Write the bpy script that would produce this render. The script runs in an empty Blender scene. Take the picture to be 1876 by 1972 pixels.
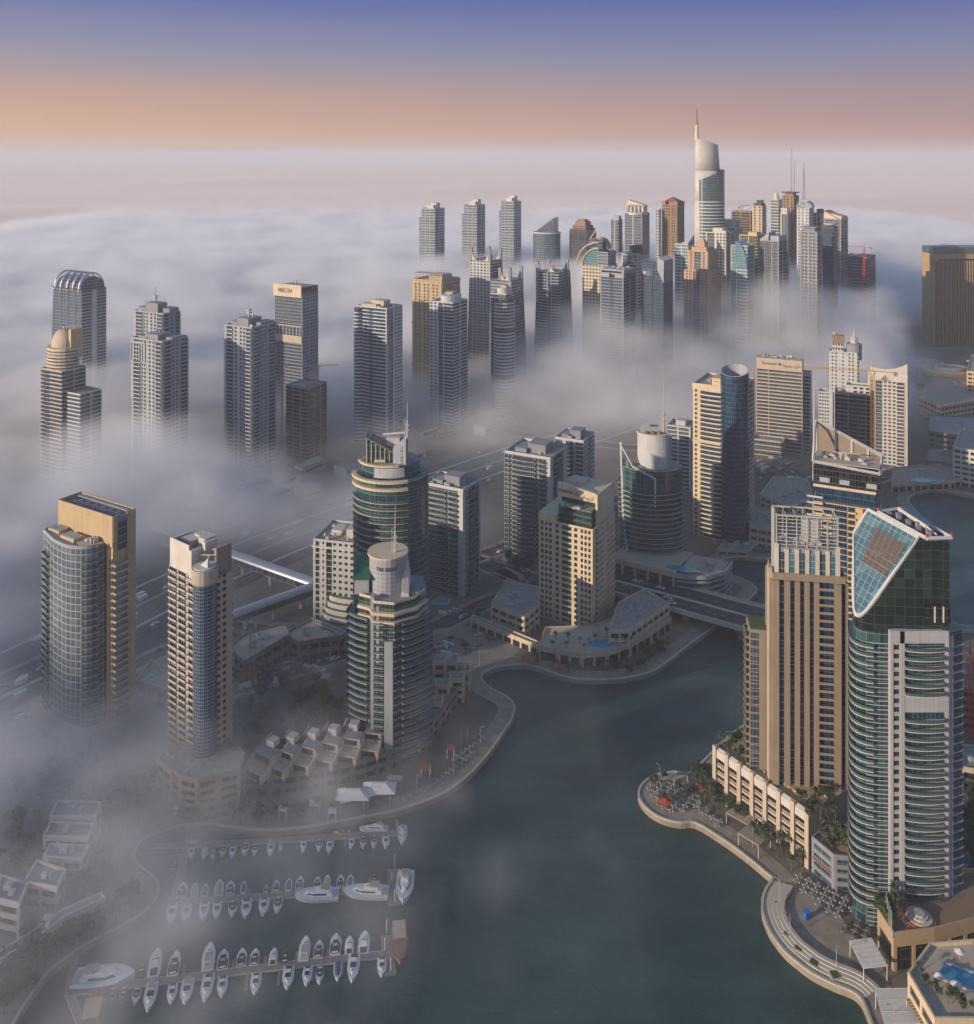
import bpy, math, random
from math import radians as R, sin, cos, pi
from mathutils import Vector, Matrix, geometry
sc = bpy.context.scene
rnd = random.Random(7)
# ---------------------------------------------------------------- camera, world, sun, exposure
H = 270.0      # height of the viewpoint above the quay, metres
FL = 1750.0
cam = bpy.data.cameras.new('camera'); co = bpy.data.objects.new('camera', cam); sc.collection.objects.link(co)
co.location = (0, 0, H); co.rotation_euler = (R(90), 0, 0)
cam.sensor_fit = 'HORIZONTAL'; cam.sensor_width = 36; cam.lens = 36*FL/1876; cam.shift_y = -686/1876
cam.clip_start = 1; cam.clip_end = 80000
sc.camera = co
def lin(h, k=.66):
    c = [int(h[i:i+2], 16)/255 for i in (0, 2, 4)]
    return [k*(x/12.92 if x <= .04045 else ((x+.055)/1.055)**2.4) for x in c]+[1]
SUN_EL, SUN_AZ = R(12.5), R(-118)
wd = bpy.data.worlds.new('World'); sc.world = wd; wd.use_nodes = True
def setup_world():
    nt = wd.node_tree; bg = nt.nodes['Background']; ln = nt.links.new
    sky = nt.nodes.new('ShaderNodeTexSky'); sky.sky_type = 'NISHITA'; sky.sun_disc = False
    sky.sun_elevation = SUN_EL; sky.sun_rotation = SUN_AZ; sky.air_density = 1.0; sky.dust_density = .3; sky.ozone_density = 3.0
    tc = nt.nodes.new('ShaderNodeTexCoord'); sx = nt.nodes.new('ShaderNodeSeparateXYZ'); ln(tc.outputs['Generated'], sx.inputs[0])
    # low band of sky: warm at the horizon, blue above, warmer towards the sun side, with faint streaks of haze
    mp = nt.nodes.new('ShaderNodeVectorMath'); mp.operation = 'MULTIPLY'; mp.inputs[1].default_value = (2.2, 2.2, 55)
    ln(tc.outputs['Generated'], mp.inputs[0])
    nz = nt.nodes.new('ShaderNodeTexNoise'); nz.inputs['Scale'].default_value = 1.3; nz.inputs['Detail'].default_value = 3; ln(mp.outputs[0], nz.inputs[0])
    ad = nt.nodes.new('ShaderNodeMath'); ad.operation = 'MULTIPLY_ADD'; ln(nz.outputs[0], ad.inputs[0]); ad.inputs[1].default_value = .018; ad.inputs[2].default_value = -.009
    z2 = nt.nodes.new('ShaderNodeMath'); z2.operation = 'ADD'; ln(sx.outputs['Z'], z2.inputs[0]); ln(ad.outputs[0], z2.inputs[1])
    def ramp(stops):
        cr = nt.nodes.new('ShaderNodeValToRGB'); e = cr.color_ramp.elements
        e[0].position = stops[0][0]; e[0].color = lin(stops[0][1]); e[1].position = stops[-1][0]; e[1].color = lin(stops[-1][1])
        for p, c in stops[1:-1]:
            q = e.new(p); q.color = lin(c)
        ln(z2.outputs[0], cr.inputs[0]); return cr.outputs[0]
    ca = ramp([(0, 'd2bbb1'), (.005, 'd3b7a6'), (.017, 'd6b294'), (.035, 'd2ab90'), (.068, 'bfa196'), (.108, '9594a8'), (.165, '6b77ab')])
    cb = ramp([(0, 'c4aeab'), (.005, 'bfa29c'), (.017, 'b8948e'), (.035, 'b2908c'), (.068, 'a18e95'), (.108, '8286a4'), (.165, '5b69a5')])
    mrx = nt.nodes.new('ShaderNodeMapRange'); mrx.inputs[1].default_value = -.45; mrx.inputs[2].default_value = .45; ln(sx.outputs['X'], mrx.inputs[0])
    m0 = nt.nodes.new('ShaderNodeMix'); m0.data_type = 'RGBA'; ln(mrx.outputs[0], m0.inputs[0]); ln(ca, m0.inputs[6]); ln(cb, m0.inputs[7])
    mx = nt.nodes.new('ShaderNodeMix'); mx.data_type = 'RGBA'
    mr = nt.nodes.new('ShaderNodeMapRange'); mr.inputs[1].default_value = .17; mr.inputs[2].default_value = .32; ln(sx.outputs['Z'], mr.inputs[0]); ln(mr.outputs[0], mx.inputs[0])
    sm = nt.nodes.new('ShaderNodeVectorMath'); sm.operation = 'SCALE'; sm.inputs[3].default_value = .12; ln(sky.outputs[0], sm.inputs[0])
    ln(m0.outputs[2], mx.inputs[6]); ln(sm.outputs[0], mx.inputs[7]); ln(mx.outputs[2], bg.inputs[0]); bg.inputs[1].default_value = 1.0
setup_world()
sl = bpy.data.lights.new('sun', 'SUN'); sl.energy = 3.5; sl.angle = R(.6); sl.color = (1, .8, .6)
so = bpy.data.objects.new('sun', sl); sc.collection.objects.link(so)
so.rotation_euler = Vector((sin(SUN_AZ)*cos(SUN_EL), cos(SUN_AZ)*cos(SUN_EL), sin(SUN_EL))).to_track_quat('Z', 'Y').to_euler()
sc.view_settings.view_transform = 'Standard'; sc.view_settings.look = 'None'; sc.view_settings.exposure = .6
cy = sc.cycles
cy.use_adaptive_sampling = True; cy.adaptive_threshold = .03; cy.use_denoising = True; cy.denoiser = 'OPENIMAGEDENOISE'
cy.max_bounces = 10; cy.diffuse_bounces = 2; cy.glossy_bounces = 2; cy.transmission_bounces = 2; cy.volume_bounces = 6; cy.transparent_max_bounces = 8
cy.volume_step_rate = 1.0; cy.volume_max_steps = 256; cy.caustics_reflective = False; cy.caustics_refractive = False
cy.sample_clamp_indirect = 6
# ---------------------------------------------------------------- helpers
def P(px, py, z=0.0):
    Y = FL*(H-z)/(py-300.0); return Vector(((px-938.0)/FL*Y, Y, z))
class MB:
    def __init__(s): s.v = []; s.f = []; s.mi = []; s.m = 0
    def add(s, vs, fs):
        b = len(s.v); s.v += [tuple(p) for p in vs]
        for f in fs: s.f.append(tuple(b+i for i in f)); s.mi.append(s.m)
    def hexa(s, p): s.add(p, [(0, 3, 2, 1), (4, 5, 6, 7), (0, 1, 5, 4), (1, 2, 6, 5), (2, 3, 7, 6), (3, 0, 4, 7)])
    def box(s, x0, x1, y0, y1, z0, z1): s.hexa([(x0, y0, z0), (x1, y0, z0), (x1, y1, z0), (x0, y1, z0), (x0, y0, z1), (x1, y0, z1), (x1, y1, z1), (x0, y1, z1)])
    def ob(s, Pt, u, o, u0, u1, o0, o1, z0, z1):
        q = lambda a, b: (Pt[0]+u[0]*a+o[0]*b, Pt[1]+u[1]*a+o[1]*b)
        c = [q(u0, o1), q(u1, o1), q(u1, o0), q(u0, o0)]
        s.hexa([(x, y, z0) for x, y in c]+[(x, y, z1) for x, y in c])
    def prism(s, poly, z0, z1, top=None):
        n = len(poly); t = top or poly
        zz = (lambda p: z1(p[0], p[1])) if callable(z1) else (lambda p: z1)
        s.add([(p[0], p[1], z0) for p in poly]+[(p[0], p[1], zz(p)) for p in t],
              [tuple(range(n-1, -1, -1)), tuple(range(n, 2*n))]+[(i, (i+1) % n, n+(i+1) % n, n+i) for i in range(n)])
    def ring(s, po, pi_, z0, z1):
        n = len(po)
        s.add([(p[0], p[1], z0) for p in po]+[(p[0], p[1], z1) for p in po]+[(p[0], p[1], z0) for p in pi_]+[(p[0], p[1], z1) for p in pi_],
              [f for i in range(n) for j in [(i+1) % n] for f in ((i, j, n+j, n+i), (n+i, n+j, 3*n+j, 3*n+i), (2*n+j, 2*n+i, 3*n+i, 3*n+j), (j, i, 2*n+i, 2*n+j))])
    def tube(s, a, b, r, n=5, r1=None):
        a = Vector(a); b = Vector(b); d = (b-a).normalized(); e = d.cross(Vector((0, 0, 1)) if abs(d.z) < .9 else Vector((1, 0, 0))).normalized(); g = d.cross(e)
        r1 = r if r1 is None else r1
        vs = [a+(e*cos(2*pi*i/n)+g*sin(2*pi*i/n))*r for i in range(n)]+[b+(e*cos(2*pi*i/n)+g*sin(2*pi*i/n))*r1 for i in range(n)]
        s.add(vs, [(i, (i+1) % n, n+(i+1) % n, n+i) for i in range(n)]+[tuple(range(n-1, -1, -1)), tuple(range(n, 2*n))])
    def cyl(s, x, y, z0, z1, r0, r1=None, n=12):
        r1 = r0 if r1 is None else r1; A = [2*pi*i/n for i in range(n)]
        s.add([(x+r0*cos(a), y+r0*sin(a), z0) for a in A]+[(x+r1*cos(a), y+r1*sin(a), z1) for a in A],
              [(i, (i+1) % n, n+(i+1) % n, n+i) for i in range(n)]+[tuple(range(n-1, -1, -1)), tuple(range(n, 2*n))])
    def build(s, name, mats, parent=None, smooth=False):
        me = bpy.data.meshes.new(name); me.from_pydata(s.v, [], s.f)
        for m in (mats if isinstance(mats, (list, tuple)) else [mats]): me.materials.append(m)
        if any(s.mi): me.polygons.foreach_set('material_index', s.mi)
        if smooth: me.polygons.foreach_set('use_smooth', [True]*len(s.f))
        me.update(); o = bpy.data.objects.new(name, me); sc.collection.objects.link(o); o.parent = parent
        return o
def tag(o, label=None, cat=None, group=None, kind=None):
    if label: o['label'] = label
    if cat: o['category'] = cat
    if group: o['group'] = group
    if kind: o['kind'] = kind
    return o
def thing(name, label, cat, loc, rz=0, group=None):
    o = bpy.data.objects.new(name, None); sc.collection.objects.link(o); o.location = loc; o.rotation_euler = (0, 0, rz)
    return tag(o, label, cat, group)
def copy_tree(o, loc, rz=0, s=1.0, label=None, group=None):
    c = o.copy(); sc.collection.objects.link(c); c.location = loc; c.rotation_euler = (0, 0, rz); c.scale = (s, s, s) if isinstance(s, (int, float)) else s
    if label: c['label'] = label
    if group: c['group'] = group
    for ch in o.children:
        k = ch.copy(); sc.collection.objects.link(k); k.parent = c
        for g in ch.children:
            q = g.copy(); sc.collection.objects.link(q); q.parent = k
    return c
ORD = 'first second third fourth fifth sixth seventh eighth ninth tenth eleventh twelfth thirteenth fourteenth fifteenth sixteenth seventeenth eighteenth nineteenth twentieth'.split()
def ordn(i): return ORD[i] if i < 20 else ['twenty', 'thirty', 'forty'][(i+1)//10-2]+'-'+ORD[(i+1) % 10-1] if (i+1) % 10 else {30: 'thirtieth', 40: 'fortieth', 50: 'fiftieth'}[i+1]
def offset(poly, d):
    n = len(poly); out = []
    for i in range(n):
        a, b, c = Vector(poly[i-1][:2]), Vector(poly[i][:2]), Vector(poly[(i+1) % n][:2])
        e0 = (b-a).normalized(); e1 = (c-b).normalized(); n0 = Vector((e0.y, -e0.x)); n1 = Vector((e1.y, -e1.x)); m = (n0+n1)
        if m.length < 1e-6: m = n0
        m.normalize(); k = d/max(.4, m.dot(n0)); out.append((b.x+m.x*k, b.y+m.y*k))
    return out
def arc(cx, cy, rx, ry, a0, a1, n): return [(cx+rx*cos(R(a0+(a1-a0)*i/n)), cy+ry*sin(R(a0+(a1-a0)*i/n))) for i in range(n+1)]
# ---------------------------------------------------------------- materials
def newmat(name):
    m = bpy.data.materials.new(name); m.use_nodes = True; t = m.node_tree; return m, t, t.nodes['Principled BSDF'], t.links.new
def mth(t, op, a, b=None, c=None):
    n = t.nodes.new('ShaderNodeMath'); n.operation = op
    for i, v in enumerate((a, b, c)):
        if v is None: continue
        if isinstance(v, (int, float)): n.inputs[i].default_value = v
        else: t.links.new(v, n.inputs[i])
    return n.outputs[0]
def mixc(t, f, a, b):
    n = t.nodes.new('ShaderNodeMix'); n.data_type = 'RGBA'
    for i, v in ((0, f), (6, a), (7, b)):
        if isinstance(v, (int, float)): n.inputs[i].default_value = v
        elif isinstance(v, (tuple, list)): n.inputs[i].default_value = (*v[:3], 1)
        else: t.links.new(v, n.inputs[i])
    return n.outputs[2]
def tnoise(t, vec, scale, det=3, mul=None):
    if mul:
        m = t.nodes.new('ShaderNodeVectorMath'); m.operation = 'MULTIPLY'; m.inputs[1].default_value = mul; t.links.new(vec, m.inputs[0]); vec = m.outputs[0]
    n = t.nodes.new('ShaderNodeTexNoise'); n.inputs['Scale'].default_value = scale; n.inputs['Detail'].default_value = det; t.links.new(vec, n.inputs[0]); return n.outputs[0]
def ocoord(t): return t.nodes.new('ShaderNodeTexCoord').outputs['Object']
def wallmat(name, c, rough=.75, var=.22, scale=.12, streak=True, joints=0):
    m, t, b, ln = newmat(name); oc = ocoord(t)
    n = tnoise(t, oc, scale, 4); 
    if streak: n = mth(t, 'ADD', mth(t, 'MULTIPLY', n, .5), mth(t, 'MULTIPLY', tnoise(t, oc, 1.0, 3, (.9, .9, .04)), .5))
    f = mth(t, 'MULTIPLY_ADD', mth(t, 'SUBTRACT', n, .5), 2.2, .5)
    col = mixc(t, f, [x*(1-var) for x in c], [min(1, x*(1+var*.7)) for x in c])
    if joints:
        s = t.nodes.new('ShaderNodeSeparateXYZ'); ln(oc, s.inputs[0])
        j = mth(t, 'LESS_THAN', mth(t, 'FRACT', mth(t, 'DIVIDE', s.outputs[2], joints)), .06)
        j2 = mth(t, 'LESS_THAN', mth(t, 'FRACT', mth(t, 'DIVIDE', mth(t, 'ADD', s.outputs[0], s.outputs[1]), joints)), .06)
        col = mixc(t, mth(t, 'MULTIPLY', mth(t, 'MAXIMUM', j, j2), .35), col, [x*.5 for x in c])
    ln(col, b.inputs['Base Color']); b.inputs['Roughness'].default_value = rough
    return m
def glassmat(name, c, c2, cw=1.6, ch=3.3, line=(.3, .33, .35), lw=.08, lines=True, rough=.12, ior=1.75):
    m, t, b, ln = newmat(name); oc = ocoord(t)
    s = t.nodes.new('ShaderNodeSeparateXYZ'); ln(oc, s.inputs[0])
    xy = mth(t, 'ADD', s.outputs[0], mth(t, 'MULTIPLY', s.outputs[1], 1.0))
    fx = mth(t, 'DIVIDE', xy, cw); fz = mth(t, 'DIVIDE', s.outputs[2], ch)
    cm = t.nodes.new('ShaderNodeCombineXYZ'); ln(mth(t, 'FLOOR', fx), cm.inputs[0]); ln(mth(t, 'FLOOR', fz), cm.inputs[1])
    wn = t.nodes.new('ShaderNodeTexWhiteNoise'); wn.noise_dimensions = '3D'; ln(cm.outputs[0], wn.inputs[0])
    big = tnoise(t, oc, .035, 2)
    v = mth(t, 'POWER', wn.outputs[0], 3.0)
    col = mixc(t, v, c, c2); col = mixc(t, mth(t, 'MULTIPLY', big, .5), col, [x*.55 for x in c])
    if lines:
        l1 = mth(t, 'LESS_THAN', mth(t, 'FRACT', fx), lw); l2 = mth(t, 'LESS_THAN', mth(t, 'FRACT', fz), lw*1.3)
        L = mth(t, 'MAXIMUM', l1, l2); col = mixc(t, L, col, line)
        ln(mth(t, 'MULTIPLY_ADD', L, .4, rough), b.inputs['Roughness'])
    else: ln(mth(t, 'MULTIPLY_ADD', v, .25, rough), b.inputs['Roughness'])
    ln(col, b.inputs['Base Color']); b.inputs['IOR'].default_value = ior
    return m
def flat(name, c, r=.6, metal=0.0):
    m, t, b, ln = newmat(name); n = tnoise(t, ocoord(t), .8, 3)
    ln(mixc(t, n, [x*.82 for x in c], [min(1, x*1.15) for x in c]), b.inputs['Base Color']); b.inputs['Roughness'].default_value = r; b.inputs['Metallic'].default_value = metal
    return m
W = {
 'cream': wallmat('cream_stone', (.62, .5, .34), joints=1.6), 'bronze': wallmat('bronze_stone', (.42, .27, .12)), 'gold': wallmat('golden_cladding', (.48, .35, .2), joints=2.4), 'ochre': wallmat('ochre_render', (.58, .42, .2)),
 'white': wallmat('white_panel', (.5, .5, .49), joints=1.8), 'offw': wallmat('off_white_render', (.56, .52, .46)), 'grey': wallmat('grey_render', (.24, .25, .275)),
 'lgrey': wallmat('light_grey_render', (.34, .355, .38)), 'brown': wallmat('brown_stone', (.27, .17, .1)), 'taupe': wallmat('taupe_stone', (.27, .21, .15)), 'pink': wallmat('peach_stone', (.48, .31, .21)),
 'sand': wallmat('sand_render', (.5, .4, .3)), 'dark': wallmat('dark_frame', (.06, .06, .07)), 'conc': wallmat('raw_concrete', (.27, .24, .21), var=.45), 'stone': wallmat('grey_beige_stone', (.43, .36, .29), joints=1.5), 'pgrey': wallmat('pale_grey_panel', (.41, .41, .41), joints=1.6), 'silver': flat('silver_metal', (.5, .5, .52), .35, .7),
 'roof': wallmat('roof_gravel', (.34, .31, .27), var=.35, scale=.5, streak=False), 'steel': flat('painted_steel', (.45, .44, .42), .5), 'tan': flat('tan_stone', (.42, .3, .18)),
}
GL = {
 'blue': glassmat('blue_glass', (.015, .045, .09), (.06, .12, .17)), 'dblue': glassmat('deep_blue_glass', (.008, .03, .07), (.03, .09, .14), line=(.04, .08, .13)),
 'teal': glassmat('teal_glass', (.012, .052, .06), (.06, .13, .14), line=(.1, .15, .16)), 'green': glassmat('green_glass', (.008, .034, .024), (.035, .075, .055), line=(.09, .14, .11)),
 'dgreen': glassmat('dark_green_glass', (.005, .016, .015), (.03, .06, .035), line=(.03, .05, .045), cw=3.0, lw=.05), 'black': glassmat('smoked_glass', (.006, .008, .012), (.04, .045, .05), line=(.05, .05, .05)), 'win': glassmat('window_glass', (.012, .022, .03), (.09, .09, .08), lines=False),
 'sky': glassmat('pale_blue_glass', (.06, .17, .22), (.12, .26, .3), cw=2.2, ch=2.6, line=(.45, .5, .5), lw=.05), 'rail': flat('tinted_rail_glass', (.07, .11, .115), .15), 'pale': glassmat('pale_grey_glass', (.10, .135, .155), (.2, .23, .24), line=(.36, .38, .39), cw=3.2, ch=3.2, lw=.09),
 'bgrey': glassmat('grey_blue_glass', (.025, .045, .07), (.09, .11, .13), line=(.2, .23, .26)),
}
# ---------------------------------------------------------------- buildings
CAMP = Vector((0, 0, H))
def repeat(root, name, mb, mats, locs, cap=100):
    """the same part many times on one thing; the hundred that show largest each their own object"""
    if not locs: return
    a = root.rotation_euler[2]; base = Vector(root.location)
    def score(l):
        wp = base+Matrix.Rotation(a, 3, 'Z') @ Vector(l[:3]); to = (CAMP-wp); nrm = Matrix.Rotation(a+l[3], 3, 'Z') @ Vector((0, -1, 0))
        return (0 if nrm.dot(to) > 0 else 1e6)+to.length
    locs = sorted(locs, key=score)
    first = None
    for l in locs[:cap]:
        if first is None: o = first = mb.build(name, mats, root)
        else: o = first.copy(); sc.collection.objects.link(o); o.parent = root
        o.location = l[:3]; o.rotation_euler = (0, 0, l[3])
    if len(locs) > cap:
        big = MB()
        for l in locs[cap:]:
            c, s_ = cos(l[3]), sin(l[3]); b0 = len(big.v)
            big.v += [(x*c-y*s_+l[0], x*s_+y*c+l[1], z+l[2]) for x, y, z in mb.v]
            big.f += [tuple(b0+i for i in f) for f in mb.f]; big.mi += mb.mi
        big.build(name, mats, root)['kind'] = 'stuff'
def balc(wd_, dep=1.5, rail='solid', bulge=0.0, n=6):
    mb = MB()
    if bulge: front = [(-wd_/2+wd_*i/n, -dep-bulge*(1-(2*i/n-1)**2)) for i in range(n+1)]
    else: front = [(-wd_/2, -dep), (wd_/2, -dep)]
    poly = front+[(wd_/2, 0.1), (-wd_/2, 0.1)]
    mb.prism(poly, -.15, .15)
    inn = [(x*.97, y+.15) for x, y in front]
    hr = 1.1 if rail == 'glass' else .85
    mb.m = 1 if rail == 'glass' else 0
    o2 = front; pts = [(-wd_/2, 0)]+front+[(wd_/2, 0)]; ins = [(-wd_/2+.15, 0)]+inn+[(wd_/2-.15, 0)]
    for i in range(len(pts)-1):
        a, b, c, d = pts[i], pts[i+1], ins[i+1], ins[i]
        mb.hexa([(a[0], a[1], .15), (b[0], b[1], .15), (c[0], c[1], .15), (d[0], d[1], .15), (a[0], a[1], hr), (b[0], b[1], hr), (c[0], c[1], hr), (d[0], d[1], hr)])
    return mb
def spec(s):
    out = []; tot = 0
    for tk in s.split():
        k = tk[0]; wgt = float(tk[1:]); out.append((k, tot, tot+wgt)); tot += wgt
    return [(k, a/tot, b/tot) for k, a, b in out]
def edges(w, d):
    return {'F': ((-w/2, -d/2), (1, 0), (0, -1), w, 0), 'R': ((w/2, -d/2), (0, 1), (1, 0), d, pi/2), 'B': ((w/2, d/2), (-1, 0), (0, 1), w, pi), 'L': ((-w/2, d/2), (0, -1), (-1, 0), d, -pi/2)}
def block(root, w, d, z0, z1, wall, glass, F, Rr=None, near=False, fh=3.3, cx=0, cy_=0, rail='solid', bulge=0.0, th=.5, roof='roof', par=1.2, win=2.6, winh=.55, bd=1.4, wallname='wall', B=None, L=None):
    """a rectangular storey stack: dark glazed core behind walls, spandrels, piers and balconies"""
    core = MB(); core.box(cx-w/2+.3, cx+w/2-.3, cy_-d/2+.3, cy_+d/2-.3, z0, z1-.2); core.build('glazing', glass, root)
    wl = MB(); bal = {}; wins = {}
    Rr = Rr or F; sp = {'F': F, 'R': Rr, 'B': B or F, 'L': L or Rr}
    n = max(1, int(round((z1-z0)/fh))); fh = (z1-z0)/n
    for key, (p, u, o, Ln, rot) in edges(w, d).items():
        p = (p[0]+cx, p[1]+cy_)
        if not near and key in 'B' and B is None:
            wl.ob(p, u, o, .31, Ln-.31, -.3, .0, z0, z1-.21); continue
        for k, a, b in spec(sp[key]):
            u0, u1 = a*Ln, b*Ln; t = th
            if key in 'FB': u0 = u0+.0; 
            lo = -.3
            if k == 'w': wl.ob(p, u, o, u0+(.301 if key in 'RL' and a == 0 else 0), u1-(.301 if key in 'RL' and b == 1 else 0), lo, t*.5, z0, z1-.21)
            elif k == 'g':
                for i in range(n): wl.ob(p, u, o, u0+.31, u1-.31, lo, -.1, z0+i*fh-.12+.13, z0+i*fh+.4)
            elif k == 's':
                for i in range(n): wl.ob(p, u, o, u0+.02, u1-.02, lo, t*.6, z0+i*fh+.02, z0+i*fh+fh*.31)
            elif k == 't':
                for i in range(n): wl.ob(p, u, o, u0+.02, u1-.02, lo, t*.6, z0+i*fh+.02, z0+i*fh+fh*.2)
            elif k == 'v':
                m = max(2, int((u1-u0)/1.8))
                for i in range(m+1):
                    uu = u0+(u1-u0)*i/m; wl.ob(p, u, o, max(u0+.31, uu-.2), min(u1-.31, uu+.2), lo, t*.8, z0, z1-.22)
            elif k in 'pq':
                cw = 3.4 if k == 'p' else 2.2; m = max(1, int((u1-u0)/cw)); cw = (u1-u0)/m; ww = min(cw*.62, win)
                e0 = .301 if key in 'RL' and a == 0 else 0; e1 = .301 if key in 'RL' and b == 1 else 0
                for i in range(m+1):
                    c0 = u0+i*cw-(cw-ww)/2; c1 = u0+i*cw+(cw-ww)/2
                    wl.ob(p, u, o, max(u0+e0, c0), min(u1-e1, c1), lo, t*.5, z0, z1-.21)
                for i in range(n):
                    wl.ob(p, u, o, u0+e0+.01, u1-e1-.01, lo, t*.5-.03, z0+i*fh+.01, z0+i*fh+fh*(1-winh))
                if near:
                    for i in range(n):
                        for j in range(m):
                            uc = u0+(j+.5)*cw; wins.setdefault(round(ww, 2), []).append((p[0]+u[0]*uc+o[0]*.0, p[1]+u[1]*uc+o[1]*.0, z0+i*fh+fh*(1-winh), rot))
            elif k in 'bc':
                dd = bd if k == 'b' else bd*.6
                wl.ob(p, u, o, u0+.02, u0+.32, lo, .25, z0, z1-.23)
                wl.ob(p, u, o, u1-.32, u1-.02, lo, .25, z0, z1-.23)
                for i in range(n):
                    uc = (u0+u1)/2; bal.setdefault((round(u1-u0, 2), dd), []).append((p[0]+u[0]*uc, p[1]+u[1]*uc, z0+i*fh+.16, rot))
    if bal:
        for (bw, dd), ls in bal.items():
            mb = balc(bw, dd, rail, bulge if bw > 5 else 0)
            if near: repeat(root, 'balcony', mb, [wall, GL['rail']], ls, cap=max(20, 96//len(bal)))
            else:
                for l in ls:
                    c, s_ = cos(l[3]), sin(l[3]); wl.add([(x*c-y*s_+l[0], x*s_+y*c+l[1], z+l[2]) for x, y, z in mb.v], mb.f)
    if wins:
        for ww, ls in wins.items():
            mb = MB(); hh = fh*winh
            mb.box(-ww/2, ww/2, .05, .11, .02, .14); mb.box(-ww/2, ww/2, .05, .11, hh-.14, hh-.02)
            for x in (-ww/2, -.05, ww/2-.1): mb.box(x, x+.1, .05, .11, .15, hh-.15)
            mb.m = 1; mb.box(-ww/2+.02, ww/2-.02, .14, .18, .1, hh-.05)
            repeat(root, 'window', mb, [W['dark'], GL['win']], ls, cap=max(12, 96//len(wins)))
    rf = MB(); rf.box(cx-w/2, cx+w/2, cy_-d/2, cy_+d/2, z1-.19, z1); rf.build('roof', W[roof], root)
    for key, (p, u, o, Ln, rot) in edges(w, d).items():
        p = (p[0]+cx, p[1]+cy_); e = 0 if key in 'FB' else .35
        if par: wl.ob(p, u, o, e, Ln-e, -.35, .0 if key in 'FB' else .0, z1, z1+par)
    wl.build(wallname, wall, root)
    return n
def plant_room(root, bits, m='lgrey', name='plant_room'):
    """the boxes of a roof: each its own part"""
    for b in bits:
        mb = MB(); x0, x1, y0, y1, z0, z1 = b; mb.box(x0, x1, y0, y1, z0, z1-.3)
        mb.box(x0-.2, x1+.2, y0-.2, y1+.2, z1-.3, z1); mb.build(name, W[m], root)
def clutter(root, x0, x1, y0, y1, z, n, seed=1, m='lgrey'):
    r = random.Random(seed)
    for _ in range(n):
        w_, d_, h_ = r.uniform(.8, 3), r.uniform(.8, 3), r.uniform(.6, 2.2); x = r.uniform(x0, x1-w_); y = r.uniform(y0, y1-d_)
        mb = MB(); mb.box(x, x+w_, y, y+d_, z+.25, z+h_); mb.box(x+.1, x+.3, y+.1, y+d_-.1, z, z+.25); mb.box(x+w_-.3, x+w_-.1, y+.1, y+d_-.1, z, z+.25)
        mb.cyl(x+w_/2, y+d_/2, z+h_, z+h_+.25, min(w_, d_)*.35, n=8); mb.build('cooling_unit', W[r.choice(['lgrey', 'steel', 'white'])], root)
def mast(root, x, y, z0, z1, r=.35, name='mast'):
    mb = MB(); zm = z0+(z1-z0)*.45; mb.cyl(x, y, z0, zm, r, r*.8, 6); mb.cyl(x, y, zm, z1, r*.45, r*.25, 6)
    for z in (z0+(z1-z0)*.2, z0+(z1-z0)*.33): mb.box(x-r*2, x+r*2, y-r*2, y+r*2, z, z+r)
    mb.build(name, W['steel'], root)
def roof_crane(root, x, y, z, L, az, name='cleaning_crane'):
    mb = MB(); c, s_ = cos(az), sin(az); mb.cyl(x, y, z, z+2.5, .6, n=6); mb.box(x-1, x+1, y-1, y+1, z+2.5, z+3.4)
    mb.tube((x-c*L*.3, y-s_*L*.3, z+3.2), (x+c*L*.7, y+s_*L*.7, z+3.6), .3, 4); mb.build(name, W['steel'], root)
def fit(pxc, pyb, pxl, pxr, a, d=None, w=None):
    C = P(pxc, pyb); ca, sa = cos(a), sin(a); tl = (pxl-938)/FL; tr = (pxr-938)/FL
    if w is None: w = (C.x-tl*C.y)/(ca+tl*sa)
    if d is None:
        den = sa-tr*ca; d = (tr*C.y-C.x)/den if abs(den) > .12 else 0
        if d < .35*w or d > 1.1*w: d = max(.6*w, min(1.05*w, d))
    c = C+Vector((-ca*w/2+sa*d/2, sa*w/2+ca*d/2, 0))
    return c, w, d, C.y
def zt(py, Y): return H-(py-300)*Y/FL
def tower(name, label, pxc, pyb, pxl, pxr, a, d=None, w=None, cat='tower', group=None):
    if pyb < 800: a += max(0.0, (pxc-1000)/600*12)
    c, w, d, Y = fit(pxc, pyb, pxl, pxr, R(a), d, w)
    return thing(name, label, cat, c, -R(a), group), w, d, (lambda py, f=0.0: zt(py, Y+f)), Y
# ---------------------------------------------------------------- far towers
def far(name, label, pxc, pyb, pxl, pxr, pyt, a, wall, glass, F, Rr=None, **k):
    t, w, d, z, Y = tower(name, label, pxc, pyb, pxl, pxr, a, k.pop('d', None), k.pop('w', None))
    h = z(pyt); block(t, w, d, 0, h, W[wall] if isinstance(wall, str) else wall, GL[glass], F, Rr, **k); return t, w, d, h, z, Y
AP = 'apartment_tower'; OF = 'office_tower'
def fin(root, x, y, z0, z1, L, th, dirx=1, mat='offw', name='roof_fin', base=.5):
    """a blade that sweeps up to a point"""
    mb = MB(); n = 7; pts = []
    for i in range(n+1):
        f = i/n; pts.append((x+dirx*L*(1-f), z0+(z1-z0)*f**2.2+base*(1-f)))
    v = []
    for yy in (y-th/2, y+th/2):
        v += [(px_, yy, z0-.1) for px_, _ in pts]+[(px_, yy, pz) for px_, pz in pts]
    m = n+1; f_ = []
    for i in range(n):
        f_ += [(i, i+1, m+i+1, m+i), (2*m+i+1, 2*m+i, 3*m+i, 3*m+i+1), (m+i, m+i+1, 3*m+i+1, 3*m+i), (i+1, i, 2*m+i, 2*m+i+1)]
    f_ += [(0, m, 3*m, 2*m), (n, 2*m+n, 3*m+n, m+n)]
    mb.add(v, f_); mb.build(name, W[mat], root)
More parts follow.
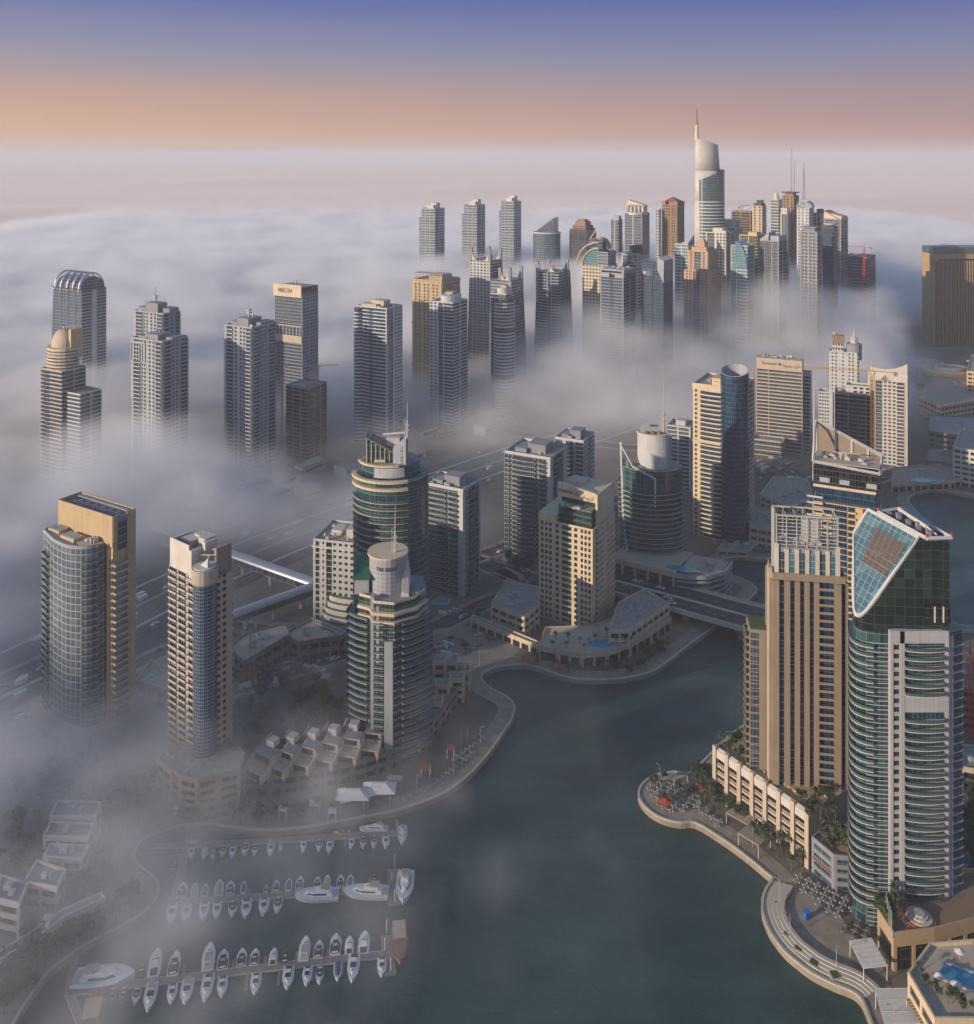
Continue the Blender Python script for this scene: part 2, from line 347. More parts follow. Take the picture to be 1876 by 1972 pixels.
# --- three matching towers standing furthest back
for i, (l, r, c, tp) in enumerate([(811, 866, 838, 402), (893.6, 945, 919, 395), (965, 1015, 990, 388)]):
    t, w, d, h, z, Y = far(AP, ['pale stepped tower rising from the fog, leftmost of the three alike', 'pale stepped tower rising from the fog, middle one of the three alike', 'pale stepped tower rising from the fog, rightmost of the three alike'][i],
        c, 642, l, r, tp+1, 30, 'lgrey', 'blue', 's1 w.12 s1 w.12 s1.2', 's1 w.1 s1.4', fh=4.2)
    t['group'] = 'three matching towers in the far fog'
    block(t, w*.34, d*.8, 0, h-14, W['lgrey'], GL['blue'], 's1', fh=4.2, cx=-w*.56, cy_=0)
    plant_room(t, [(-w*.25, w*.2, -d*.25, d*.2, h, h+6), (-w*.1, w*.3, -d*.1, d*.3, h, h+9)], 'offw'); clutter(t, -w*.4, w*.4, -d*.4, d*.4, h, 5, i)
# --- row of towers at the left
t, w, d, h, z, Y = far('arched_tower', 'tall tower with an arched ribbed glass top, furthest left in the fog', 157, 800, 103.5, 205, 560, 30, 'silver', 'blue', 'n1 w.05 n1 w.05 n1 w.05 n1', 't1 w.25 w.25 t1', par=0, th=.8)
t['category'] = 'tower'
for i in range(5):
    x = -w/2+w*(i+.15)/4.6
    mb = MB(); n = 12; pts = arc(0, 0, d*.52, z(531)-h+2, 0, 180, n)
    for j in range(n):
        (a0, b0), (a1, b1) = pts[j], pts[j+1]; mb.hexa([(x-.9, a0, h+b0-1.6), (x+.9, a0, h+b0-1.6), (x+.9, a1, h+b1-1.6), (x-.9, a1, h+b1-1.6), (x-.9, a0, h+b0), (x+.9, a0, h+b0), (x+.9, a1, h+b1), (x-.9, a1, h+b1)])
    mb.build('roof_rib', W['silver'], t)
    mb = MB(); mb.tube((x, -d*.5, h), (x, -d*.5-5, h+4), .7, 4, .2); mb.build('prong', W['steel'], t)
mb = MB(); n = 12; pts = arc(0, 0, d*.46, (z(531)-h)*.85, 0, 180, n); mb.prism([(-w*.46, -d*.5), (w*.46, -d*.5), (w*.46, d*.5), (-w*.46, d*.5)], h-.1, h+.5)
for j in range(n):
    (a0, b0), (a1, b1) = pts[j], pts[j+1]; mb.hexa([(-w*.46, a0, h), (w*.46, a0, h), (w*.46, a1, h), (-w*.46, a1, h), (-w*.46, a0, h+b0), (w*.46, a0, h+b0), (w*.46, a1, h+b1), (-w*.46, a1, h+b1)])
mb.build('arched_roof', GL['blue'], t)
for s_ in (-1, 1):
    mb = MB(); n = 10   # bulging glass flank
    for j in range(n):
        f0, f1 = j/n, (j+1)/n; o0, o1 = 4.5*(1-f0**2), 4.5*(1-f1**2)
        mb.hexa([(w/2-.2, -d/2, h*f0), (w/2+.2, -d/2, h*f0), (w/2+o0+.2, d/2, h*f0), (w/2-.2, d/2, h*f0), (w/2-.2, -d/2, h*f1), (w/2+.2, -d/2, h*f1), (w/2+o1+.2, d/2, h*f1), (w/2-.2, d/2, h*f1)] if s_ > 0 else
                [(-w/2-o0-.2, -d/2, h*f0), (-w/2+.2, -d/2, h*f0), (-w/2+.2, d/2, h*f0), (-w/2-.2, d/2, h*f0), (-w/2-o1-.2, -d/2, h*f1), (-w/2+.2, -d/2, h*f1), (-w/2+.2, d/2, h*f1), (-w/2-.2, d/2, h*f1)])
    if s_ < 0: mb.build('flank', GL['blue'], t)
t, w, d, z, Y = tower('domed_tower', 'sand and blue tower with a dome and stepped crown in front of the arched one', 150, 932, 80, 196, 28)
h1, h2, h3 = z(757, 10), z(722), z(682)
block(t, w*.42, d*.9, 0, h1, W['offw'], GL['blue'], 's1', 's1 w.15 s1', cx=w*.29, cy_=d*.05)
block(t, w*.6, d, 0, h2, W['sand'], GL['dblue'], 's.35 g.6 s1.2', 's1 w.1 s1', cx=-w*.2, cy_=-d*.05)
poly = [(x-w*.2, y-d*.05) for x, y in arc(0, 0, w*.3, d*.46, 0, 360, 20)[:-1]]
mb = MB(); mb.prism(poly, h2, h3); mb.build('crown_glazing', GL['blue'], t)
for i in range(7):
    zz = h2+(h3-h2)*i/6.2; mb = MB(); mb.ring(offset(poly, .9), offset(poly, -.3), zz, zz+(h3-h2)/6.2*.5); mb.build('crown_ring', W['cream'], t)
mb = MB(); mb.prism(offset(poly, .8), h3+.3, h3+1.6)
pr = offset(poly, -2.5); hd = z(645)-h3-1.6; prev = pr; zp = h3+1.6
for j in range(1, 7):
    f = cos(pi/2*j/6.6); q = [(-w*.2+(x+w*.2)*f, -d*.05+(y+d*.05)*f) for x, y in pr]; zn = h3+1.6+hd*sin(pi/2*j/6); mb.prism(prev, zp, zn, q); prev = q; zp = zn
mb.build('dome', W['sand'], t)
mb = MB(); mb.box(0, 3, -3, 9, h3-8, z(645)+1); mb.build('side_fin', W['ochre'], t); roof_crane(t, -w*.2, 0, z(648), 16, .3)
def twin(label, c, b, l, r, tp, a, mech, mst, st=True, Fx='w.3 b1 p.8 w.15 p1 b.8'):
    t, w, d, h, z, Y = far(AP, label, c, b, l, r, tp, a, 'lgrey', 'bgrey', Fx, 'w.2 b1 p1 w.2 b1', th=.7)
    hm = z(mech); plant_room(t, [(-w*.22, w*.2, -d*.3, d*.25, h, hm), (-w*.48, -w*.2, -d*.3, d*.4, h, h+(hm-h)*.45), (w*.2, w*.48, -d*.1, d*.45, h, h+(hm-h)*.5)], 'grey')
    if mst: mast(t, -w*.05, 0, hm, z(mst), .9)
    clutter(t, -w*.45, w*.45, -d*.45, d*.4, h, 6, int(c)); return t, w, d, h, z
twin('grey balconied tower with an antenna, standing behind its near twin', 314, 858, 258, 347, 606, 30, 588, 556)
t, w, d, h, z = twin('grey balconied tower without antenna, standing in front of its twin', 312, 930, 253, 362, 660, 30, 650, None)
mb = MB()
for i in range(6): mb.box(-w*.5+i*w*.09, -w*.5+i*w*.09+1.0, -d/2-1.0, -d/2+5, h-18, h-3)
mb.box(-w*.52, -w*.02, -d/2-1.2, -d/2+5, h-3, h-1.6); mb.build('pergola', W['lgrey'], t)
roof_crane(t, 0, 0, h+3, 26, 2.0)
t, w, d, h, z = twin('grey tower with staggered balconies and a thin mast, left of the sign tower', 484.5, 906, 433, 530.5, 633, 30, 618, 582)
roof_crane(t, w*.1, 0, h+6, 20, .2)
def letters(root, txt, x, z, size, mat, wdt, y, rz=0, name='sign', zrot=0, sx=1.0):
    cu = bpy.data.curves.new(name, 'FONT'); cu.body = txt; cu.size = size; cu.extrude = .08; cu.align_x = 'LEFT'
    tmp = bpy.data.objects.new(name, cu); sc.collection.objects.link(tmp)
    dg = bpy.context.evaluated_depsgraph_get(); me = bpy.data.meshes.new_from_object(tmp.evaluated_get(dg)); bpy.data.objects.remove(tmp); me.materials.clear(); me.materials.append(mat)
    o = bpy.data.objects.new(name, me); sc.collection.objects.link(o); o.parent = root; o.location = (x, y, z); o.rotation_euler = (R(90), zrot, rz)
    bw = max([v.co.x for v in me.vertices]+[.1]); o.scale = (wdt/bw, 1, 1) if wdt else (1, 1, 1); return o
t, w, d, z, Y = tower('office_tower', 'glass tower with a cream curved sign band reading MAG 214 on top', 581.5, 832, 528, 613, 30)
h = z(568); hb = z(548)
block(t, w, d, 0, h, W['lgrey'], GL['bgrey'], 'g1', 'w.08 p1 w.05 p1 w.08', th=.5)
zz = z(648); mb = MB(); mb.box(-w/2-.9, w/2+.3, -d/2-.9, -d/2+.2, zz-7, zz); mb.build('sand_band', W['sand'], t)
mb = MB()
for i in range(9): mb.box(-w/2-.6+i*w/8.3, -w/2-.1+i*w/8.3, -d/2-1.2, -d/2-.6, zz+1, zz+9)
mb.box(-w/2-.9, w/2+.3, -d/2-1.3, -d/2-.5, zz+9, zz+9.8); mb.build('band_frame', W['white'], t)
mb = MB(); mb.box(-w/2-.5, w/2-.5, -d/2-.7, -d/2+1, h-3, hb-1); mb.build('sign_band', W['cream'], t)
mb = MB(); mb.box(-w/2+.6, w/2, -d/2+1.2, d/2-.5, h+.1, hb-3); mb.build('crown', GL['black'], t)
letters(t, 'MAG 214', -w*.33, (h+hb)/2-4, 6, W['dark'], w*.5, -d/2-.95)
mb = MB()
for i in range(10): mb.box(-w/2+i*w/9.5, -w/2+.4+i*w/9.5, -d/2+1.1, -d/2+1.5, hb-1, hb+.3)
mb.build('railing', W['steel'], t); roof_crane(t, 0, 0, hb-2, 18, .4)
# unfinished block and its crane
t, w, d, h, z, Y = far('unfinished_tower', 'low unfinished concrete block fading into fog below the sign tower', 592, 888, 550, 635, 750, 30, 'conc', 'black', 't1 w.1 t1 w.1 t1', th=.3)
clutter(t, -w*.45, w*.45, -d*.45, d*.45, h, 10, 3, 'conc')
def tower_crane(label, px, pyb, pytop, pyjib, Ljib, az, m, hook=True, wid=1.6):
    p = P(px, pyb); z = lambda py: zt(py, p.y); t = thing('tower_crane', label, 'crane', p, 0); hj = z(pyjib); ht = z(pytop)
    mb = MB(); s = wid/2
    for x, y in ((-s, -s), (s, -s), (s, s), (-s, s)): mb.box(x-.15, x+.15, y-.15, y+.15, 0, hj)
    n = max(4, int(hj/3.2)); 
    for i in range(n):
        z0, z1 = hj*i/n, hj*(i+1)/n; sg = 1 if i % 2 else -1
        for (ax, ay, bx_, by) in ((-s, -s, s, -s), (s, -s, s, s), (s, s, -s, s), (-s, s, -s, -s)):
            if sg < 0: ax, ay, bx_, by = bx_, by, ax, ay
            mb.tube((ax, ay, z0), (bx_, by, z1), .1, 3); mb.tube((ax, ay, z0), (bx_, by, z0), .08, 3)
    mb.build('mast', m, t)
    c, s_ = cos(az), sin(az); jb = MB()
    for (L, tp) in ((Ljib, 1), (-Ljib*.32, 0)):
        e = Vector((c*L, s_*L, hj+1.2)); nb = max(3, int(abs(L)/3)); side = Vector((-s_, c, 0))*.7
        for sd in (-1, 1): jb.tube(Vector((0, 0, hj+1.2))+side*sd, e+side*sd, .14, 4)
        if tp:
            jb.tube((0, 0, hj+2.6), e+Vector((0, 0, .8)), .14, 4)
            for i in range(nb):
                q = Vector((c*L*(i+.5)/nb, s_*L*(i+.5)/nb, hj+2.6)); 
                for f in (0, 1): jb.tube(Vector((c*L*(i+f)/nb, s_*L*(i+f)/nb, hj+1.2))+side*(1 if f else -1), q, .08, 3)
    jb.build('jib', m, t)
    pk = MB(); pk.tube((0, 0, hj+1), (0, 0, ht), .5, 4, .15); pk.tube((0, 0, ht), (c*Ljib*.65, s_*Ljib*.65, hj+2.6), .07, 3); pk.tube((0, 0, ht), (-c*Ljib*.3, -s_*Ljib*.3, hj+1.3), .07, 3); pk.build('apex', m, t)
    cw = MB(); cw.box(-1.2, 1.2, -.8, .8, hj-1.6, hj+.9); o = cw.build('counterweight', W['conc'], t); o.location = (-c*Ljib*.3, -s_*Ljib*.3, 0); o.rotation_euler = (0, 0, az)
    cb = MB(); cb.box(1, 2.3, -.9, .7, hj-1.2, hj+.9); cb.build('cab', W['white'], t); return t
YEL = flat('crane_yellow', (.55, .3, .05), .5); RED = flat('crane_red', (.5, .05, .04), .5); CRW = flat('crane_grey', (.4, .4, .38), .5)
tower_crane('grey tower crane rising from the fog beside the unfinished block', 543, 880, 690, 706, 36, -.2, CRW)
tower_crane('orange tower crane mostly hidden behind the unfinished block', 612, 845, 700, 708, 20, .3, YEL)
t, w, d, h, z, Y = far(AP, 'white and blue banded tower with rounded corner and grid side, middle of the fog row', 745, 862, 686, 775, 596, 30, 'white', 'dblue', 's1.2 g.35 s1.1 w.08', 'w.1 g.7 w.2 p1.1', th=.8)
plant_room(t, [(-w*.15, w*.25, -d*.2, d*.2, h, z(583)), (-w*.4, w*.1, -d*.4, 0, h, h+3)], 'sand'); clutter(t, -w*.45, w*.45, -d*.45, d*.45, h, 9, 5, 'sand'); roof_crane(t, 0, 0, z(584), 26, .1)
poly = [(x-w*.42, y-d*.28) for x, y in arc(0, 0, w*.16, d*.4, 0, 360, 16)[:-1]]
mb = MB(); mb.prism(poly, 0, h-1); mb.build('corner_glazing', GL['dblue'], t)
mb = MB()
for i in range(int(h/3.3)): mb.ring(offset(poly, .4), offset(poly, -.3), i*3.3, i*3.3+1.3)
mb.build('corner_bands', W['white'], t)
t, w, d, h, z, Y = far(AP, 'golden stone tower with tall arched window bays and a rooftop trellis', 851, 792, 795, 885.4, 543, 30, 'gold', 'bgrey', 'w.25 p1 w.2 p1 w.2 p1 w.3', 'w.15 p1.2 w.15', th=1.6)
mb = MB()
for f in (.33, .66, .9, .985): mb.box(-w/2-.9, w/2+.9, -d/2-1, d/2+.9, h*f, h*f+1.6)
mb.build('cornice', W['gold'], t)
mb = MB()
for i in range(8): mb.tube((-w*.45+i*w*.12, -d*.4, h+1), (-w*.45+i*w*.12, -d*.4, h+7), .3, 4)
mb.box(-w*.5, w*.5, -d*.48, -d*.1, h+7, h+7.6); mb.build('trellis', W['sand'], t)
plant_room(t, [(-w*.1, w*.35, -d*.25, d*.3, h, h+6)], 'sand'); roof_crane(t, 0, 0, h+6, 24, .1)
t, w, d, h, z, Y = far(AP, 'white framed blue tower with a round drum roof, in front of the golden one', 872, 832, 828, 910, 585, 30, 'white', 'dblue', 'p1 w.12 g.6 w.1 s1.1', 's1 w.1 s1.1', th=1.0)
poly = arc(w*.1, 0, w*.36, d*.42, 0, 360, 20)[:-1]
mb = MB(); mb.prism(poly, h, z(572)); mb.build('drum', W['white'], t); mb = MB(); mb.prism(offset(poly, -.6), h-8, h-.21); mb.build('upper_glazing', GL['dblue'], t)
plant_room(t, [(-w*.05, w*.25, -d*.15, d*.15, z(572), z(566))], 'lgrey'); clutter(t, -w*.1, w*.3, -d*.3, d*.3, z(572), 5, 8)
def spiky(label, c, b, l, r, roof, spike, a, wall, glass, F, Rr, lay):
    t, w, d, h, z, Y = far(OF, label, c, b, l, r, roof, a, wall, glass, F, Rr, par=0); hs = z(spike)
    for (x, y, dr, f) in lay:
        fin(t, x*w, y*d, h, h+(hs-h)*f, w*.28, 1.6, dr)
        m = MB(); m.box(x*w-1.6, x*w+1.6, y*d-1.2, y*d+1.2, h*.75, h+(hs-h)*f*.9); m.build('pylon', W['grey'], t)
    mb = MB(); n = 8   # flaring flank
    for j in range(n):
        f0, f1 = j/n, (j+1)/n; o0, o1 = 5*(1-f0**1.6), 5*(1-f1**1.6)
        mb.hexa([(w/2-.2, -d/2+.4, h*f0), (w/2+.1, -d/2+.4, h*f0), (w/2+o0, d/2-.4, h*f0), (w/2-.2, d/2-.4, h*f0), (w/2-.2, -d/2+.4, h*f1), (w/2+.1, -d/2+.4, h*f1), (w/2+o1, d/2-.4, h*f1), (w/2-.2, d/2-.4, h*f1)])
        mb.hexa([(-w/2+.2, -d/2+.4, h*f0), (-w/2+.2, d/2-.4, h*f0), (-w/2-o0, d/2-.4, h*f0), (-w/2-o0*.8, -d/2+.4, h*f0), (-w/2+.2, -d/2+.4, h*f1), (-w/2+.2, d/2-.4, h*f1), (-w/2-o1, d/2-.4, h*f1), (-w/2-o1*.8, -d/2+.4, h*f1)])
    mb.build('flank', GL[glass], t); clutter(t, -w*.4, w*.4, -d*.3, d*.3, h, 5, int(c)); roof_crane(t, 0, 0, h+2, 16, .4); return t, w, d, h, z
spiky('pale green gridded tower with curved white roof fins, behind the others', 944, 772, 905, 984, 503, 477, 30, 'white', 'teal', 'p1 p1', 's1', [(-.5, -.4, 1, 1), (-.1, .4, 1, 1), (.45, -.45, -1, .85), (.47, .4, -1, .9)])
spiky('blue glass tower with two pointed fins half hidden behind a rounded block', 985, 790, 945, 1022, 541, 513, 30, 'lgrey', 'blue', 's1', 's1', [(-.1, -.4, 1, .9), (.4, -.45, -1, 1), (.47, .4, -1, .95)])
spiky('dark blue tower with three upswept roof fins standing alone in the fog', 1076, 762, 1034, 1110, 525, 499, 30, 'lgrey', 'dblue', 's1 w.06 g.3 w.06 s.7', 's1 g.2 s.6', [(-.5, -.45, 1, .85), (0, -.4, 1, 1), (.47, .3, -1, .95)])
t, w, d, h, z, Y = far(AP, 'rounded white and blue banded tower in front of the pointed fins', 975, 812, 945, 1031.6, 568, 24, 'white', 'dblue', 'g.6 v.6', 'g.3 s1 w.06 s.4', th=.9)
poly = arc(w*.16, 0, w*.42, d*.46, 0, 360, 22)[:-1]
mb = MB(); mb.prism(poly, h-.18, z(556)); mb.build('drum', W['white'], t)
mb = MB(); mb.prism(offset(poly, 3.2), 0, h-5); mb.build('bow_glazing', GL['dblue'], t)
mb = MB()
for i in range(int((h-6)/3.4)):
    if i % 14 != 13: mb.ring(offset(poly, 3.9), offset(poly, 2.8), i*3.4, i*3.4+1.5)
mb.build('bow_bands', W['white'], t); plant_room(t, [(0, w*.3, -d*.2, d*.2, z(556), z(551))], 'sand'); clutter(t, -w*.1, w*.4, -d*.3, d*.3, z(556), 7, 9)
# curved blue top behind the cloud
p = P(1053, 650); t = thing('curved_tower', 'dark blue tower with a quarter-circle sail top behind the white puff of cloud', 'tower', p, -R(25)); z = lambda py: zt(py, p.y)
w = 40; poly = arc(0, 0, 21, 17, 0, 360, 22)[:-1]; h = z(449)
mb = MB(); mb.prism(poly, 0, h); mb.build('body', GL['blue'], t)
mb = MB(); mb.ring(offset(poly, .5), offset(poly, -1), h, h+2.2); mb.build('cornice', W['white'], t)
prof = [(-18+33*sin(pi/2*i/8), h+(z(418)-h)*(1-cos(pi/2*i/8))**.9 if False else h+(z(418)-h)*sin(pi/2*i/8)) for i in range(9)]
mb = MB()
for i in range(8):
    (x0, a0), (x1, a1) = prof[i], prof[i+1]; mb.hexa([(x0, -9, h), (x1, -9, h), (x1, 9, h), (x0, 9, h), (x0, -9, a0), (x1, -9, a1), (x1, 9, a1), (x0, 9, a0)])
mb.build('sail_top', GL['bgrey'], t)
t, w, d, h, z, Y = far(OF, 'dark stepped tower with rounded shoulders behind the cloud puff', 1130, 655, 1097, 1164, 444, 32, 'dark', 'black', 'w.1 g1 w.1 g1', 's1', fh=4)
for s_, hh in ((.78, 436), (.6, 428), (.42, 424)):
    block(t, w*s_, d*s_, h-.5 if s_ == .78 else h, z(hh), W['brown'], GL['black'], 'p1', cx=0, par=.6, fh=4) if s_ == .78 else plant_room(t, [(-w*s_/2, w*s_/2, -d*s_/2, d*s_/2, z(436 if s_ == .6 else 428)-.6, z(hh))], 'brown')
roof_crane(t, 0, 0, z(424), 18, .2)
# towers of the tight cluster
t, w, d, h, z, Y = far(AP, 'slim grey ribbed tower at the left end of the far cluster', 1191, 668, 1175, 1204.5, 424, 30, 'lgrey', 'bgrey', 'w.2 g.5 w.2 g.5', 's1', fh=4); plant_room(t, [(-w*.2, w*.4, -d*.2, d*.4, h, z(416))])
t, w, d, h, z, Y = far(OF, 'tower with an arched white crown of interlaced hoops', 1236, 672, 1203, 1259, 412, 28, 'lgrey', 'bgrey', 'g1 w.15 g1', 'v1', fh=4)
poly = arc(0, 0, w*.5, d*.5, 0, 360, 20)[:-1]; mb = MB(); mb.ring(offset(poly, 1.8), offset(poly, -1), h-2, h+2); mb.build('cornice', W['white'], t)
mb = MB(); mb.box(-w*.46, w*.46, -d*.12, d*.2, h+2, z(393)-2); mb.build('crown_wall', W['cream'], t)
for i in range(4):
    mb = MB(); pts = arc(-w*.34+i*w*.225, 0, w*.13, 7, -20, 200, 10)
    for (a0, b0), (a1, b1) in zip(pts, pts[1:]): mb.tube((a0, -d*.2, h+5+b0), (a1, -d*.2, h+5+b1), .9, 4)
    mb.build('hoop', W['white'], t)
mb = MB(); mb.hexa([(-w*.5, -d*.14, z(393)-3), (w*.5, -d*.14, z(393)-10), (w*.5, d*.24, z(393)-10), (-w*.5, d*.24, z(393)-3), (-w*.5, -d*.14, z(386)), (w*.5, -d*.14, z(386)-7), (w*.5, d*.24, z(386)-7), (-w*.5, d*.24, z(386))]); mb.build('crown_beam', W['cream'], t)
t, w, d, h, z, Y = far(AP, 'very slim white tower with ladder-like bays beside the brown pyramid tower', 1270, 690, 1262.5, 1276, 404, 30, 'white', 'bgrey', 's1 w.3 s1', fh=4)
t, w, d, h, z, Y = far('pyramid_tower', 'brown stone tower with a red pyramid roof', 1304, 668, 1275.5, 1326, 396, 30, 'brown', 'black', 'w.15 p1 w.1 p.6 w.15', 'w.1 p1 w.1', th=1.4, fh=4)
for x, y in ((-.4, -.4), (.4, -.4), (.4, .4), (-.4, .4)):
    mb = MB(); mb.box(x*w-3, x*w+3, y*d-3, y*d+3, h, h+6); mb.build('turret', W['brown'], t)
mb = MB(); mb.box(-w*.3, w*.3, -d*.3, d*.3, h, z(388)); mb.build('upper_storey', W['brown'], t)
mb = MB(); mb.prism([(-w*.42, -d*.42), (w*.42, -d*.42), (w*.42, d*.42), (-w*.42, d*.42)], z(388), z(381)+1, [(-.3, -.3), (.3, -.3), (.3, .3), (-.3, .3)]); mb.build('pyramid_roof', wallmat('red_roof', (.3, .08, .04)), t)
# the tallest tower, with the spire
p = P(1365, 690); t = thing('spired_tower', 'tallest tower, pale curved shaft with slanted roof and a ringed spire', 'skyscraper', p, 0); z = lambda py: zt(py, p.y); u = p.y/FL
def lens(wf, n=14, sx=0): 
    a = 27*u*wf; return [(sx+x, y) for x, y in arc(0, 0, a, a*.62, 0, 360, n*2)[:-1]]
mb = MB(); hs = z(266); zs = [0, 40, 90, 150, 210, 250]; ws = [.98, 1.0, 1.0, .97, .93, .88]
for i in range(5): mb.prism(lens(ws[i], sx=-1.0*u), zs[i], zs[i+1], lens(ws[i+1], sx=-(1+i*.3)*u))
mb.prism(lens(.88, sx=-2.2*u), 250, lambda x, y: hs-(x+26*u)*.30, [(x*1, y) for x, y in lens(.80, sx=-4*u)]); mb.build('shaft', wallmat('pale_metal_shaft', (.56, .52, .46), joints=3.2), t, True)
for i in range(47):
    zz = 6+i*4.4; f = 1+.1*min(1, zz/100)
    if zz > z(338): break
    mb = MB(); q = [(x+3.4*u, y-5.6) for x, y in lens(.93)]; mb.prism(q, zz, zz+1.5); mb.build('floor_band', W['white'], t)
mb = MB(); mb.prism([(x+3.4*u, y-5.0) for x, y in lens(.9)], 0, lambda x, y: z(346)+(x+20*u)*.42); mb.build('front_glazing', GL['teal'], t)
mb = MB(); mb.prism([(12*u, -14*u), (29*u, -6*u), (29*u, 12*u), (12*u, 16*u)], 0, z(326)); mb.build('side_wing', GL['bgrey'], t)
mb = MB(); mb.cyl(-23*u, 0, z(270), z(240), 4.2*u, 2.8*u, 10); mb.build('spire_base', W['cream'], t)
mb = MB(); mb.cyl(-23.5*u, 0, z(240), z(211), 2.0*u, 1.0*u, 8)
for i in range(8): zz = z(239)+i*2.7; mb.cyl(-23.5*u, 0, zz, zz+1.2, (2.9-.2*i)*u, n=8)
mb.build('spire', W['taupe'], t)
# circular-arc tower, banded pair, A-shaped frame tower, orange tower
t, w, d, h, z, Y = far(OF, 'tower with pale gridded front, curved blue arcs and a pointed hoop on top', 1172, 762, 1122, 1189, 512, 28, 'cream', 'blue', 'p1 p1 w.1 p.6', 's1', fh=3.8, par=0)
block(t, w*.42, d*.9, h, z(488), W['lgrey'], GL['blue'], 's1', cx=w*.26)
mb = MB(); n = 10; rr = w*.62
for i in range(n):
    a0, a1 = R(90+90*i/n), R(90+90*(i+1)/n)
    mb.hexa([(w*.12+rr*cos(a0), -d*.46, h-.1), (w*.12+rr*cos(a0), d*.4, h-.1), (w*.12+rr*cos(a1), d*.4, h-.1), (w*.12+rr*cos(a1), -d*.46, h-.1), (w*.12+rr*cos(a0), -d*.46, h+rr*.9*sin(a0)), (w*.12+rr*cos(a0), d*.4, h+rr*.9*sin(a0)), (w*.12+rr*cos(a1), d*.4, h+rr*.9*sin(a1)), (w*.12+rr*cos(a1), -d*.46, h+rr*.9*sin(a1))])
mb.build('quarter_round', GL['sky'], t)
for k, r2 in enumerate((rr, rr*1.35)):
    mb = MB(); pts = arc(w*.12, 0, r2, r2*.95, 90, 185, 12)
    for (a0, b0), (a1, b1) in zip(pts, pts[1:]): mb.tube((a0, -d*.5, h+b0), (a1, -d*.5, h+b1), .9, 4)
    mb.build('arc_frame', W['cream'], t)
mb = MB(); mb.box(-w*.35, w*.2, -d*.3, d*.3, h, z(463)); mb.build('upper_block', GL['blue'], t)
for s_ in (-1, 1):
    mb = MB(); mb.tube((-w*.1+s_*6, -d*.3, z(463)), (-w*.1, -d*.1, z(444)), .6, 4); mb.build('hoop', W['cream'], t)
mb = MB(); n = 8; pts = arc(0, 0, w*.34, z(458)-z(480), 0, 180, n)
for (a0, b0), (a1, b1) in zip(pts, pts[1:]): mb.hexa([(a0, -2, z(482)), (a0, d*.3, z(482)), (a1, d*.3, z(482)), (a1, -2, z(482)), (a0, -2, z(482)+b0), (a0, d*.3, z(482)+b0), (a1, d*.3, z(482)+b1), (a1, -2, z(482)+b1)])
mb.build('vault', W['taupe'], t)
t, w, d, h, z, Y = far(OF, 'grey banded tower with a square opening under its roof slab', 1201, 792, 1156.5, 1233.7, 536, 30, 'grey', 'dblue', 'w.12 s1 g.35 s1 w.12', 's1 w.1 s.7', par=0)
for x0, x1 in ((-.5, -.12), (.12, .5)):
    for y0 in (-d/2, d/2-6): mb = MB(); mb.box(x0*w, x1*w, y0, y0+6, h, z(528)); mb.build('pier', W['lgrey'], t)
mb = MB(); mb.box(-w/2-.5, w/2+.5, -d/2-.5, d/2+.5, z(528), z(520)); mb.build('top_slab', W['lgrey'], t)
mb = MB(); mb.box(-w*.44, w*.44, -d/2-.9, -d/2-.51, z(527), z(523)); mb.build('window_band', GL['black'], t); clutter(t, -w*.4, w*.4, -d*.4, d*.4, z(520), 8, 14, 'offw')
t, w, d, h, z, Y = far(OF, 'dark teal glass tower with a dense comb of fins along its top', 1278, 792, 1235, 1309, 520, 28, 'dark', 'dblue', 'g1 w.04 g1', 'g1', par=0)
mb = MB(); mb.box(-w*.49, w*.3, -d*.49, d*.45, h, z(505)); mb.build('crown', GL['dblue'], t)
for i in range(12):
    mb = MB(); x = w*.5-.1; y = -d*.5+i*d*.085; mb.hexa([(x-7, y, h), (x, y, h-14), (x, y+.7, h-14), (x-7, y+.7, h), (x-7, y, z(498)), (x+.5, y, z(502)), (x+.5, y+.7, z(502)), (x-7, y+.7, z(498))]); mb.build('comb_fin', W['lgrey'], t)
mb = MB(); mb.box(-w*.4, w*.05, -d*.52, -d*.5-.05, h-8, h-1); mb.build('banner', flat('banner_blue', (.02, .05, .16)), t)
mb = MB(); mb.tube((-w*.34, -d*.52-.3, h-4), (-w*.34, -d*.52-.1, h-4), 1.6, 12); mb.build('round_logo', W['white'], t)
for k in range(3): mb = MB(); mb.box(-w*.26, -w*.05, -d*.52-.3, -d*.52-.05, h-3.2-k*1.5, h-2.8-k*1.5); mb.build('banner_line', W['lgrey'], t)
t, w, d, h, z, Y = far(OF, 'white roofed tower with a big letter A frame and a tilted dark box', 1228, 742, 1197.5, 1256.6, 492, 28, 'white', 'blue', 'w.1 g1 w.1', 's1', fh=3.8)
for s_ in (-1, 1):
    mb = MB(); mb.tube((w*.05+s_*6.5, -d*.5-1, z(510)), (w*.05, -d*.5-1, z(483)), 1.3, 4); mb.build('letter_leg', W['white'], t)
mb = MB(); mb.box(w*.05-3.5, w*.05+3.5, -d*.5-1.6, -d*.5-.4, z(503), z(501)); mb.build('letter_bar', W['white'], t)
mb = MB(); mb.hexa([(0, -6, h+1), (14, -6, h+1), (14, 8, h+1), (0, 8, h+1), (-4, -6, z(475)), (14, -6, z(470)), (14, 8, z(470)), (-4, 8, z(475))]); mb.build('tilted_box', GL['black'], t)
mb = MB(); mb.box(-w*.6, w*.6, -d*.6, d*.6, h+1.25, h+2.4); mb.build('roof_slab', W['lgrey'], t)
t, w, d, z, Y = tower('stepped_tower', 'peach stone tower with blue bays, stepped shoulders and a small pinnacle', 1366, 765, 1318, 1392, 30)
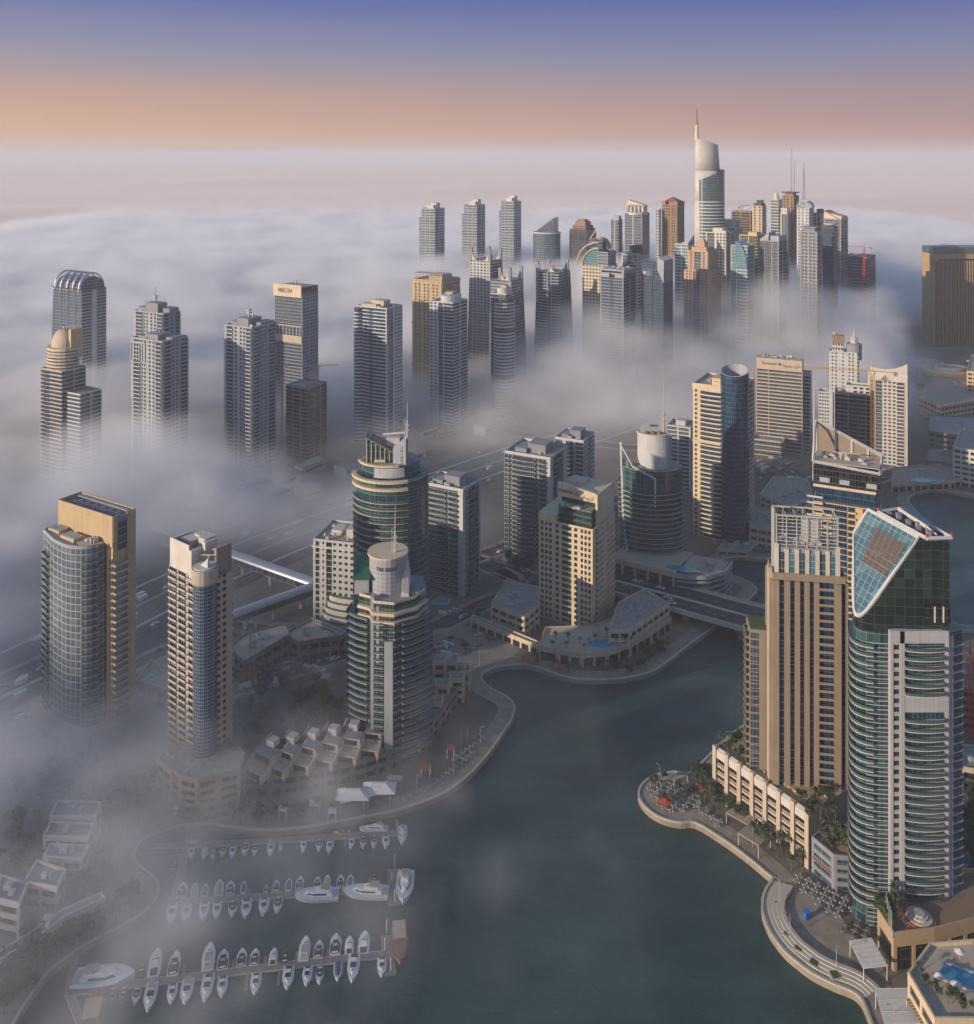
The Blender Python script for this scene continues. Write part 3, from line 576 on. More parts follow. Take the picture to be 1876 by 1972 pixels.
h1 = z(524); block(t, w, d, 0, h1, W['pink'], GL['blue'], 'w.15 p.8 w.08 g.8 w.08 p.8 w.15', 'w.1 p1 w.1', th=1.2)
h2 = z(487); block(t, w*.8, d*.8, h1, h2, W['pink'], GL['blue'], 'w.2 p.5 w.1 g.8 w.1 p.5 w.2', 'w.15 p1 w.15', th=1.2)
plant_room(t, [(-w*.3, w*.3, -d*.3, d*.3, h2, z(478)), (-w*.16, w*.16, -d*.16, d*.16, z(478), z(470))], 'pink', 'crown_step')
mb = MB(); mb.prism([(-4, -4), (4, -4), (4, 4), (-4, 4)], z(470), z(462), [(-1.4, -1.4), (1.4, -1.4), (1.4, 1.4), (-1.4, 1.4)]); mb.build('pinnacle', W['pink'], t)
mb = MB()
for f in (.3, .62): mb.box(-w/2-.8, w/2+.8, -d/2-.9, d/2+.8, h1*f, h1*f+1.4)
mb.build('cornice', W['pink'], t)
t, w, d, h, z, Y = far(AP, 'white and blue tower with a slanted dark side behind the peach one', 1325, 735, 1300, 1343, 472, 30, 'offw', 'sky', 's1 w.15 s1', 'w1', fh=3.8)
mb = MB(); mb.hexa([(w/2-1, -d/2, h), (w/2+.4, -d/2, h), (w/2+.4, d/2, h), (w/2-1, d/2, h), (w/2-1, -d/2, h+1.5), (w/2+.4, -d/2, h+1.5), (w/2+.4, d/2, h+11), (w/2-1, d/2, h+11)]); mb.build('slanted_wall', W['grey'], t)
t, w, d, h, z, Y = far(AP, 'green glass tower with white grid frames right of the tallest tower', 1398, 725, 1360, 1420, 450, 30, 'offw', 'teal', 'w.1 g.8 w.15 p1', 'w.12 g.5 w.12 g.5 w.12', fh=3.8, th=1.0)
plant_room(t, [(-w*.3, w*.2, -d*.2, d*.3, h, z(441)), (w*.1, w*.4, -d*.3, d*.1, h, h+3)], 'offw')
t, w, d, h, z, Y = far(AP, 'white tower with a sweeping curved crown behind the green glass one', 1416, 690, 1383, 1433, 440, 30, 'white', 'sky', 's1', 'v1', fh=4)
fin(t, w*.45, -d*.4, h, z(422), w*.95, 2, -1, 'white', 'curved_crown', 4); fin(t, w*.45, d*.3, h, z(422), w*.95, 2, -1, 'white', 'curved_crown', 4)
mb = MB(); mb.cyl(-w*.1, 0, h, z(424), 9, n=14); mb.build('drum', W['cream'], t)
t, w, d, h, z, Y = far('unfinished_tower', 'brown unfinished tower with open floors and a crane behind the cluster', 1446, 662, 1409, 1458, 409, 32, 'brown', 'black', 't1 w.1 t1 w.1', fh=4, th=.3); clutter(t, -w*.4, w*.4, -d*.4, d*.4, h, 7, 31, 'conc')
t2 = tower_crane('rust coloured crane above the brown unfinished tower', 1428, 655, 391, 399, 34, .9, YEL, wid=2.4)
t, w, d, h, z, Y = far(AP, 'dark topped sand tower behind the white domed one', 1468, 668, 1449, 1484, 398, 30, 'sand', 'black', 'w.1 p1 w.1 p1', 's1', fh=4); plant_room(t, [(-w*.45, w*.4, -d*.4, d*.4, h, z(392)), (-w*.2, w*.3, -d*.2, d*.3, z(392), z(386))], 'dark')
t, w, d, h, z, Y = far('domed_tower', 'white banded tower with a small cream dome', 1500, 690, 1483, 1515.5, 386, 30, 'white', 'bgrey', 'w.1 s1', 's1 w.1 s1', fh=4)
mb = MB(); zz = z(386); rr = w*.3; pr = [rr*cos(a) for a in [0, .3, .6, .9, 1.2, 1.5]]
mb.cyl(0, 0, h, h+3, rr*1.05, n=14)
for i, a in enumerate([0, .3, .6, .9, 1.2]): mb.cyl(0, 0, h+3+(z(371)-h-3)*sin(a), h+3+(z(371)-h-3)*sin(a+.3), pr[i], pr[i+1], 14)
mb.build('dome', W['cream'], t)
t, w, d, h, z, Y = far(AP, 'brown gridded tower with a flat dark canopy roof behind the domed one', 1529, 655, 1507, 1546.5, 378, 30, 'brown', 'black', 'w.1 p1 w.1 p.6', 'p1', fh=4, th=1)
mb = MB(); mb.box(-w*.56, w*.56, -d*.56, d*.56, z(372), z(370)); mb.build('canopy', W['dark'], t); plant_room(t, [(-w*.35, w*.35, -d*.35, d*.35, h, z(372)+.3)], 'brown')
t, w, d, h, z, Y = far(AP, 'tall white ribbed slab with square openings near its top', 1516, 742, 1503.5, 1539.5, 412, 28, 'offw', 'bgrey', 'w.2 v1', 'w.2 g.4 w.2 g.4', fh=3.8, th=1)
for i in range(4):
    mb = MB(); mb.box(-w*.45+i*w*.25, -w*.45+i*w*.25+1.5, -d*.48, d*.48, h, z(403)); mb.build('frame_pier', W['offw'], t)
mb = MB(); mb.box(-w*.5, w*.5, -d*.5, d*.5, z(403), z(401)); mb.build('top_slab', W['offw'], t)
t, w, d, h, z, Y = far(AP, 'white gridded tower with an arched frame and curved blade roof', 1558, 690, 1535, 1573, 402, 30, 'white', 'sky', 'w.1 p1 w.1 p.5', 'w.1 s1', fh=4, th=1)
for k in range(2):
    mb = MB(); pts = arc(0, 0, w*.5, z(390)-h+2, 0, 180, 12)
    for (a0, b0), (a1, b1) in zip(pts, pts[1:]): mb.tube((a0, -d*.48+k*d*.5, h+b0), (a1, -d*.48+k*d*.5, h+b1), 1.0, 4)
    mb.build('roof_arch', W['white'], t)
mb = MB(); n = 6; pts = [(w*.1+w*.5*sin(pi/2*i/n), h+(z(387)-h)*cos(pi/2*i/n)) for i in range(n+1)]
for (a0, b0), (a1, b1) in zip(pts, pts[1:]): mb.hexa([(a0, d*.1, h), (a1, d*.1, h), (a1, d*.4, h), (a0, d*.4, h), (a0, d*.1, b0), (a1, d*.1, b1), (a1, d*.4, b1), (a0, d*.4, b0)])
mb.build('blade_roof', W['lgrey'], t); mast(t, w*.1, 0, h+12, z(385), .6)
t, w, d, h, z, Y = far(AP, 'white and dark stepped tower at the right back of the cluster', 1580, 685, 1563, 1594, 412, 30, 'white', 'black', 's1 w.2 g.6', 'g1', fh=4); plant_room(t, [(0, w*.5, -d*.3, d*.5, h, z(403))], 'dark')
t, w, d, h, z, Y = far(AP, 'tower with a slanting louvred roof, at the right end of the cluster', 1620, 705, 1587, 1640, 424, 30, 'grey', 'bgrey', 'w.15 g1 w.1 g.6 w.15', 's1 w.1 s1', fh=3.8)
mb = MB(); mb.hexa([(-w*.5, -d*.45, h+1.3), (w*.5, -d*.45, h+1.3), (w*.5, d*.45, h+1.3), (-w*.5, d*.45, h+1.3), (-w*.5, -d*.45, z(409)), (w*.5, -d*.45, z(417)), (w*.5, d*.45, z(417)), (-w*.5, d*.45, z(409))]); mb.build('slanted_roof', W['cream'], t)
for i in range(9):
    mb = MB(); mb.box(-w*.5+i*w*.12, -w*.5+i*w*.12+1, -d*.52, d*.52, z(409)-i*1.3-.5, z(409)-i*1.3+1.6); mb.build('louvre', W['sand'], t)
t, w, d, h, z, Y = far(AP, 'dark blue tower with a round white capped top', 1606, 745, 1584, 1622, 440, 28, 'dark', 'dblue', 'g1', 's1 g.5', fh=3.8)
mb = MB(); mb.cyl(0, 0, h, z(433), w*.5, n=20); mb.build('drum', GL['bgrey'], t); mb = MB(); mb.cyl(0, 0, z(433), z(431), w*.56, n=20); mb.build('cap', W['white'], t)
t, w, d, h, z, Y = far(AP, 'grey tower with white stair bays and a raised roof canopy', 1574, 765, 1541, 1589, 448, 24, 'grey', 'bgrey', 'w.15 p1 w.15 p1 w.15', 's1 w.1 s1', fh=3.8, th=1)
mb = MB(); mb.box(-w*.55, w*.4, -d*.5, d*.5, z(440), z(438)); mb.build('canopy', W['grey'], t); plant_room(t, [(-w*.4, w*.3, -d*.35, d*.35, h, z(440)+.2)], 'grey')
t, w, d, h, z, Y = far(OF, 'yellow framed green glass tower in the middle of the cluster', 1458, 735, 1424.6, 1477, 455, 30, 'ochre', 'green', 'w.1 g1 w.1 g1', 's1', fh=3.8, th=1); plant_room(t, [(-w*.1, w*.4, -d*.3, d*.3, h, z(448))], 'ochre')
t, w, d, h, z, Y = far(AP, 'wide grey double-slab tower with a notched top in the cluster', 1500, 765, 1463, 1521, 466, 30, 'grey', 'bgrey', 'v1 w.1 g.4 w.1', 's1 w.1 s1', fh=3.8)
mb = MB(); mb.hexa([(-w*.5, -d*.45, h), (-w*.05, -d*.45, h), (-w*.05, d*.4, h), (-w*.5, d*.4, h), (-w*.5, -d*.45, h+2), (-w*.05, -d*.45, z(449)), (-w*.05, d*.4, z(449)), (-w*.5, d*.4, h+2)]); mb.build('wedge_roof', W['lgrey'], t)
plant_room(t, [(w*.05, w*.48, -d*.45, d*.4, h, z(455))], 'lgrey')
t, w, d, h, z, Y = far(OF, 'pale blue tower with a curved white banded bow front', 1440, 765, 1408, 1463, 475, 28, 'white', 'sky', 'g.5 w.1 s1', 'g1 w.1', fh=3.8, th=1)
mb = MB(); n = 8; pts = [(-w*.2+w*.7*sin(pi/2*i/n), h-25+(z(466)-h+25)*cos(pi/2*i/n)) for i in range(n+1)]
for (a0, b0), (a1, b1) in zip(pts, pts[1:]): mb.hexa([(a0, -d*.6, h-25), (a1, -d*.6, h-25), (a1, d*.45, h-25), (a0, d*.45, h-25), (a0, -d*.6, b0), (a1, -d*.6, b1), (a1, d*.45, b1), (a0, d*.45, b0)])
mb.build('bow_top', GL['sky'], t)
t, w, d, h, z, Y = far(OF, 'low dark unfinished block in fog right of the cluster', 1670, 700, 1623, 1706, 497, 25, 'conc', 'dblue', 't1', fh=4, d=40); clutter(t, -w*.4, w*.4, -d*.4, d*.4, h, 8, 41, 'conc')
t['category'] = 'building'; tower_crane('orange crane above the low fogbound block', 1664, 705, 469, 478, 30, 2.8, RED, wid=2)
for px, pt, pb, lb in ((1525, 284, 345, 'tallest of the thin distant masts standing in the fog'), (1530.5, 310, 345, 'short thin mast beside the tallest distant one'), (1548.5, 314, 345, 'distant latticed mast with two leaning legs')):
    p = Vector(((px-938)/FL*3300, 3300, 0)); t = thing('radio_mast', lb, 'mast', p); mb = MB(); ht = zt(pt, 3300); mb.tube((0, 0, 0), (0, 0, ht), 1.6, 4, .8); mb.build('pole', W['dark'], t)
    if px > 1540:
        for s_ in (-1, 1):
            m = MB(); m.tube((s_*9, 0, 0), (0, 0, ht), 1.0, 4, .5); m.build('leg', W['dark'], t)
# --- gold striped hotel slab at the right edge
t, w, d, h, z, Y = far('hotel_tower', 'wide gold striped tower with a green glass crown at the right edge', 1798, 668, 1797, 1905, 492, -12, 'gold', 'black', 'w.5 w.5', 'w1', w=8, d=22, par=0)
bpy.data.objects.remove(t.children[0]) if False else None
p0 = P(1797, 668); rt = thing('hotel_tower_front', 'x', 'x', p0)
for o in [rt]+list(t.children)+[t]: bpy.data.objects.remove(o)
t = thing('hotel_tower', 'wide gold striped tower with a green glass crown at the right edge', 'tower', P(1797, 668)+Vector((0, 0, 0)), R(3)); wv = 92; h = zt(489, P(1797, 668).y)
mb = MB(); mb.box(.3, wv-.3, .3, 28, 0, h-.2); mb.build('glazing', GL['black'], t)
for i in range(24):
    mb = MB(); x = 1.5+i*3.9
    if x > wv-2: break
    mb.box(x, x+1.1, -2.2, .25, 0, h-7.5-(2.5 if i else 0)); mb.build('stone_fin', W['bronze'], t)
mb = MB(); mb.box(-.2, 1.3, -1.2, 28.2, 0, h); mb.box(1.3, wv, -1.2, 28.2, h-7, h); mb.box(1.31, 8, -.6, .2, h-12, h-7.01); mb.build('wall', W['bronze'], t)
mb = MB(); mb.box(-.6, wv, -1.6, 28.4, h+.01, h+9); mb.build('crown_glazing', GL['teal'], t)
mb = MB()
for i in range(20): mb.box(-.8+i*4.6, -.5+i*4.6, -1.9, -1.61, h, h+9.2)
mb.box(-.9, wv, -2, 28.6, h+9.21, h+9.8); mb.build('crown_frame', W['grey'], t); roof_crane(t, 22, 10, h+9.8, 18, 0)
# ---------------------------------------------------------------- near towers
def nrm_path(path):
    out = []
    for i in range(len(path)):
        a = Vector(path[max(0, i-1)]); b = Vector(path[min(len(path)-1, i+1)]); d = (b-a).normalized(); out.append(Vector((d.y, -d.x)))
    return out
def strip(mb, path, o0, o1, z0, z1):
    """a band that follows an open path, from offset o0 to offset o1"""
    ns = nrm_path(path); k = len(path)
    A = [(path[i][0]+ns[i].x*o1, path[i][1]+ns[i].y*o1) for i in range(k)]; B = [(path[i][0]+ns[i].x*o0, path[i][1]+ns[i].y*o0) for i in range(k)]
    vs = [(x, y, z0) for x, y in A]+[(x, y, z1) for x, y in A]+[(x, y, z0) for x, y in B]+[(x, y, z1) for x, y in B]; f = []
    for i in range(k-1): f += [(i, i+1, k+i+1, k+i), (k+i, k+i+1, 3*k+i+1, 3*k+i), (2*k+i+1, 2*k+i, 3*k+i, 3*k+i+1), (i+1, i, 2*k+i, 2*k+i+1)]
    f += [(0, k, 3*k, 2*k), (k-1, 3*k-1, 4*k-1, 2*k-1)]
    mb.add(vs, f)
def floors(root, path, z0, z1, fh, dep, rail='glass', mats=None, name='balcony', slab=.3):
    mb = MB(); strip(mb, path, -.4, dep, 0, slab); mb.m = 1 if rail == 'glass' else 0
    if rail: strip(mb, path, dep-.14, dep-.02, slab+.001, slab+.95)
    repeat(root, name, mb, mats or [W['white'], GL['rail']], [(0, 0, z0+i*fh, 0) for i in range(int((z1-z0)/fh))])
# N1 beige slab with curved glass body
p = P(217, 1442); t = thing('apartment_tower', 'golden slab tower with curved grey glass body and two rooftop pools, nearest at the left', 'tower', p, -R(31)); z = lambda py: zt(py, p.y)
hb = z(995); hg = z(1046); w, d = 40, 12
wl = MB(); wl.box(-w, -.3, .3, d-.3, 0, hb-3); wl.build('core', W['gold'], t)
wl = MB(); hl = hg-4
wl.box(-w-.4, -w, 0, d, 0, hb); wl.box(-w, 0, -.2, .3, hg-2, hb-.01); wl.box(-.01, .29, 0, d*.22, hg, hb-.02); wl.box(-.01, .35, d*.62, d, 0, hb-.02); wl.box(-w, .3, d-.3, d+.2, 0, hb-.03); wl.box(-3.6, -2, -.5, .29, 0, hg-2.01); wl.build('wall', W['gold'], t)
mb = MB(); mb.box(.301, .7, d*.22, d*.6, hg-4, hb-1); mb.build('corner_glazing', GL['bgrey'], t)
rf = MB(); rf.box(-w, -.3, .301, d-.31, hb-3, hb-2.6); rf.build('roof', W['roof'], t)
for i in range(14):
    mb = MB(); mb.box(-w+3+i*2.8, -w+4.6+i*2.8, 2, 8.5 if i % 2 else 6.5, hb-2.6, hb-1.2); mb.cyl(-w+3.8+i*2.8, 4, hb-1.2, hb-.9, .6, n=8); mb.build('chiller', W['grey'], t)
mb = MB(); mb.box(-w+2, -2, 8.8, 10.2, hb-.9, hb-.3); mb.build('duct', W['silver'], t)
path = [(-w-3, 6), (-w-3, -9), (-w+12, -13)]+arc(-15, -5, 11, 9, -90, -8, 8)[0:]
path = [(-w-1, 4), (-w-1, -7)]+[(-w+13, -11.2)]+[(x, y) for x, y in arc(-19.5, -3.8, 14.5, 8.5, -82, 0, 8)]
gl = MB(); gl.prism(path+[(-5, 0.28), (-w-.41, .28), (-w-.41, 4)], 0, hg-1.2); gl.build('glazing', GL['pale'], t)
mb = MB()
for i in range(int(hg/3.2)): strip(mb, path, -.1, .14, i*3.2, i*3.2+.22)
strip(mb, path, -.3, .3, hg-1.19, hg+.3); mb.build('floor_lines', W['lgrey'], t)
mb = MB(); mb.prism(offset(path+[(-5, 0.2), (-w-.41, .2), (-w-.41, 4)], -.5), hg-1.19, hg-.6); mb.build('terrace', W['sand'], t)
POOL = newmat('pool_water'); POOL[2].inputs['Base Color'].default_value = (.06, .3, .42, 1); POOL[2].inputs['Roughness'].default_value = .1; POOL = POOL[0]
for x0, x1, y0, y1 in ((-w+1, -w+9, -6, -1), (-w+13, -w+23, -8, -3)):
    mb = MB(); mb.box(x0, x1, y0, y1, hg-.59, hg+.9); mb.build('pool_deck', W['sand'], t); mb = MB(); mb.box(x0+1, x1-1, y0+1, y1-1, hg+.91, hg+.96); mb.build('pool', POOL, t)
clutter(t, -w+26, -8, -5, -1, hg-.6, 4, 5, 'sand')
cp = path[-5:]
floors(t, cp, 3, hg-3, 3.2, 1.5, 'glass', [W['lgrey'], GL['rail']])
lb = balc(7, 1.6, 'glass'); u_ = (Vector((-w+13, -11.2))-Vector((-w-1, -7))).normalized(); ag = math.atan2(u_.y, u_.x)
repeat(t, 'side_balcony', lb, [W['white'], GL['rail']], [(-w+4, -8.5, 3.2+i*3.2, ag) for i in range(int((hg-9)/3.2))])
rb = balc(d*.62, 1.7, 'solid'); repeat(t, 'end_balcony', rb, [W['lgrey'], GL['rail']], [(.3, d*.31, 3+i*3.2, pi/2) for i in range(int((hg-8)/3.2))])
mb = MB()
for i in range(5): mb.box(-w-.4+0, -w+.1, 1, 3, 4, 5)
pd = MB(); pd.prism([(-w-6, 6), (-w-6, -11), (-w+12, -17), (-14, -17), (-8, -13), (-3, -16), (2, -12), (3, d+2), (-w-6, d+2)], 0, 13); pd.build('podium', W['sand'], t)
mb = MB(); mb.box(-w+14, -15, -17.25, -17.01, 6, 9); mb.box(-w+14, -15, -17.25, -17.01, 1, 4.5); mb.build('podium_window', GL['black'], t)
# N2 brown-balconied tower with white crown
t, w, d, z, Y = tower('apartment_tower', 'slim sand tower with a dark round glass corner and a ragged white crown', 397, 1530, 327, 446, 38)
h = z(1118); hc = z(1074)
block(t, w, d, 0, h, W['stone'], GL['blue'], 'c1 w.12 c1 w.2 c1.3 w.2 g.6', 'w.2 g.35 w.12 q.9 w.35', near=True, fh=3.05, bd=1.7, th=.7, rail='solid')
poly = arc(w/2-2.2, -d/2+1.0, 5.0, 5.0, 0, 360, 18)[:-1]
mb = MB(); mb.prism(poly, 0, h-1); mb.build('corner_glazing', glassmat('gridded_blue_glass', (.012, .04, .09), (.04, .08, .13), cw=1.2, ch=1.5, line=(.25, .27, .3), lw=.1), t)
mb = MB(); mb.prism(offset(poly, .5), h-1, h+5); mb.build('corner_drum', W['stone'], t)
mb = MB(); mb.prism(offset(poly, -.3), h+5, h+5.4); mb.hexa([(w/2-4, -d/2, h+5.4), (w/2+1, -d/2, h+5.4), (w/2+1, -d/2+1, h+5.4), (w/2-4, -d/2+1, h+5.4), (w/2+.6, -d/2+.2, h+9), (w/2+1, -d/2+.2, h+9), (w/2+1, -d/2+1, h+9), (w/2+.6, -d/2+1, h+9)]); mb.build('white_canopy', W['white'], t)
mb = MB(); mb.box(-w*.48, w*.05, -d*.52, -d*.48, h-1, hc+2); mb.box(-w*.48, -w*.44, -d*.47, d*.3, h, hc+1.5); mb.box(w*.05, w*.12, -d*.52, -d*.1, h-4, hc); mb.box(w*.12, w*.2, -d*.1, d*.4, h, hc+2.5); mb.build('crown_wall', W['offw'], t)
plant_room(t, [(-w*.4, -w*.15, -d*.2, d*.2, h+3, hc+1), (-w*.05, w*.12, 0, d*.45, h+3, hc+3), (-w*.3, 0, d*.2, d*.48, h+2, hc+2)], 'offw')
clutter(t, -w*.42, w*.1, -d*.4, d*.4, hc-2.2, 18, 77, 'offw')
for k in range(7):
    mb = MB(); pts = arc(w*.33, d*.25, 3.6, 5.5, 10, 170, 8)
    for (a0, b0), (a1, b1) in zip(pts, pts[1:]): mb.tube((a0, k*.7-1+d*.2, h+4+(b0-d*.25)), (a1, k*.7-1+d*.2, h+4+(b1-d*.25)), .16, 3)
    mb.build('arched_truss', W['offw'], t)
mb = MB()
for a, b in (((w*.1, -d*.3, h+7), (w*.48, d*.1, h+8)), ((w*.2, -d*.1, h+4), (w*.45, -d*.3, h+9)), ((w*.42, -d*.3, h), (w*.42, -d*.3, h+9)), ((w*.48, 0, h), (w*.48, 0, h+9))): mb.tube(a, b, .22, 4)
mb.build('truss_brace', W['offw'], t)
mb = MB(); mb.box(w*.44, w*.5, -d*.1, d*.5, h, hc+2); mb.build('crown_pylon', W['taupe'], t)
# N3 front twin
def trident(label, cx, pyb, rx, ry, rot, top, seg=(200, 400), dark=None, fh=3.2):
    p = P(cx, pyb)+Vector((0, ry, 0)); t = thing('apartment_tower', label, 'tower', p, rot); return t, p, (lambda py: zt(py, p.y-ry*.6))
t, p, z = trident('dark green glass tower with stacked prow balconies and TRIDENT drum, in front of its twin', 745, 1470, 16, 12, 0, 0)
h = z(1150); rx, ry = 16, 13
body = [(-rx, 2), (-rx+3, -6), (-7, -9), (-5.5, -ry), (3.5, -ry-1.5), (6, -ry+1), (12, -9), (rx, -1), (rx-1, ry), (-rx+1, ry)]
mb = MB(); mb.prism(body, 0, h); mb.build('glazing', GL['green'], t)
mb = MB(); mb.box(-.8, 3.0, -ry-2.3, -ry-.6, 0, h-16); mb.box(-7.3, -5.6, -ry+1.2, -8, 0, h+2); mb.box(-4.5, -3.2, -ry-.8, -ry+.6, h-26, h-1); mb.build('pier', W['lgrey'], t)
for nm, pth, dp in (('right_balcony', [(6.4, -ry+.2), (12.2, -9.2), (rx+1.6, -4), (rx, 6)], 2.4), ('left_balcony', [(-rx, 4), (-rx-1.6, -3), (-rx+3, -6.5), (-8.4, -8.6)], 2.0), ('centre_balcony', [(-5.6, -ry), (-1, -ry-1)], 1.2), ('centre_balcony', [(3.2, -ry-1.6), (6.2, -ry+.8)], .9)):
    floors(t, pth, 5, h-3, 3.2, dp, 'glass', [W['lgrey'], GL['rail']], 'balcony')
mb = MB()
for i in range(int(h/1.6)): strip(mb, body[2:7], -.1, .12, i*1.6, i*1.6+.14)
mb.build('glazing_bars', W['grey'], t)
mb = MB(); mb.prism(offset(body, -.4), h, h+.5); mb.build('terrace', W['grey'], t)
mb = MB(); strip(mb, body[1:8], -.2, 1.8, h-4.5, h-3.2); strip(mb, body[1:8], -.2, 1.4, h-8, h-7.2); strip(mb, body[1:8], -.1, .15, h+.1, h+1.3); mb.build('cornice', W['cream'], t)
dr = arc(-1, 2, 8.5, 8.5, 0, 360, 24)[:-1]; hd = z(1085)
mb = MB(); mb.prism(dr, h+.5, lambda x, y: hd+1-(y)*.06); mb.build('drum', W['lgrey'], t)
mb = MB()
for i in range(6): mb.ring(offset(dr, .12), offset(dr, -.2), h+2+i*1.9, h+2.15+i*1.9)
mb.build('drum_joints', W['grey'], t); mb = MB(); mb.prism(offset(dr, .9), hd+1.1, hd+1.9); mb.build('drum_lid', W['cream'], t)
for i, ch in enumerate('TRIDENT'):
    a = R(238+i*9.5); letters(t, ch, -1+8.75*cos(a), hd-4, 2.4, W['dark'], None, 2+8.75*sin(a), a+pi/2, 'sign_letter')
mb = MB(); mb.box(-15.5, -9, -4.5, 8, h, h+7); mb.build('side_block', W['lgrey'], t)
mb = MB(); mb.hexa([(-16, -6, h+7), (-8, -6, h+7), (-8, 9, h+7), (-16, 9, h+7), (-16, -6, h+7.6), (-8, -6, h+7.6), (-8, 9, h+13), (-16, 9, h+13)]); mb.build('side_block_roof', flat('green_roof', (.02, .12, .06), .35), t)
mb = MB(); mb.hexa([(6, -8, h+.5), (9.5, -8, h+.5), (9.5, 6, h+.5), (6, 6, h+.5), (6, -8, h+3), (9.5, -8, h+1.5), (7.5, 6, hd), (6, 6, hd)]); mb.build('sail_wall', W['offw'], t)
mb = MB(); mb.box(10, 14, -6, 8, h+.5, h+1.5); mb.prism([(9, -8), (17, -3), (16, 8), (9, 8)], h-.9, h+.05); mb.build('wing_roof', W['grey'], t)
mast(t, 2.5, 0, hd+1.9, z(985), .5); mb = MB()
for i in range(6): mb.tube((1, 0, hd+2+i*2), (2.5, 0, hd+4+i*2), .1, 3)
mb.tube((1, 0, hd+2), (1, 0, hd+13), .12, 3); mb.build('mast_brace', W['steel'], t)
# N4 rear twin
t, p, z = trident('taller round teal tower with cream balcony rings, crown and mast, behind its twin', 750, 1295, 19, 15, 0, 0)
h = z(925); rx, ry = 19.5, 16
body = arc(0, 0, rx, ry, 0, 360, 32)[:-1]
mb = MB(); mb.prism(body, 0, h+1); mb.build('glazing', GL['teal'], t)
fl = arc(0, 0, rx, ry, 178, 298, 16)
floors(t, fl, 8, h-6, 3.5, 1.7, 'glass', [W['cream'], GL['rail']])
mb = MB(); strip(mb, fl, -.2, 2.1, h-3, h-1.7); strip(mb, fl, -.2, 2.3, h+1.0, h+2.2); mb.build('cornice', W['cream'], t)
fr = arc(0, 0, rx, ry, 300, 400, 14); mb = MB()
for i in range(int(h/3.5)): strip(mb, fr, -.1, .15, i*3.5, i*3.5+.25)
mb.build('glazing_bars', W['grey'], t)
b2 = arc(-1, 1, 16, 13, 0, 360, 28)[:-1]; mb = MB(); mb.prism(b2, h+1.01, h+8); mb.build('upper_glazing', GL['teal'], t)
mb = MB(); strip(mb, arc(-1, 1, 16, 13, 245, 300, 8), -.1, 1.4, h+2.5, h+7.5); mb.build('white_panel', W['white'], t)
mb = MB(); strip(mb, arc(-1, 1, 16, 13, 190, 290, 10), -.3, 1.6, h+8.01, h+8.9); mb.build('upper_cornice', W['cream'], t)
mb = MB(); mb.prism(offset(b2, -.3), h+8.01, h+8.3); mb.build('roof', W['roof'], t)
hc = z(855)
for i in range(6):
    x0 = -13+i*2.4; tp = hc+2-i*1.35-(0 if i else -.5); mb = MB(); mb.box(x0, x0+2.2, -6, 4, h+8.3, tp); mb.build('fluted_panel', GL['green'], t); mb = MB(); mb.box(x0-.2, x0+.2, -6.4, -6, h+8.3, tp+.3); mb.build('rib', W['offw'], t)
mb = MB()
for i in range(6): x0 = -13+i*2.4; mb.hexa([(x0-.6, -7, hc+2.4-i*1.35), (x0+2.4, -7, hc+1.05-i*1.35), (x0+2.4, 4.4, hc+1.05-i*1.35), (x0-.6, 4.4, hc+2.4-i*1.35), (x0-.6, -7, hc+3-i*1.35), (x0+2.4, -7, hc+1.7-i*1.35), (x0+2.4, 4.4, hc+1.7-i*1.35), (x0-.6, 4.4, hc+3-i*1.35)])
mb.build('curved_eave', W['taupe'], t)
mb = MB(); mb.box(-9, -3, -7.5, -6.41, h+9, h+10.2); mb.build('ledge', W['cream'], t)
mb = MB(); mb.hexa([(1, -7, h+1), (8, -9, h+1), (8, 4, h+1), (1, 4, h+1), (1, -7, hc-3), (8, -9, hc+1.5), (8, 4, hc+1.5), (1, 4, hc-3)]); mb.build('sign_slab', W['lgrey'], t)
mb = MB(); mb.box(8.05, 8.9, -9, -6, h-6, hc+2); mb.build('dark_edge', W['dark'], t)
for i, ch in enumerate('TRIDENT'): letters(t, ch, 5.1, hc-2.6-i*1.75, 1.7, W['dark'], None, -8.8, 0, 'sign_letter')
mb = MB(); mb.box(-3, 4, -2, 3, hc-4, hc+1); mb.tube((-5, 0, hc+2.3), (7, -1, hc+3.6), .6, 6); mb.build('roof_machine', W['offw'], t)
mast(t, 8.4, -4, hc+2, z(778), .55); mb = MB()
for i in range(6): mb.tube((6.6, -4, hc+2+i*1.8), (8.4, -4, hc+3.8+i*1.8), .11, 3); mb.tube((8.4, -4, hc+2+i*1.8), (6.6, -4, hc+2+i*1.8), .1, 3)
mb.tube((6.6, -4, hc+1), (6.6, -4, hc+12), .12, 3); mb.build('mast_brace', W['steel'], t)
mb = MB(); mb.prism([(9, -10), (15, -6), (17, 2), (9, 4)], h+4, h+4.8); mb.build('side_canopy', GL['teal'], t)
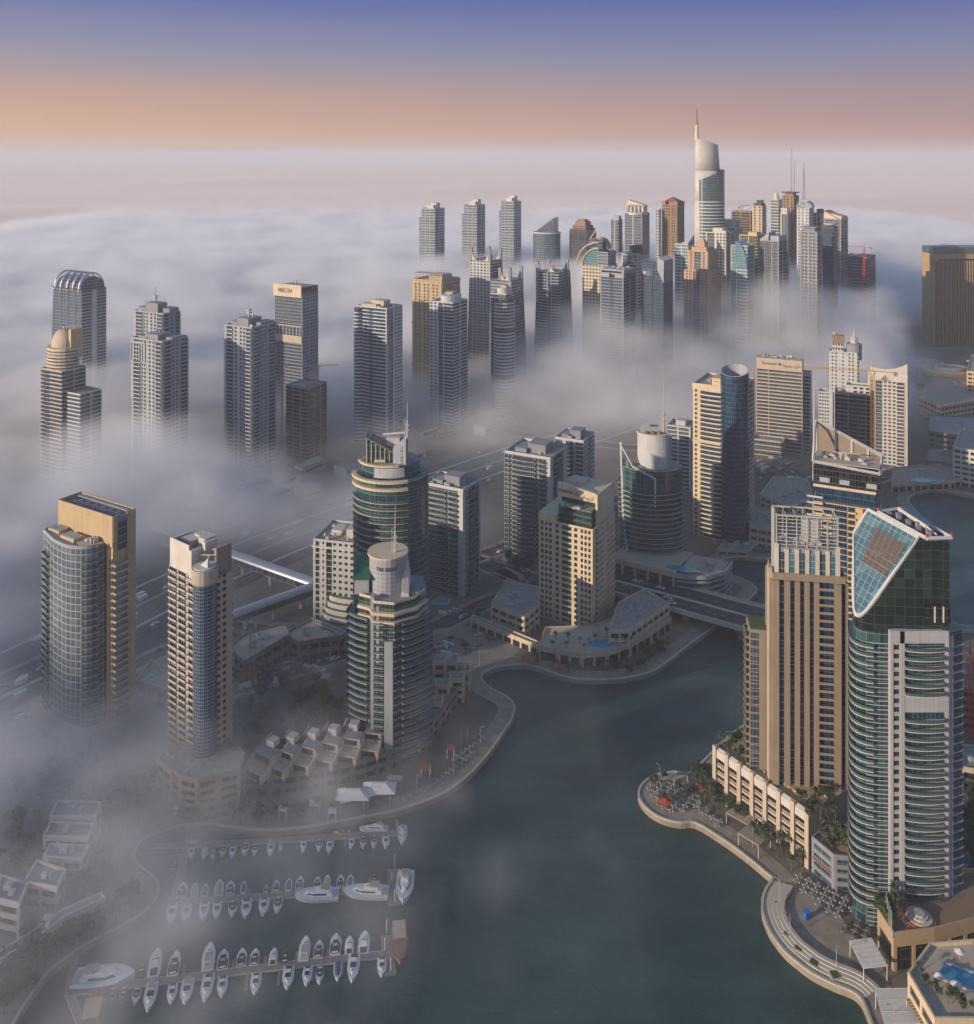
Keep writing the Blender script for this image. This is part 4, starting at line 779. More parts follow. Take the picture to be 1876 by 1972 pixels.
# N5..N9
t, w, d, z, Y = tower('apartment_tower', 'white block with square windows and curved glass terraces at its foot, left of the twins', 632, 1212, 607, 720, -38, d=24)
for o in list(t.children): bpy.data.objects.remove(o)
p = P(620, 1215); t.location = p; t.rotation_euler = (0, 0, R(-14)); z = lambda py: zt(py, p.y)
h = z(1048); t.location = p+Vector((16, 14, 0)); block(t, 38, 28, 0, h, W['white'], GL['win'], 'w.3 t.5 w.3 q.35 w.2 g.7 p5 w.4', 't1 w.1', near=True, fh=3.4, win=1.8, winh=.45, L='t1')
mb = MB(); mb.box(-19.8, 19.8, -14.8, 14.8, h-3.6, h-2.6); mb.build('cornice', W['offw'], t)
plant_room(t, [(-2, 8, -6, 6, h, h+5), (-12, -6, -4, 4, h, h+3)], 'offw'); clutter(t, -17, 17, -12, 12, h, 14, 12)
for i in range(6):
    mb = MB(); r_ = 3+i*.9; ps = arc(2+0, -14, 11+i*1.2, r_, 180, 360, 12); mb.prism(ps, (5-i)*3.3, (5-i)*3.3+3.0); mb.m = 1; strip(mb, ps, .05, .15, (5-i)*3.3+3.01, (5-i)*3.3+3.9); mb.build('curved_terrace', [W['offw'], GL['rail']], t)
def grey_pair(label, c, b, l, r, tp, a, F, Rr, **k):
    t, w, d, z, Y = tower('apartment_tower', label, c, b, l, r, a, d=k.get('d')); h = z(tp)
    block(t, w, d, 0, h, W['white'], GL['bgrey'], F, Rr, near=True, fh=3.15, bulge=1.2, rail='glass', par=1.8)
    plant_room(t, [(-w*.1, w*.28, -d*.2, d*.25, h, h+6), (-w*.35, -w*.1, -d*.3, d*.1, h, h+3)], 'grey'); clutter(t, -w*.42, w*.42, -d*.4, d*.4, h, 12, int(c)); return t, w, d, h
grey_pair('pale grey tower with curved balconies and boxed roof, right of the tall twin', 892, 1150, 815, 925, 948, 28, 'w.3 b2.6 g.4 b1.2 w.6', 'w.25 g.2 w.1 b1 w.1 g.25 w.2')
t, w, d, h = grey_pair('pale tower with a bowed white front and curved balconies, left of the hotel', 1060, 1078, 972, 1092, 886, 26, 'c.7 g.5 b3.4 g.5 c1.2 w.5', 'w.3 b1 g.2 w.5')
grey_pair('grey tower half hidden behind the bowed white one', 1124, 1012, 1069, 1177, 853, 26, 'b1 w.3 b1 w.2 s1', 'w.15 p1 g.8 p1 w.15')
t, w, d, z, Y = tower('hotel', 'cream hotel tower with square window pairs and a green glass top reading MARINA', 1142, 1217, 1038, 1184, 30)
h1, h2, hs = z(1024), z(990), z(957); hl = z(1015)
block(t, w, d, 0, h1, W['cream'], GL['green'], 'w.12 q1.15 w.12 q.6 w.1 s.9 w.1 q.55 w.1 q1.0 w.12', 'w.35 b1 g.3 w.12 g.3 b1 w.2', near=True, fh=3.25, win=2.0, winh=.62, bd=1.3)
block(t, w*.62, d*.85, h1, h2, W['dark'], GL['green'], 'g1', 'g1', cx=w*.14, par=.3, wallname='mullions')
mb = MB(); mb.box(-w*.5, -w*.17, -d*.5, d*.45, h1+1.3, h1+5); mb.build('upper_wall', W['cream'], t)
mb = MB(); mb.box(-w*.2, w*.47, -d*.2, d*.44, h2, hs-2.2); mb.build('penthouse', GL['green'], t)
mb = MB(); mb.hexa([(-w*.24, -d*.3, hs-6), (w*.46, -d*.3, hs-6), (w*.46, -d*.24, hs-6), (-w*.24, -d*.24, hs-6), (-w*.24, -d*.3, hs+2), (w*.46, -d*.3, hs-.6), (w*.46, -d*.24, hs-.6), (-w*.24, -d*.24, hs+2)]); mb.box(w*.461, w*.5, -d*.3, d*.46, 0, hs-1); mb.box(-w*.24, w*.46, -d*.239, d*.46, hs-2.2, hs-1.6); mb.build('sign_wall', W['cream'], t)
letters(t, 'MARINA', -w*.21, hs-3.6, 3.2, flat('sign_red', (.12, .02, .03)), 9, -d*.3-.1); letters(t, 'HOTEL', -w*.21+10, hs-2.6, 1, W['dark'], 3, -d*.3-.1); letters(t, 'APARTMENTS', -w*.21+10, hs-3.8, 1, W['dark'], 4.2, -d*.3-.1)
letters(t, '\u0645\u0627\u0631\u064a\u0646\u0627', w*.22, hs-4.6, 3, W['dark'], 7, -d*.3-.1)
clutter(t, -w*.15, w*.3, -d*.48, -d*.32, h2, 10, 4, 'dark'); plant_room(t, [(-w*.2, w*.1, 0, d*.3, hs-1.6, hs+.5)], 'sand')
# N10 teal D-shaped tower on its podium
p = P(1262, 1112)+Vector((0, 13, 0)); t = thing('apartment_tower', 'teal glass tower with curved balconies, a white leaning blade and a white drum on top', 'tower', p, R(-6)); z = lambda py: zt(py, p.y-9)
h = z(905); rx, ry = 20, 14
body = arc(0, 0, rx, ry, 0, 360, 32)[:-1]; mb = MB(); mb.prism(body, 0, h); mb.build('glazing', GL['teal'], t)
fl = arc(0, 0, rx, ry, 205, 372, 20); floors(t, fl, 16, h-10, 3.1, 1.7, 'glass', [W['offw'], GL['rail']])
fs_ = arc(0, 0, rx, ry, 150, 196, 6); floors(t, fs_, 16, h-6, 3.1, 1.7, 'glass', [W['offw'], GL['rail']])
mb = MB(); pts = [(-20.5, -2, z(862)+1), (-19.2, -4, h*.55), (-16.5, -10, 14)]
for a, b in zip(pts, pts[1:]): mb.hexa([(b[0]-.2, b[1]-1.2, b[2]), (b[0]+.9, b[1]-1.6, b[2]), (b[0]+.9, b[1], b[2]), (b[0]-.2, b[1], b[2]), (a[0]-.3, a[1]-1.2, a[2]), (a[0]+.9, a[1]-1.6, a[2]), (a[0]+.9, a[1], a[2]), (a[0]-.3, a[1], a[2])])
top = [(-20.5, -2, z(864)+1), (-13, -10, h+3), (-3, -14, h-1), (1, -14.3, h-3)]
for a, b in zip(top, top[1:]): mb.hexa([(a[0], a[1]-.8, a[2]-1.2), (b[0], b[1]-.8, b[2]-1.2), (b[0], b[1]+.5, b[2]-1.2), (a[0], a[1]+.5, a[2]-1.2), (a[0], a[1]-.8, a[2]), (b[0], b[1]-.8, b[2]), (b[0], b[1]+.5, b[2]), (a[0], a[1]+.5, a[2])])
mb.box(.6, 1.7, -15, -13.6, h-22, h-3); mb.build('white_blade', W['white'], t)
mb = MB(); mb.prism([(-20, -2), (-13, -9.6), (-3, -13.5), (1, -13.8), (1, -10), (-14, -3)], h-.2, lambda x, y: h+.5-(x)*.24); mb.build('raised_glazing', GL['teal'], t)
mb = MB(); mb.prism(offset(body, -.5), h+.01, h+.4); mb.build('roof', W['roof'], t)
dr = arc(2, -1, 11, 9, 0, 360, 24)[:-1]; hd = z(842)
mb = MB(); mb.prism(dr, h+.4, hd-1); mb.build('drum', W['lgrey'], t); mb = MB(); strip(mb, arc(2, -1, 11, 9, 190, 312, 12), .05, .5, h+1, hd+1.2); mb.build('white_screen', W['white'], t)
mb = MB(); strip(mb, arc(2, -1, 11, 9, 185, 320, 12), -1, 1.2, hd+1.2, hd+1.8); mb.build('drum_eave', W['cream'], t)
for x in (-3, 1, 5): mb = MB(); mb.cyl(x, -2, hd-1, hd+1.6, 1.5, n=10); mb.build('cooling_tower', W['brown'], t)
mb = MB(); mb.hexa([(-7, 3, hd-2), (7, 3, hd-2), (7, 4, hd-2), (-7, 4, hd-2), (-7, 3, hd+3), (7, 3, hd+10), (7, 4, hd+10), (-7, 4, hd+3)]); mb.build('sign_wedge', W['lgrey'], t); letters(t, 'TRIDENT', -1, hd+3.4, 1.8, W['dark'], 5.5, 2.85)
mast(t, 8, 3, hd, z(748), .75)
t2 = t
C = P(1303, 1152); t = thing('podium_building', 'low glass fronted podium with stone piers at the foot of the teal tower', 'building', C, -R(30)); hp = 15
mb = MB(); mb.box(-44, 0, 0, 34, 0, hp); mb.prism([(0, .01), (8, 2), (18, 8), (24, 18), (24, 33.99), (0, 33.99)], 0, hp-1); mb.build('glazing', GL['bgrey'], t)
for i in range(6): mb = MB(); mb.box(-44+i*8.3, -44+i*8.3+1.6, -1, 0, 0, hp+.5); mb.build('stone_pier', W['sand'], t)
mb = MB(); mb.box(-44.4, .3, -1.2, 0, hp-2.2, hp+1); mb.box(-45.5, -44.01, -1.1, 34, 0, hp+1); mb.build('wall', W['sand'], t)
mb = MB(); rp = [(0.3, -.6), (8, 1.4), (18.4, 7.5), (24.4, 18), (24.4, 34)]
for i in range(4): strip(mb, rp, -.3, .8, 3.4*i+.5, 3.4*i+1.3)
strip(mb, rp, -.3, 1, hp-2, hp); mb.build('floor_bands', W['lgrey'], t)
mb = MB(); mb.box(-43, -1, 1, 33, hp+.01, hp+.3); mb.prism([(0, 1), (17, 9), (23, 18), (23, 33), (0, 33)], hp-.99, hp-.6); mb.build('roof', W['sand'], t)
mb = MB(); mb.prism([(-8, 4), (4, 3), (14, 9), (6, 11), (-6, 9)], hp+.31, hp+.5); mb.build('pool', POOL, t)
clutter(t, 6, 20, 14, 26, hp-.6, 10, 6, 'white')
t, w, d, h, z, Y = far('apartment_tower', 'white tower peeping out behind the drum of the teal tower', 1330, 948, 1285, 1345, 826, 26, 'white', 'bgrey', 's1 w.15 s1 w.15', 's1', fh=3.2); plant_room(t, [(-w*.2, w*.2, -d*.2, d*.2, h, h+4)], 'white')
# N12
t, w, d, z, Y = tower('apartment_tower', 'cream balconied tower with a dark blue glass cylinder open at the top', 1428, 1048, 1335, 1464, 30)
h = z(752); block(t, w, d, 0, h, W['cream'], GL['dblue'], 'q.55 w.1 b2.6 w.12 g1', 'w.2 g.5 b1.4 w.1 q.5', near=True, fh=3.2, win=1.5, rail='solid', bulge=.9)
cx, cy2 = w*.34, -d*.42; r0 = 27*Y/FL; poly = arc(cx, cy2, r0, r0, 0, 360, 30)[:-1]; hc = z(724)
mb = MB(); n = len(poly); slope = lambda x, y: hc+3+(y-cy2)*.28
vs = [(x, y, 0) for x, y in poly]+[(x, y, slope(x, y)) for x, y in poly]; inn = offset(poly, -.8)
mb.add(vs, [(i, (i+1) % n, n+(i+1) % n, n+i) for i in range(n)]); mb.build('cylinder_glazing', GL['dblue'], t, True)
mb = MB(); vs = [(x, y, slope(x, y)) for x, y in offset(poly, .3)]+[(x, y, slope(x, y)) for x, y in inn]+[(x, y, h-4) for x, y in inn]
mb.add(vs, [(i, (i+1) % n, n+(i+1) % n, n+i) for i in range(n)]+[(n+i, n+(i+1) % n, 2*n+(i+1) % n, 2*n+i) for i in range(n)]+[tuple(range(2*n, 3*n))]); mb.build('cylinder_rim', W['lgrey'], t)
plant_room(t, [(-w*.15, w*.12, -d*.35, d*.05, h, h+5), (-w*.1, w*.05, -d*.4, -d*.2, h, h+3)], 'cream'); clutter(t, -w*.4, 0, -d*.3, d*.4, h, 7, 55)
mb = MB(); mb.box(-w/2-.5, w*.1, -d/2-.6, -d/2-.01, h-3, h+1.3); mb.box(-w/2-.4, w*.1, -d/2-.5, -d/2-.01, h*.62, h*.62+1.4); mb.build('cornice', W['cream'], t)
# N13 hotel with script sign
t, w, d, z, Y = tower('hotel', 'broad beige banded hotel slab with script lettering on its top band', 1545, 876, 1457, 1558, 24, d=14)
h = z(698); block(t, w, d, 0, h-9, W['pink'] if False else W['sand'], GL['bgrey'], 's1.3 w.08 s3.6', 'w1', near=False, fh=3.3, par=0)
mb = MB(); mb.box(-w/2, w/2, -d/2-.4, d/2, h-9, h+1.2); mb.build('sign_band', W['sand'], t)
letters(t, 'Radisson', -w*.38, h-4.6, 4.2, W['dark'], w*.33, -d/2-.5); mb = MB(); mb.box(-w*.02, w*.05, -d/2-.6, -d/2-.41, h-4.4, h-2.2); mb.build('sign_square', flat('sign_blue', (.05, .1, .3)), t); letters(t, '\u0631\u0627\u062f\u064a\u0633\u0648\u0646 \u0628\u0644\u0648', w*.08, h-5, 4, W['dark'], w*.32, -d/2-.5)
clutter(t, -w*.45, w*.45, -d*.35, d*.35, h+1.2, 14, 22, 'sand'); block(t, 8, 20, 0, h-14, W['offw'], GL['bgrey'], 's1', 's1', cx=w/2+2, cy_=12)
C = P(1509, 878); t = thing('low_building', 'low beige wing with a small rooftop pool below the hotel slab', 'building', C+Vector((-10, 8, 0)), -R(24)); block(t, 26, 18, 0, 13, W['sand'], GL['bgrey'], 't1', 't1', fh=4.3)
mb = MB(); mb.box(-4, 9, -6, 2, 13.01, 13.4); mb.build('pool', POOL, t)
# N14 white unfinished tower with spire
t, w, d, z, Y = tower('unfinished_tower', 'white tower under construction with a small domed spire', 1651, 885, 1597, 1680, 24)
h = z(682); block(t, w, d, 0, h, W['white'], GL['win'], 'w.2 q1 w.5 q.4 w.4 q1 w.3', 'b1 w.1 b1', near=False, fh=3.2, win=1.4, winh=.4)
block(t, w*.4, d*.5, h, z(665), W['white'], GL['win'], 'q1', 'q1', cx=-w*.2); plant_room(t, [(-w*.4, w*.02, -d*.3, d*.1, z(665), z(650))], 'brown'); clutter(t, -w*.4, 0, -d*.3, d*.1, z(650), 4, 4, 'conc')
mb = MB(); x, y = w*.38, d*.0; mb.cyl(x, y, h-6, h+8, 6.5, n=14); mb.cyl(x, y, h+8, z(664), 4.5, 4, 12); mb.build('turret', W['grey'], t)
mb = MB(); mb.cyl(x, y, z(664), z(656), 3.4, 3, 10); mb.cyl(x, y, z(656), z(650), 3.8, 1.2, 10); mb.cyl(x, y, z(650), z(630), 1.0, .1, 6); mb.build('spire', W['steel'], t)
block(t, w*.5, d*.8, 0, z(762), W['white'], GL['win'], 'q1 w.3', 'q1', cx=-w*.62, cy_=-d*.2, fh=3.2, win=1.4, winh=.45)
t['category'] = 'tower'
t, w, d, z, Y = tower('unfinished_tower', 'dark scaffolded concrete tower behind the gold and black one', 1685, 960, 1608, 1712, 22)
h = z(765); block(t, w, d, 0, h, W['conc'], GL['black'], 't.6 b1 w.1 t1 b1 w.1 t1', 't1', near=False, fh=3.2, th=.3, bd=1.2); clutter(t, -w*.45, w*.45, -d*.4, d*.4, h, 22, 17, 'conc')
block(t, w*.6, d*.6, h, h+6, W['offw'], GL['black'], 'w.3 p1', 'p1', cx=.1*w); t['category'] = 'tower'
tower_crane('yellow tower crane with a long jib beside the scaffolded tower', 1680, 985, 700, 718, 55, 2.9, YEL, wid=2.2)
t, w, d, z, Y = tower('apartment_tower', 'pale gridded tower with a sail shaped roof wall and a small emblem', 1748, 900, 1672, 1764, 26)
h = z(738); block(t, w, d, 0, h, W['offw'], GL['bgrey'], 'p1 w.12 g1 w.1 p2 b1.2 w.4', 'w.2 g.4 w.1 g.4 w.1', near=False, fh=3.2, win=2.4, th=.6)
mb = MB(); mb.box(-w/2, w/2, -d/2-.2, -d/2+.4, h, h+7); mb.build('sign_wall', W['offw'], t); fin(t, w/2-.5, d*.3, h, z(708), w*.95, 1.2, -1, 'offw', 'sail_wall', 9)
mb = MB(); mb.box(w*.1, w*.45, -d*.3, d*.1, h+.1, h+2.2); mb.build('red_roof', RED, t)
mb = MB()
for i, hh in enumerate((2, 3.4, 4.2, 2.6)): mb.box(-w*.15+i*1.2, -w*.15+i*1.2+.6, -d/2-.5, -d/2-.21, h+1, h+1+hh)
mb.box(-w*.15-2, -w*.15+7, -d/2-.5, -d/2-.21, h+.5, h+.9); mb.build('emblem', W['dark'], t); clutter(t, -w*.4, w*.1, -d*.3, d*.4, h, 9, 13)
# N17 gold and black tower with the wedge roof
t, w, d, z, Y = tower('apartment_tower', 'gold and black banded tower with a slanted open white roof frame and spike', 1695, 1300, 1566, 1716, 25, d=20)
h = z(918); hr = h-4
block(t, w, d, 0, z(985), W['ochre'], GL['dblue'], 's1.6 g.9 b.6 w.5 s1.2', 'w.1 q1', near=True, fh=3.3, th=.5, par=.4, rail='solid')
bl = balc(8, 2.0, 'solid'); repeat(t, 'end_balcony', bl, [W['white'], GL['rail']], [(-w/2+1, -d/2, z(985)+3-i*3.3, 0) for i in range(26)], 40)
mb = MB(); mb.box(-w*.46, w*.42, -d*.42, d*.45, z(985)+.5, z(955)); mb.build('upper_glazing', GL['dblue'], t)
mb = MB(); mb.box(-w*.5, w*.44, -d*.48, d*.5, z(955), z(950)); mb.build('ledge', W['cream'], t)
mb = MB(); mb.prism([(-w*.5, -d*.46), (w*.5, -d*.46), (w*.52, d*.5), (-w*.5, d*.5)], z(950), lambda x, y: h+2+(y)*.1-(x)*.02); mb.build('dark_crown', GL['black'], t)
for x in (-w*.4, -w*.1, w*.3): mb = MB(); mb.box(x, x+5, -d*.46-.4, -d*.46-.02, z(950)+1.5, z(950)+4); mb.build('crown_window', W['lgrey'], t)
mb = MB(); hb_ = h+2; q = lambda x, y, zz: (x*w, y*d, zz)
bk = [(-.5, .5, hb_+24), (-.42, .52, hb_+23), (.5, .52, hb_+2)]
mb.tube(q(-.5, .5, hb_), q(-.5, .5, hb_+18), .7, 5); mb.tube(q(-.5, .5, hb_+18), q(.52, .48, hb_+3), .9, 4); mb.tube(q(-.5, -.46, hb_+1), q(.5, -.46, hb_-1), .8, 4); mb.tube(q(.5, -.46, hb_-1), q(.52, .48, hb_+3), .8, 4)
mb.tube(q(-.5, -.46, hb_+1), q(-.5, .1, hb_+15), .8, 4); mb.tube(q(-.5, .1, hb_+15), q(-.5, .5, hb_+18), .8, 4)
for f in (.3, .55, .8): mb.box((-.5+f)*w-.5, (-.5+f)*w+.5, d*.47, d*.5, hb_, hb_+18-15*f)
mb.build('roof_frame', W['white'], t)
mb = MB(); mb.hexa([q(-.48, .5, hb_), q(.5, .5, hb_), q(.5, .515, hb_), q(-.48, .515, hb_), q(-.48, .5, hb_+17.2), q(.5, .5, hb_+3), q(.5, .515, hb_+3), q(-.48, .515, hb_+17.2)]); mb.build('mesh_screen', W['taupe'], t)
mb = MB(); mb.cyl(-w*.5, -d*.2, z(950), z(762), .9, .25, 8); mb.build('spike', W['steel'], t)
mb = MB(); mb.prism([(-w*.49, -d*.44), (w*.49, -d*.44), (w*.5, d*.49), (-w*.49, d*.49)], hb_+1.1, hb_+1.5); mb.build('roof', W['sand'], t); clutter(t, -w*.4, w*.4, -d*.35, d*.4, hb_+1.5, 10, 19, 'white'); roof_crane(t, -w*.1, 0, hb_+1.5, 14, 0)
# N18 brown striped tower
C = P(1629, 1622); t = thing('apartment_tower', 'tall brown tower with vertical stone stripes and an open steel lattice crown', 'tower', C, -R(9)); Y = C.y
w = 27.8; d = 13; z = lambda py: zt(py, Y); h = z(1124); t.location = C+Vector((-cos(R(9))*w/2+sin(R(9))*d/2, sin(R(9))*w/2+cos(R(9))*d/2, 0))
block(t, w, d, 0, h, W['taupe'], GL['dblue'], 'w.4 g.36 w.33 g.32 w.3 g.3 w.3 g.3 w.3 b1.02 w.35 g.3', 'w.2 g.4 w.2 g.4', near=True, fh=3.05, bd=1.1, rail='solid', L='w.3 g.3 w.2 b1.1 w.1', th=2.2, par=2.5)
block(t, 7.6, 11, 0, z(1250), W['taupe'], GL['bgrey'], 'g.5 w.55', 'w1', cx=-w/2-3.9, cy_=6.5, near=True, fh=3.05, L='w.1 b1 b1 w.1', rail='solid', par=1)
c0, c1 = -w*.44, w*.4; h2 = h+12.5
mb = MB(); mb.box(c0, c1, -d*.42, d*.4, h, h2); mb.build('crown_block', W['grey'], t)
for i in range(7): mb = MB(); x = c0+(c1-c0)*i/6; mb.box(x-.8, x+.8, -d*.5+.4, -d*.42, h, h2+(1.5 if i in (0, 6) else -.5)); mb.build('crown_pier', W['offw'], t)
for i in range(6): mb = MB(); x = c0+(c1-c0)*(i+.5)/6; mb.box(x-1.6, x+1.6, -d*.42-.3, -d*.42-.01, h+1, h2-2); mb.build('crown_glazing', GL['sky'] if i % 2 else GL['bgrey'], t)
h3 = h2+12
for i in range(9): mb = MB(); zz = h2+.8+i*(h3-h2)/8.3; mb.box(c0, c1, -d*.42, -d*.42+.25, zz, zz+.3); mb.box(c0, c0+.25, -d*.42+.26, d*.3, zz, zz+.3); mb.box(c1-.25, c1, -d*.42+.26, d*.3, zz, zz+.3); mb.build('lattice_rail', W['steel'], t)
for i in range(7): mb = MB(); x = c0+(c1-c0)*i/6; mb.box(x-.2, x+.2, -d*.42-.31, -d*.42-.01, h2, h3); mb.box(x-.2, x+.2, d*.3, d*.3+.3, h2, h3); mb.box(x-.15, x+.15, -d*.42, d*.3, h3+.01, h3+.3); mb.build('lattice_post', W['steel'], t)
mb = MB(); mb.box(c0-.3, c1+.3, -d*.42-.5, -d*.42+.4, h3+.31, h3+.9); mb.box(c0-.3, c1+.3, d*.3-.3, d*.3+.4, h3+.31, h3+.9); mb.build('lattice_beam', W['sand'], t)
mb = MB(); mb.box(c0-1.6, c0-.6, -d*.3, -d*.2, h, h3+3); mb.build('crown_pylon', W['steel'], t); plant_room(t, [(-w*.05, w*.2, -d*.1, d*.2, h2, h3-2)], 'white'); clutter(t, c0+1, c1-1, -d*.35, d*.28, h2, 26, 91, 'brown')
mb = MB(); mb.box(-w/2-7.5, -w/2-.5, 1.3, 11.8, z(1250), z(1250)+1.4); mb.build('roof_garden', flat('planting', (.06, .1, .03), .9), t)
mb = MB(); mb.box(-w*.55, -w*.5-.01, -d*.45, -d*.1, 0, z(1085)-4); mb.build('side_wall', W['sand'], t)
# N19 nearest tower with the tilted glass face
Y0 = 318.0; u = Y0/FL; ox = (1740-938)*u
t = thing('apartment_tower', 'nearest tower, teal glass with curved balconies and a tilted white framed glass face', 'tower', (ox, Y0, 0)); z = lambda py: zt(py, Y0); h = z(1216)
larc = [(-10.5, 18), (-12.6, 13.4), (-14.2, 9), (-15.0, 6.2), (-15.1, 4.4), (-14.6, 3), (-13.6, 1.9), (-12.2, 1.15), (-10.4, .65), (-8.2, .25), (-5.2, 0)]
body = larc+[(-5.2, -.3), (5, -1.3), (14.6, -.9), (21.4, 1.6), (25.5, 26), (-7, 26)]
mb = MB(); mb.prism(body, 0, h-.5); mb.build('glazing', GL['teal'], t)
mb = MB(); mb.prism(offset(body, -.3), h-.49, h+.2); mb.build('roof', W['roof'], t)
barc = larc[0:9]
floors(t, barc, 8, h-2, 3.1, 1.5, 'glass', [W['offw'], GL['rail']], 'curved_balcony')
mb = MB()
for i in range(int((h-2)/1.55)): strip(mb, larc[7:], -.1, .25, i*1.55, i*1.55+.14)
mb.build('glazing_bars', W['offw'], t)
wall = MB(); P0 = Vector((-5.2, -.45)); U_ = Vector((1, 0)); nf = int((h-6)/3.1)
def wb(x0, x1, z0, z1, y0=-1.9, y1=-.2): wall.box(x0, x1, y0, y1, z0, z1)
wb(-5.4, -4.3, 4, h+1); wb(-2.0, -.4, 4, h+1.001); wb(14, 15, 4, h+1.002); wb(-4.3, 14, h-3.2, h+1.1)
gapz = h-28
for i in range(nf+1):
    zz = 5+i*3.1
    if zz > h-4: break
    wb(-4.29, -2.01, zz+1.75, zz+3.1 if zz+3.1 < h-3.2 else h-3.2, -1.7)
    if gapz-2 < zz < gapz+4: wb(-.39, 13.99, zz, min(zz+3.12, h-3.21), -1.8); 
wb(-4.28, 13.98, 4, 5); wall.build('wall', W['pgrey'], t)
wn = MB(); wn.box(-1.1, 1.1, -.1, -.04, 0, 1.7); wn.m = 1; wn.box(-1.15, -1.02, -.2, -.1, 0, 1.7); wn.box(-.05, .05, -.2, -.1, 0, 1.7)
repeat(t, 'window', wn, [GL['win'], W['dark']], [(-3.15, -1.2, 5+i*3.1, 0) for i in range(nf)], 60)
bb = balc(14.2, 1.9, 'glass', 1.0, 10); repeat(t, 'balcony', bb, [W['offw'], GL['rail']], [(6.8, -.9, 5.1+i*3.1, 0) for i in range(nf) if not (gapz-2 < 5+i*3.1 < gapz+4) and 5+i*3.1 < h-4], 60)
for k in (0,): 
    mb = MB()
    for i in range(nf): strip(mb, [(15, -.7), (21.4, 1.6), (25.5, 26)], -.1, .5, 5+i*3.1, 5.4+i*3.1)
    mb.build('side_bands', W['lgrey'], t)
mb = MB(); mb.box(14.9, 17, -.9, .1, 0, h-1); mb.build('side_pier', W['lgrey'], t)
mb = MB(); mb.box(-.3, 13.9, -2.3, -1.2, 3.4, 4.6); mb.box(2, 3, -2, -1, 0, 3.4); mb.box(12, 13, -2, -1, 0, 3.4); mb.build('entrance_canopy', W['lgrey'], t)
# tilted upper volume
def wp(px, py, zz): q = P(px, py, zz); return q-Vector((ox, Y0, 0))
HZ = 137.0; A, B_, C_, D_ = wp(1691.5, 989, HZ), wp(1785, 1040, HZ), wp(1833, 1038.6, HZ), wp(1732, 982, HZ)
tip = Vector((-14.0, 2.6, 107)); nrm = (B_-A).cross(tip-A).normalized()
if nrm.x > 0: nrm = -nrm
import bmesh
up = offset(larc+[(4, -.9), (C_.x, -.6), (C_.x, 2), (C_.x, 25), (-7.5, 25)], -.25)
mb = MB(); mb.prism(up, h-4, HZ); o = mb.build('upper_glazing', GL['dgreen'], t)
bm = bmesh.new(); bm.from_mesh(o.data); r_ = bmesh.ops.bisect_plane(bm, geom=bm.verts[:]+bm.edges[:]+bm.faces[:], plane_co=A, plane_no=nrm, clear_outer=True)
ed = [e for e in r_['geom_cut'] if isinstance(e, bmesh.types.BMEdge)]; cutv = [e for e in r_['geom_cut'] if isinstance(e, bmesh.types.BMVert)]
fr = bmesh.ops.contextual_create(bm, geom=ed)['faces']
loop = [v.co.copy() for v in fr[0].verts] if fr else []
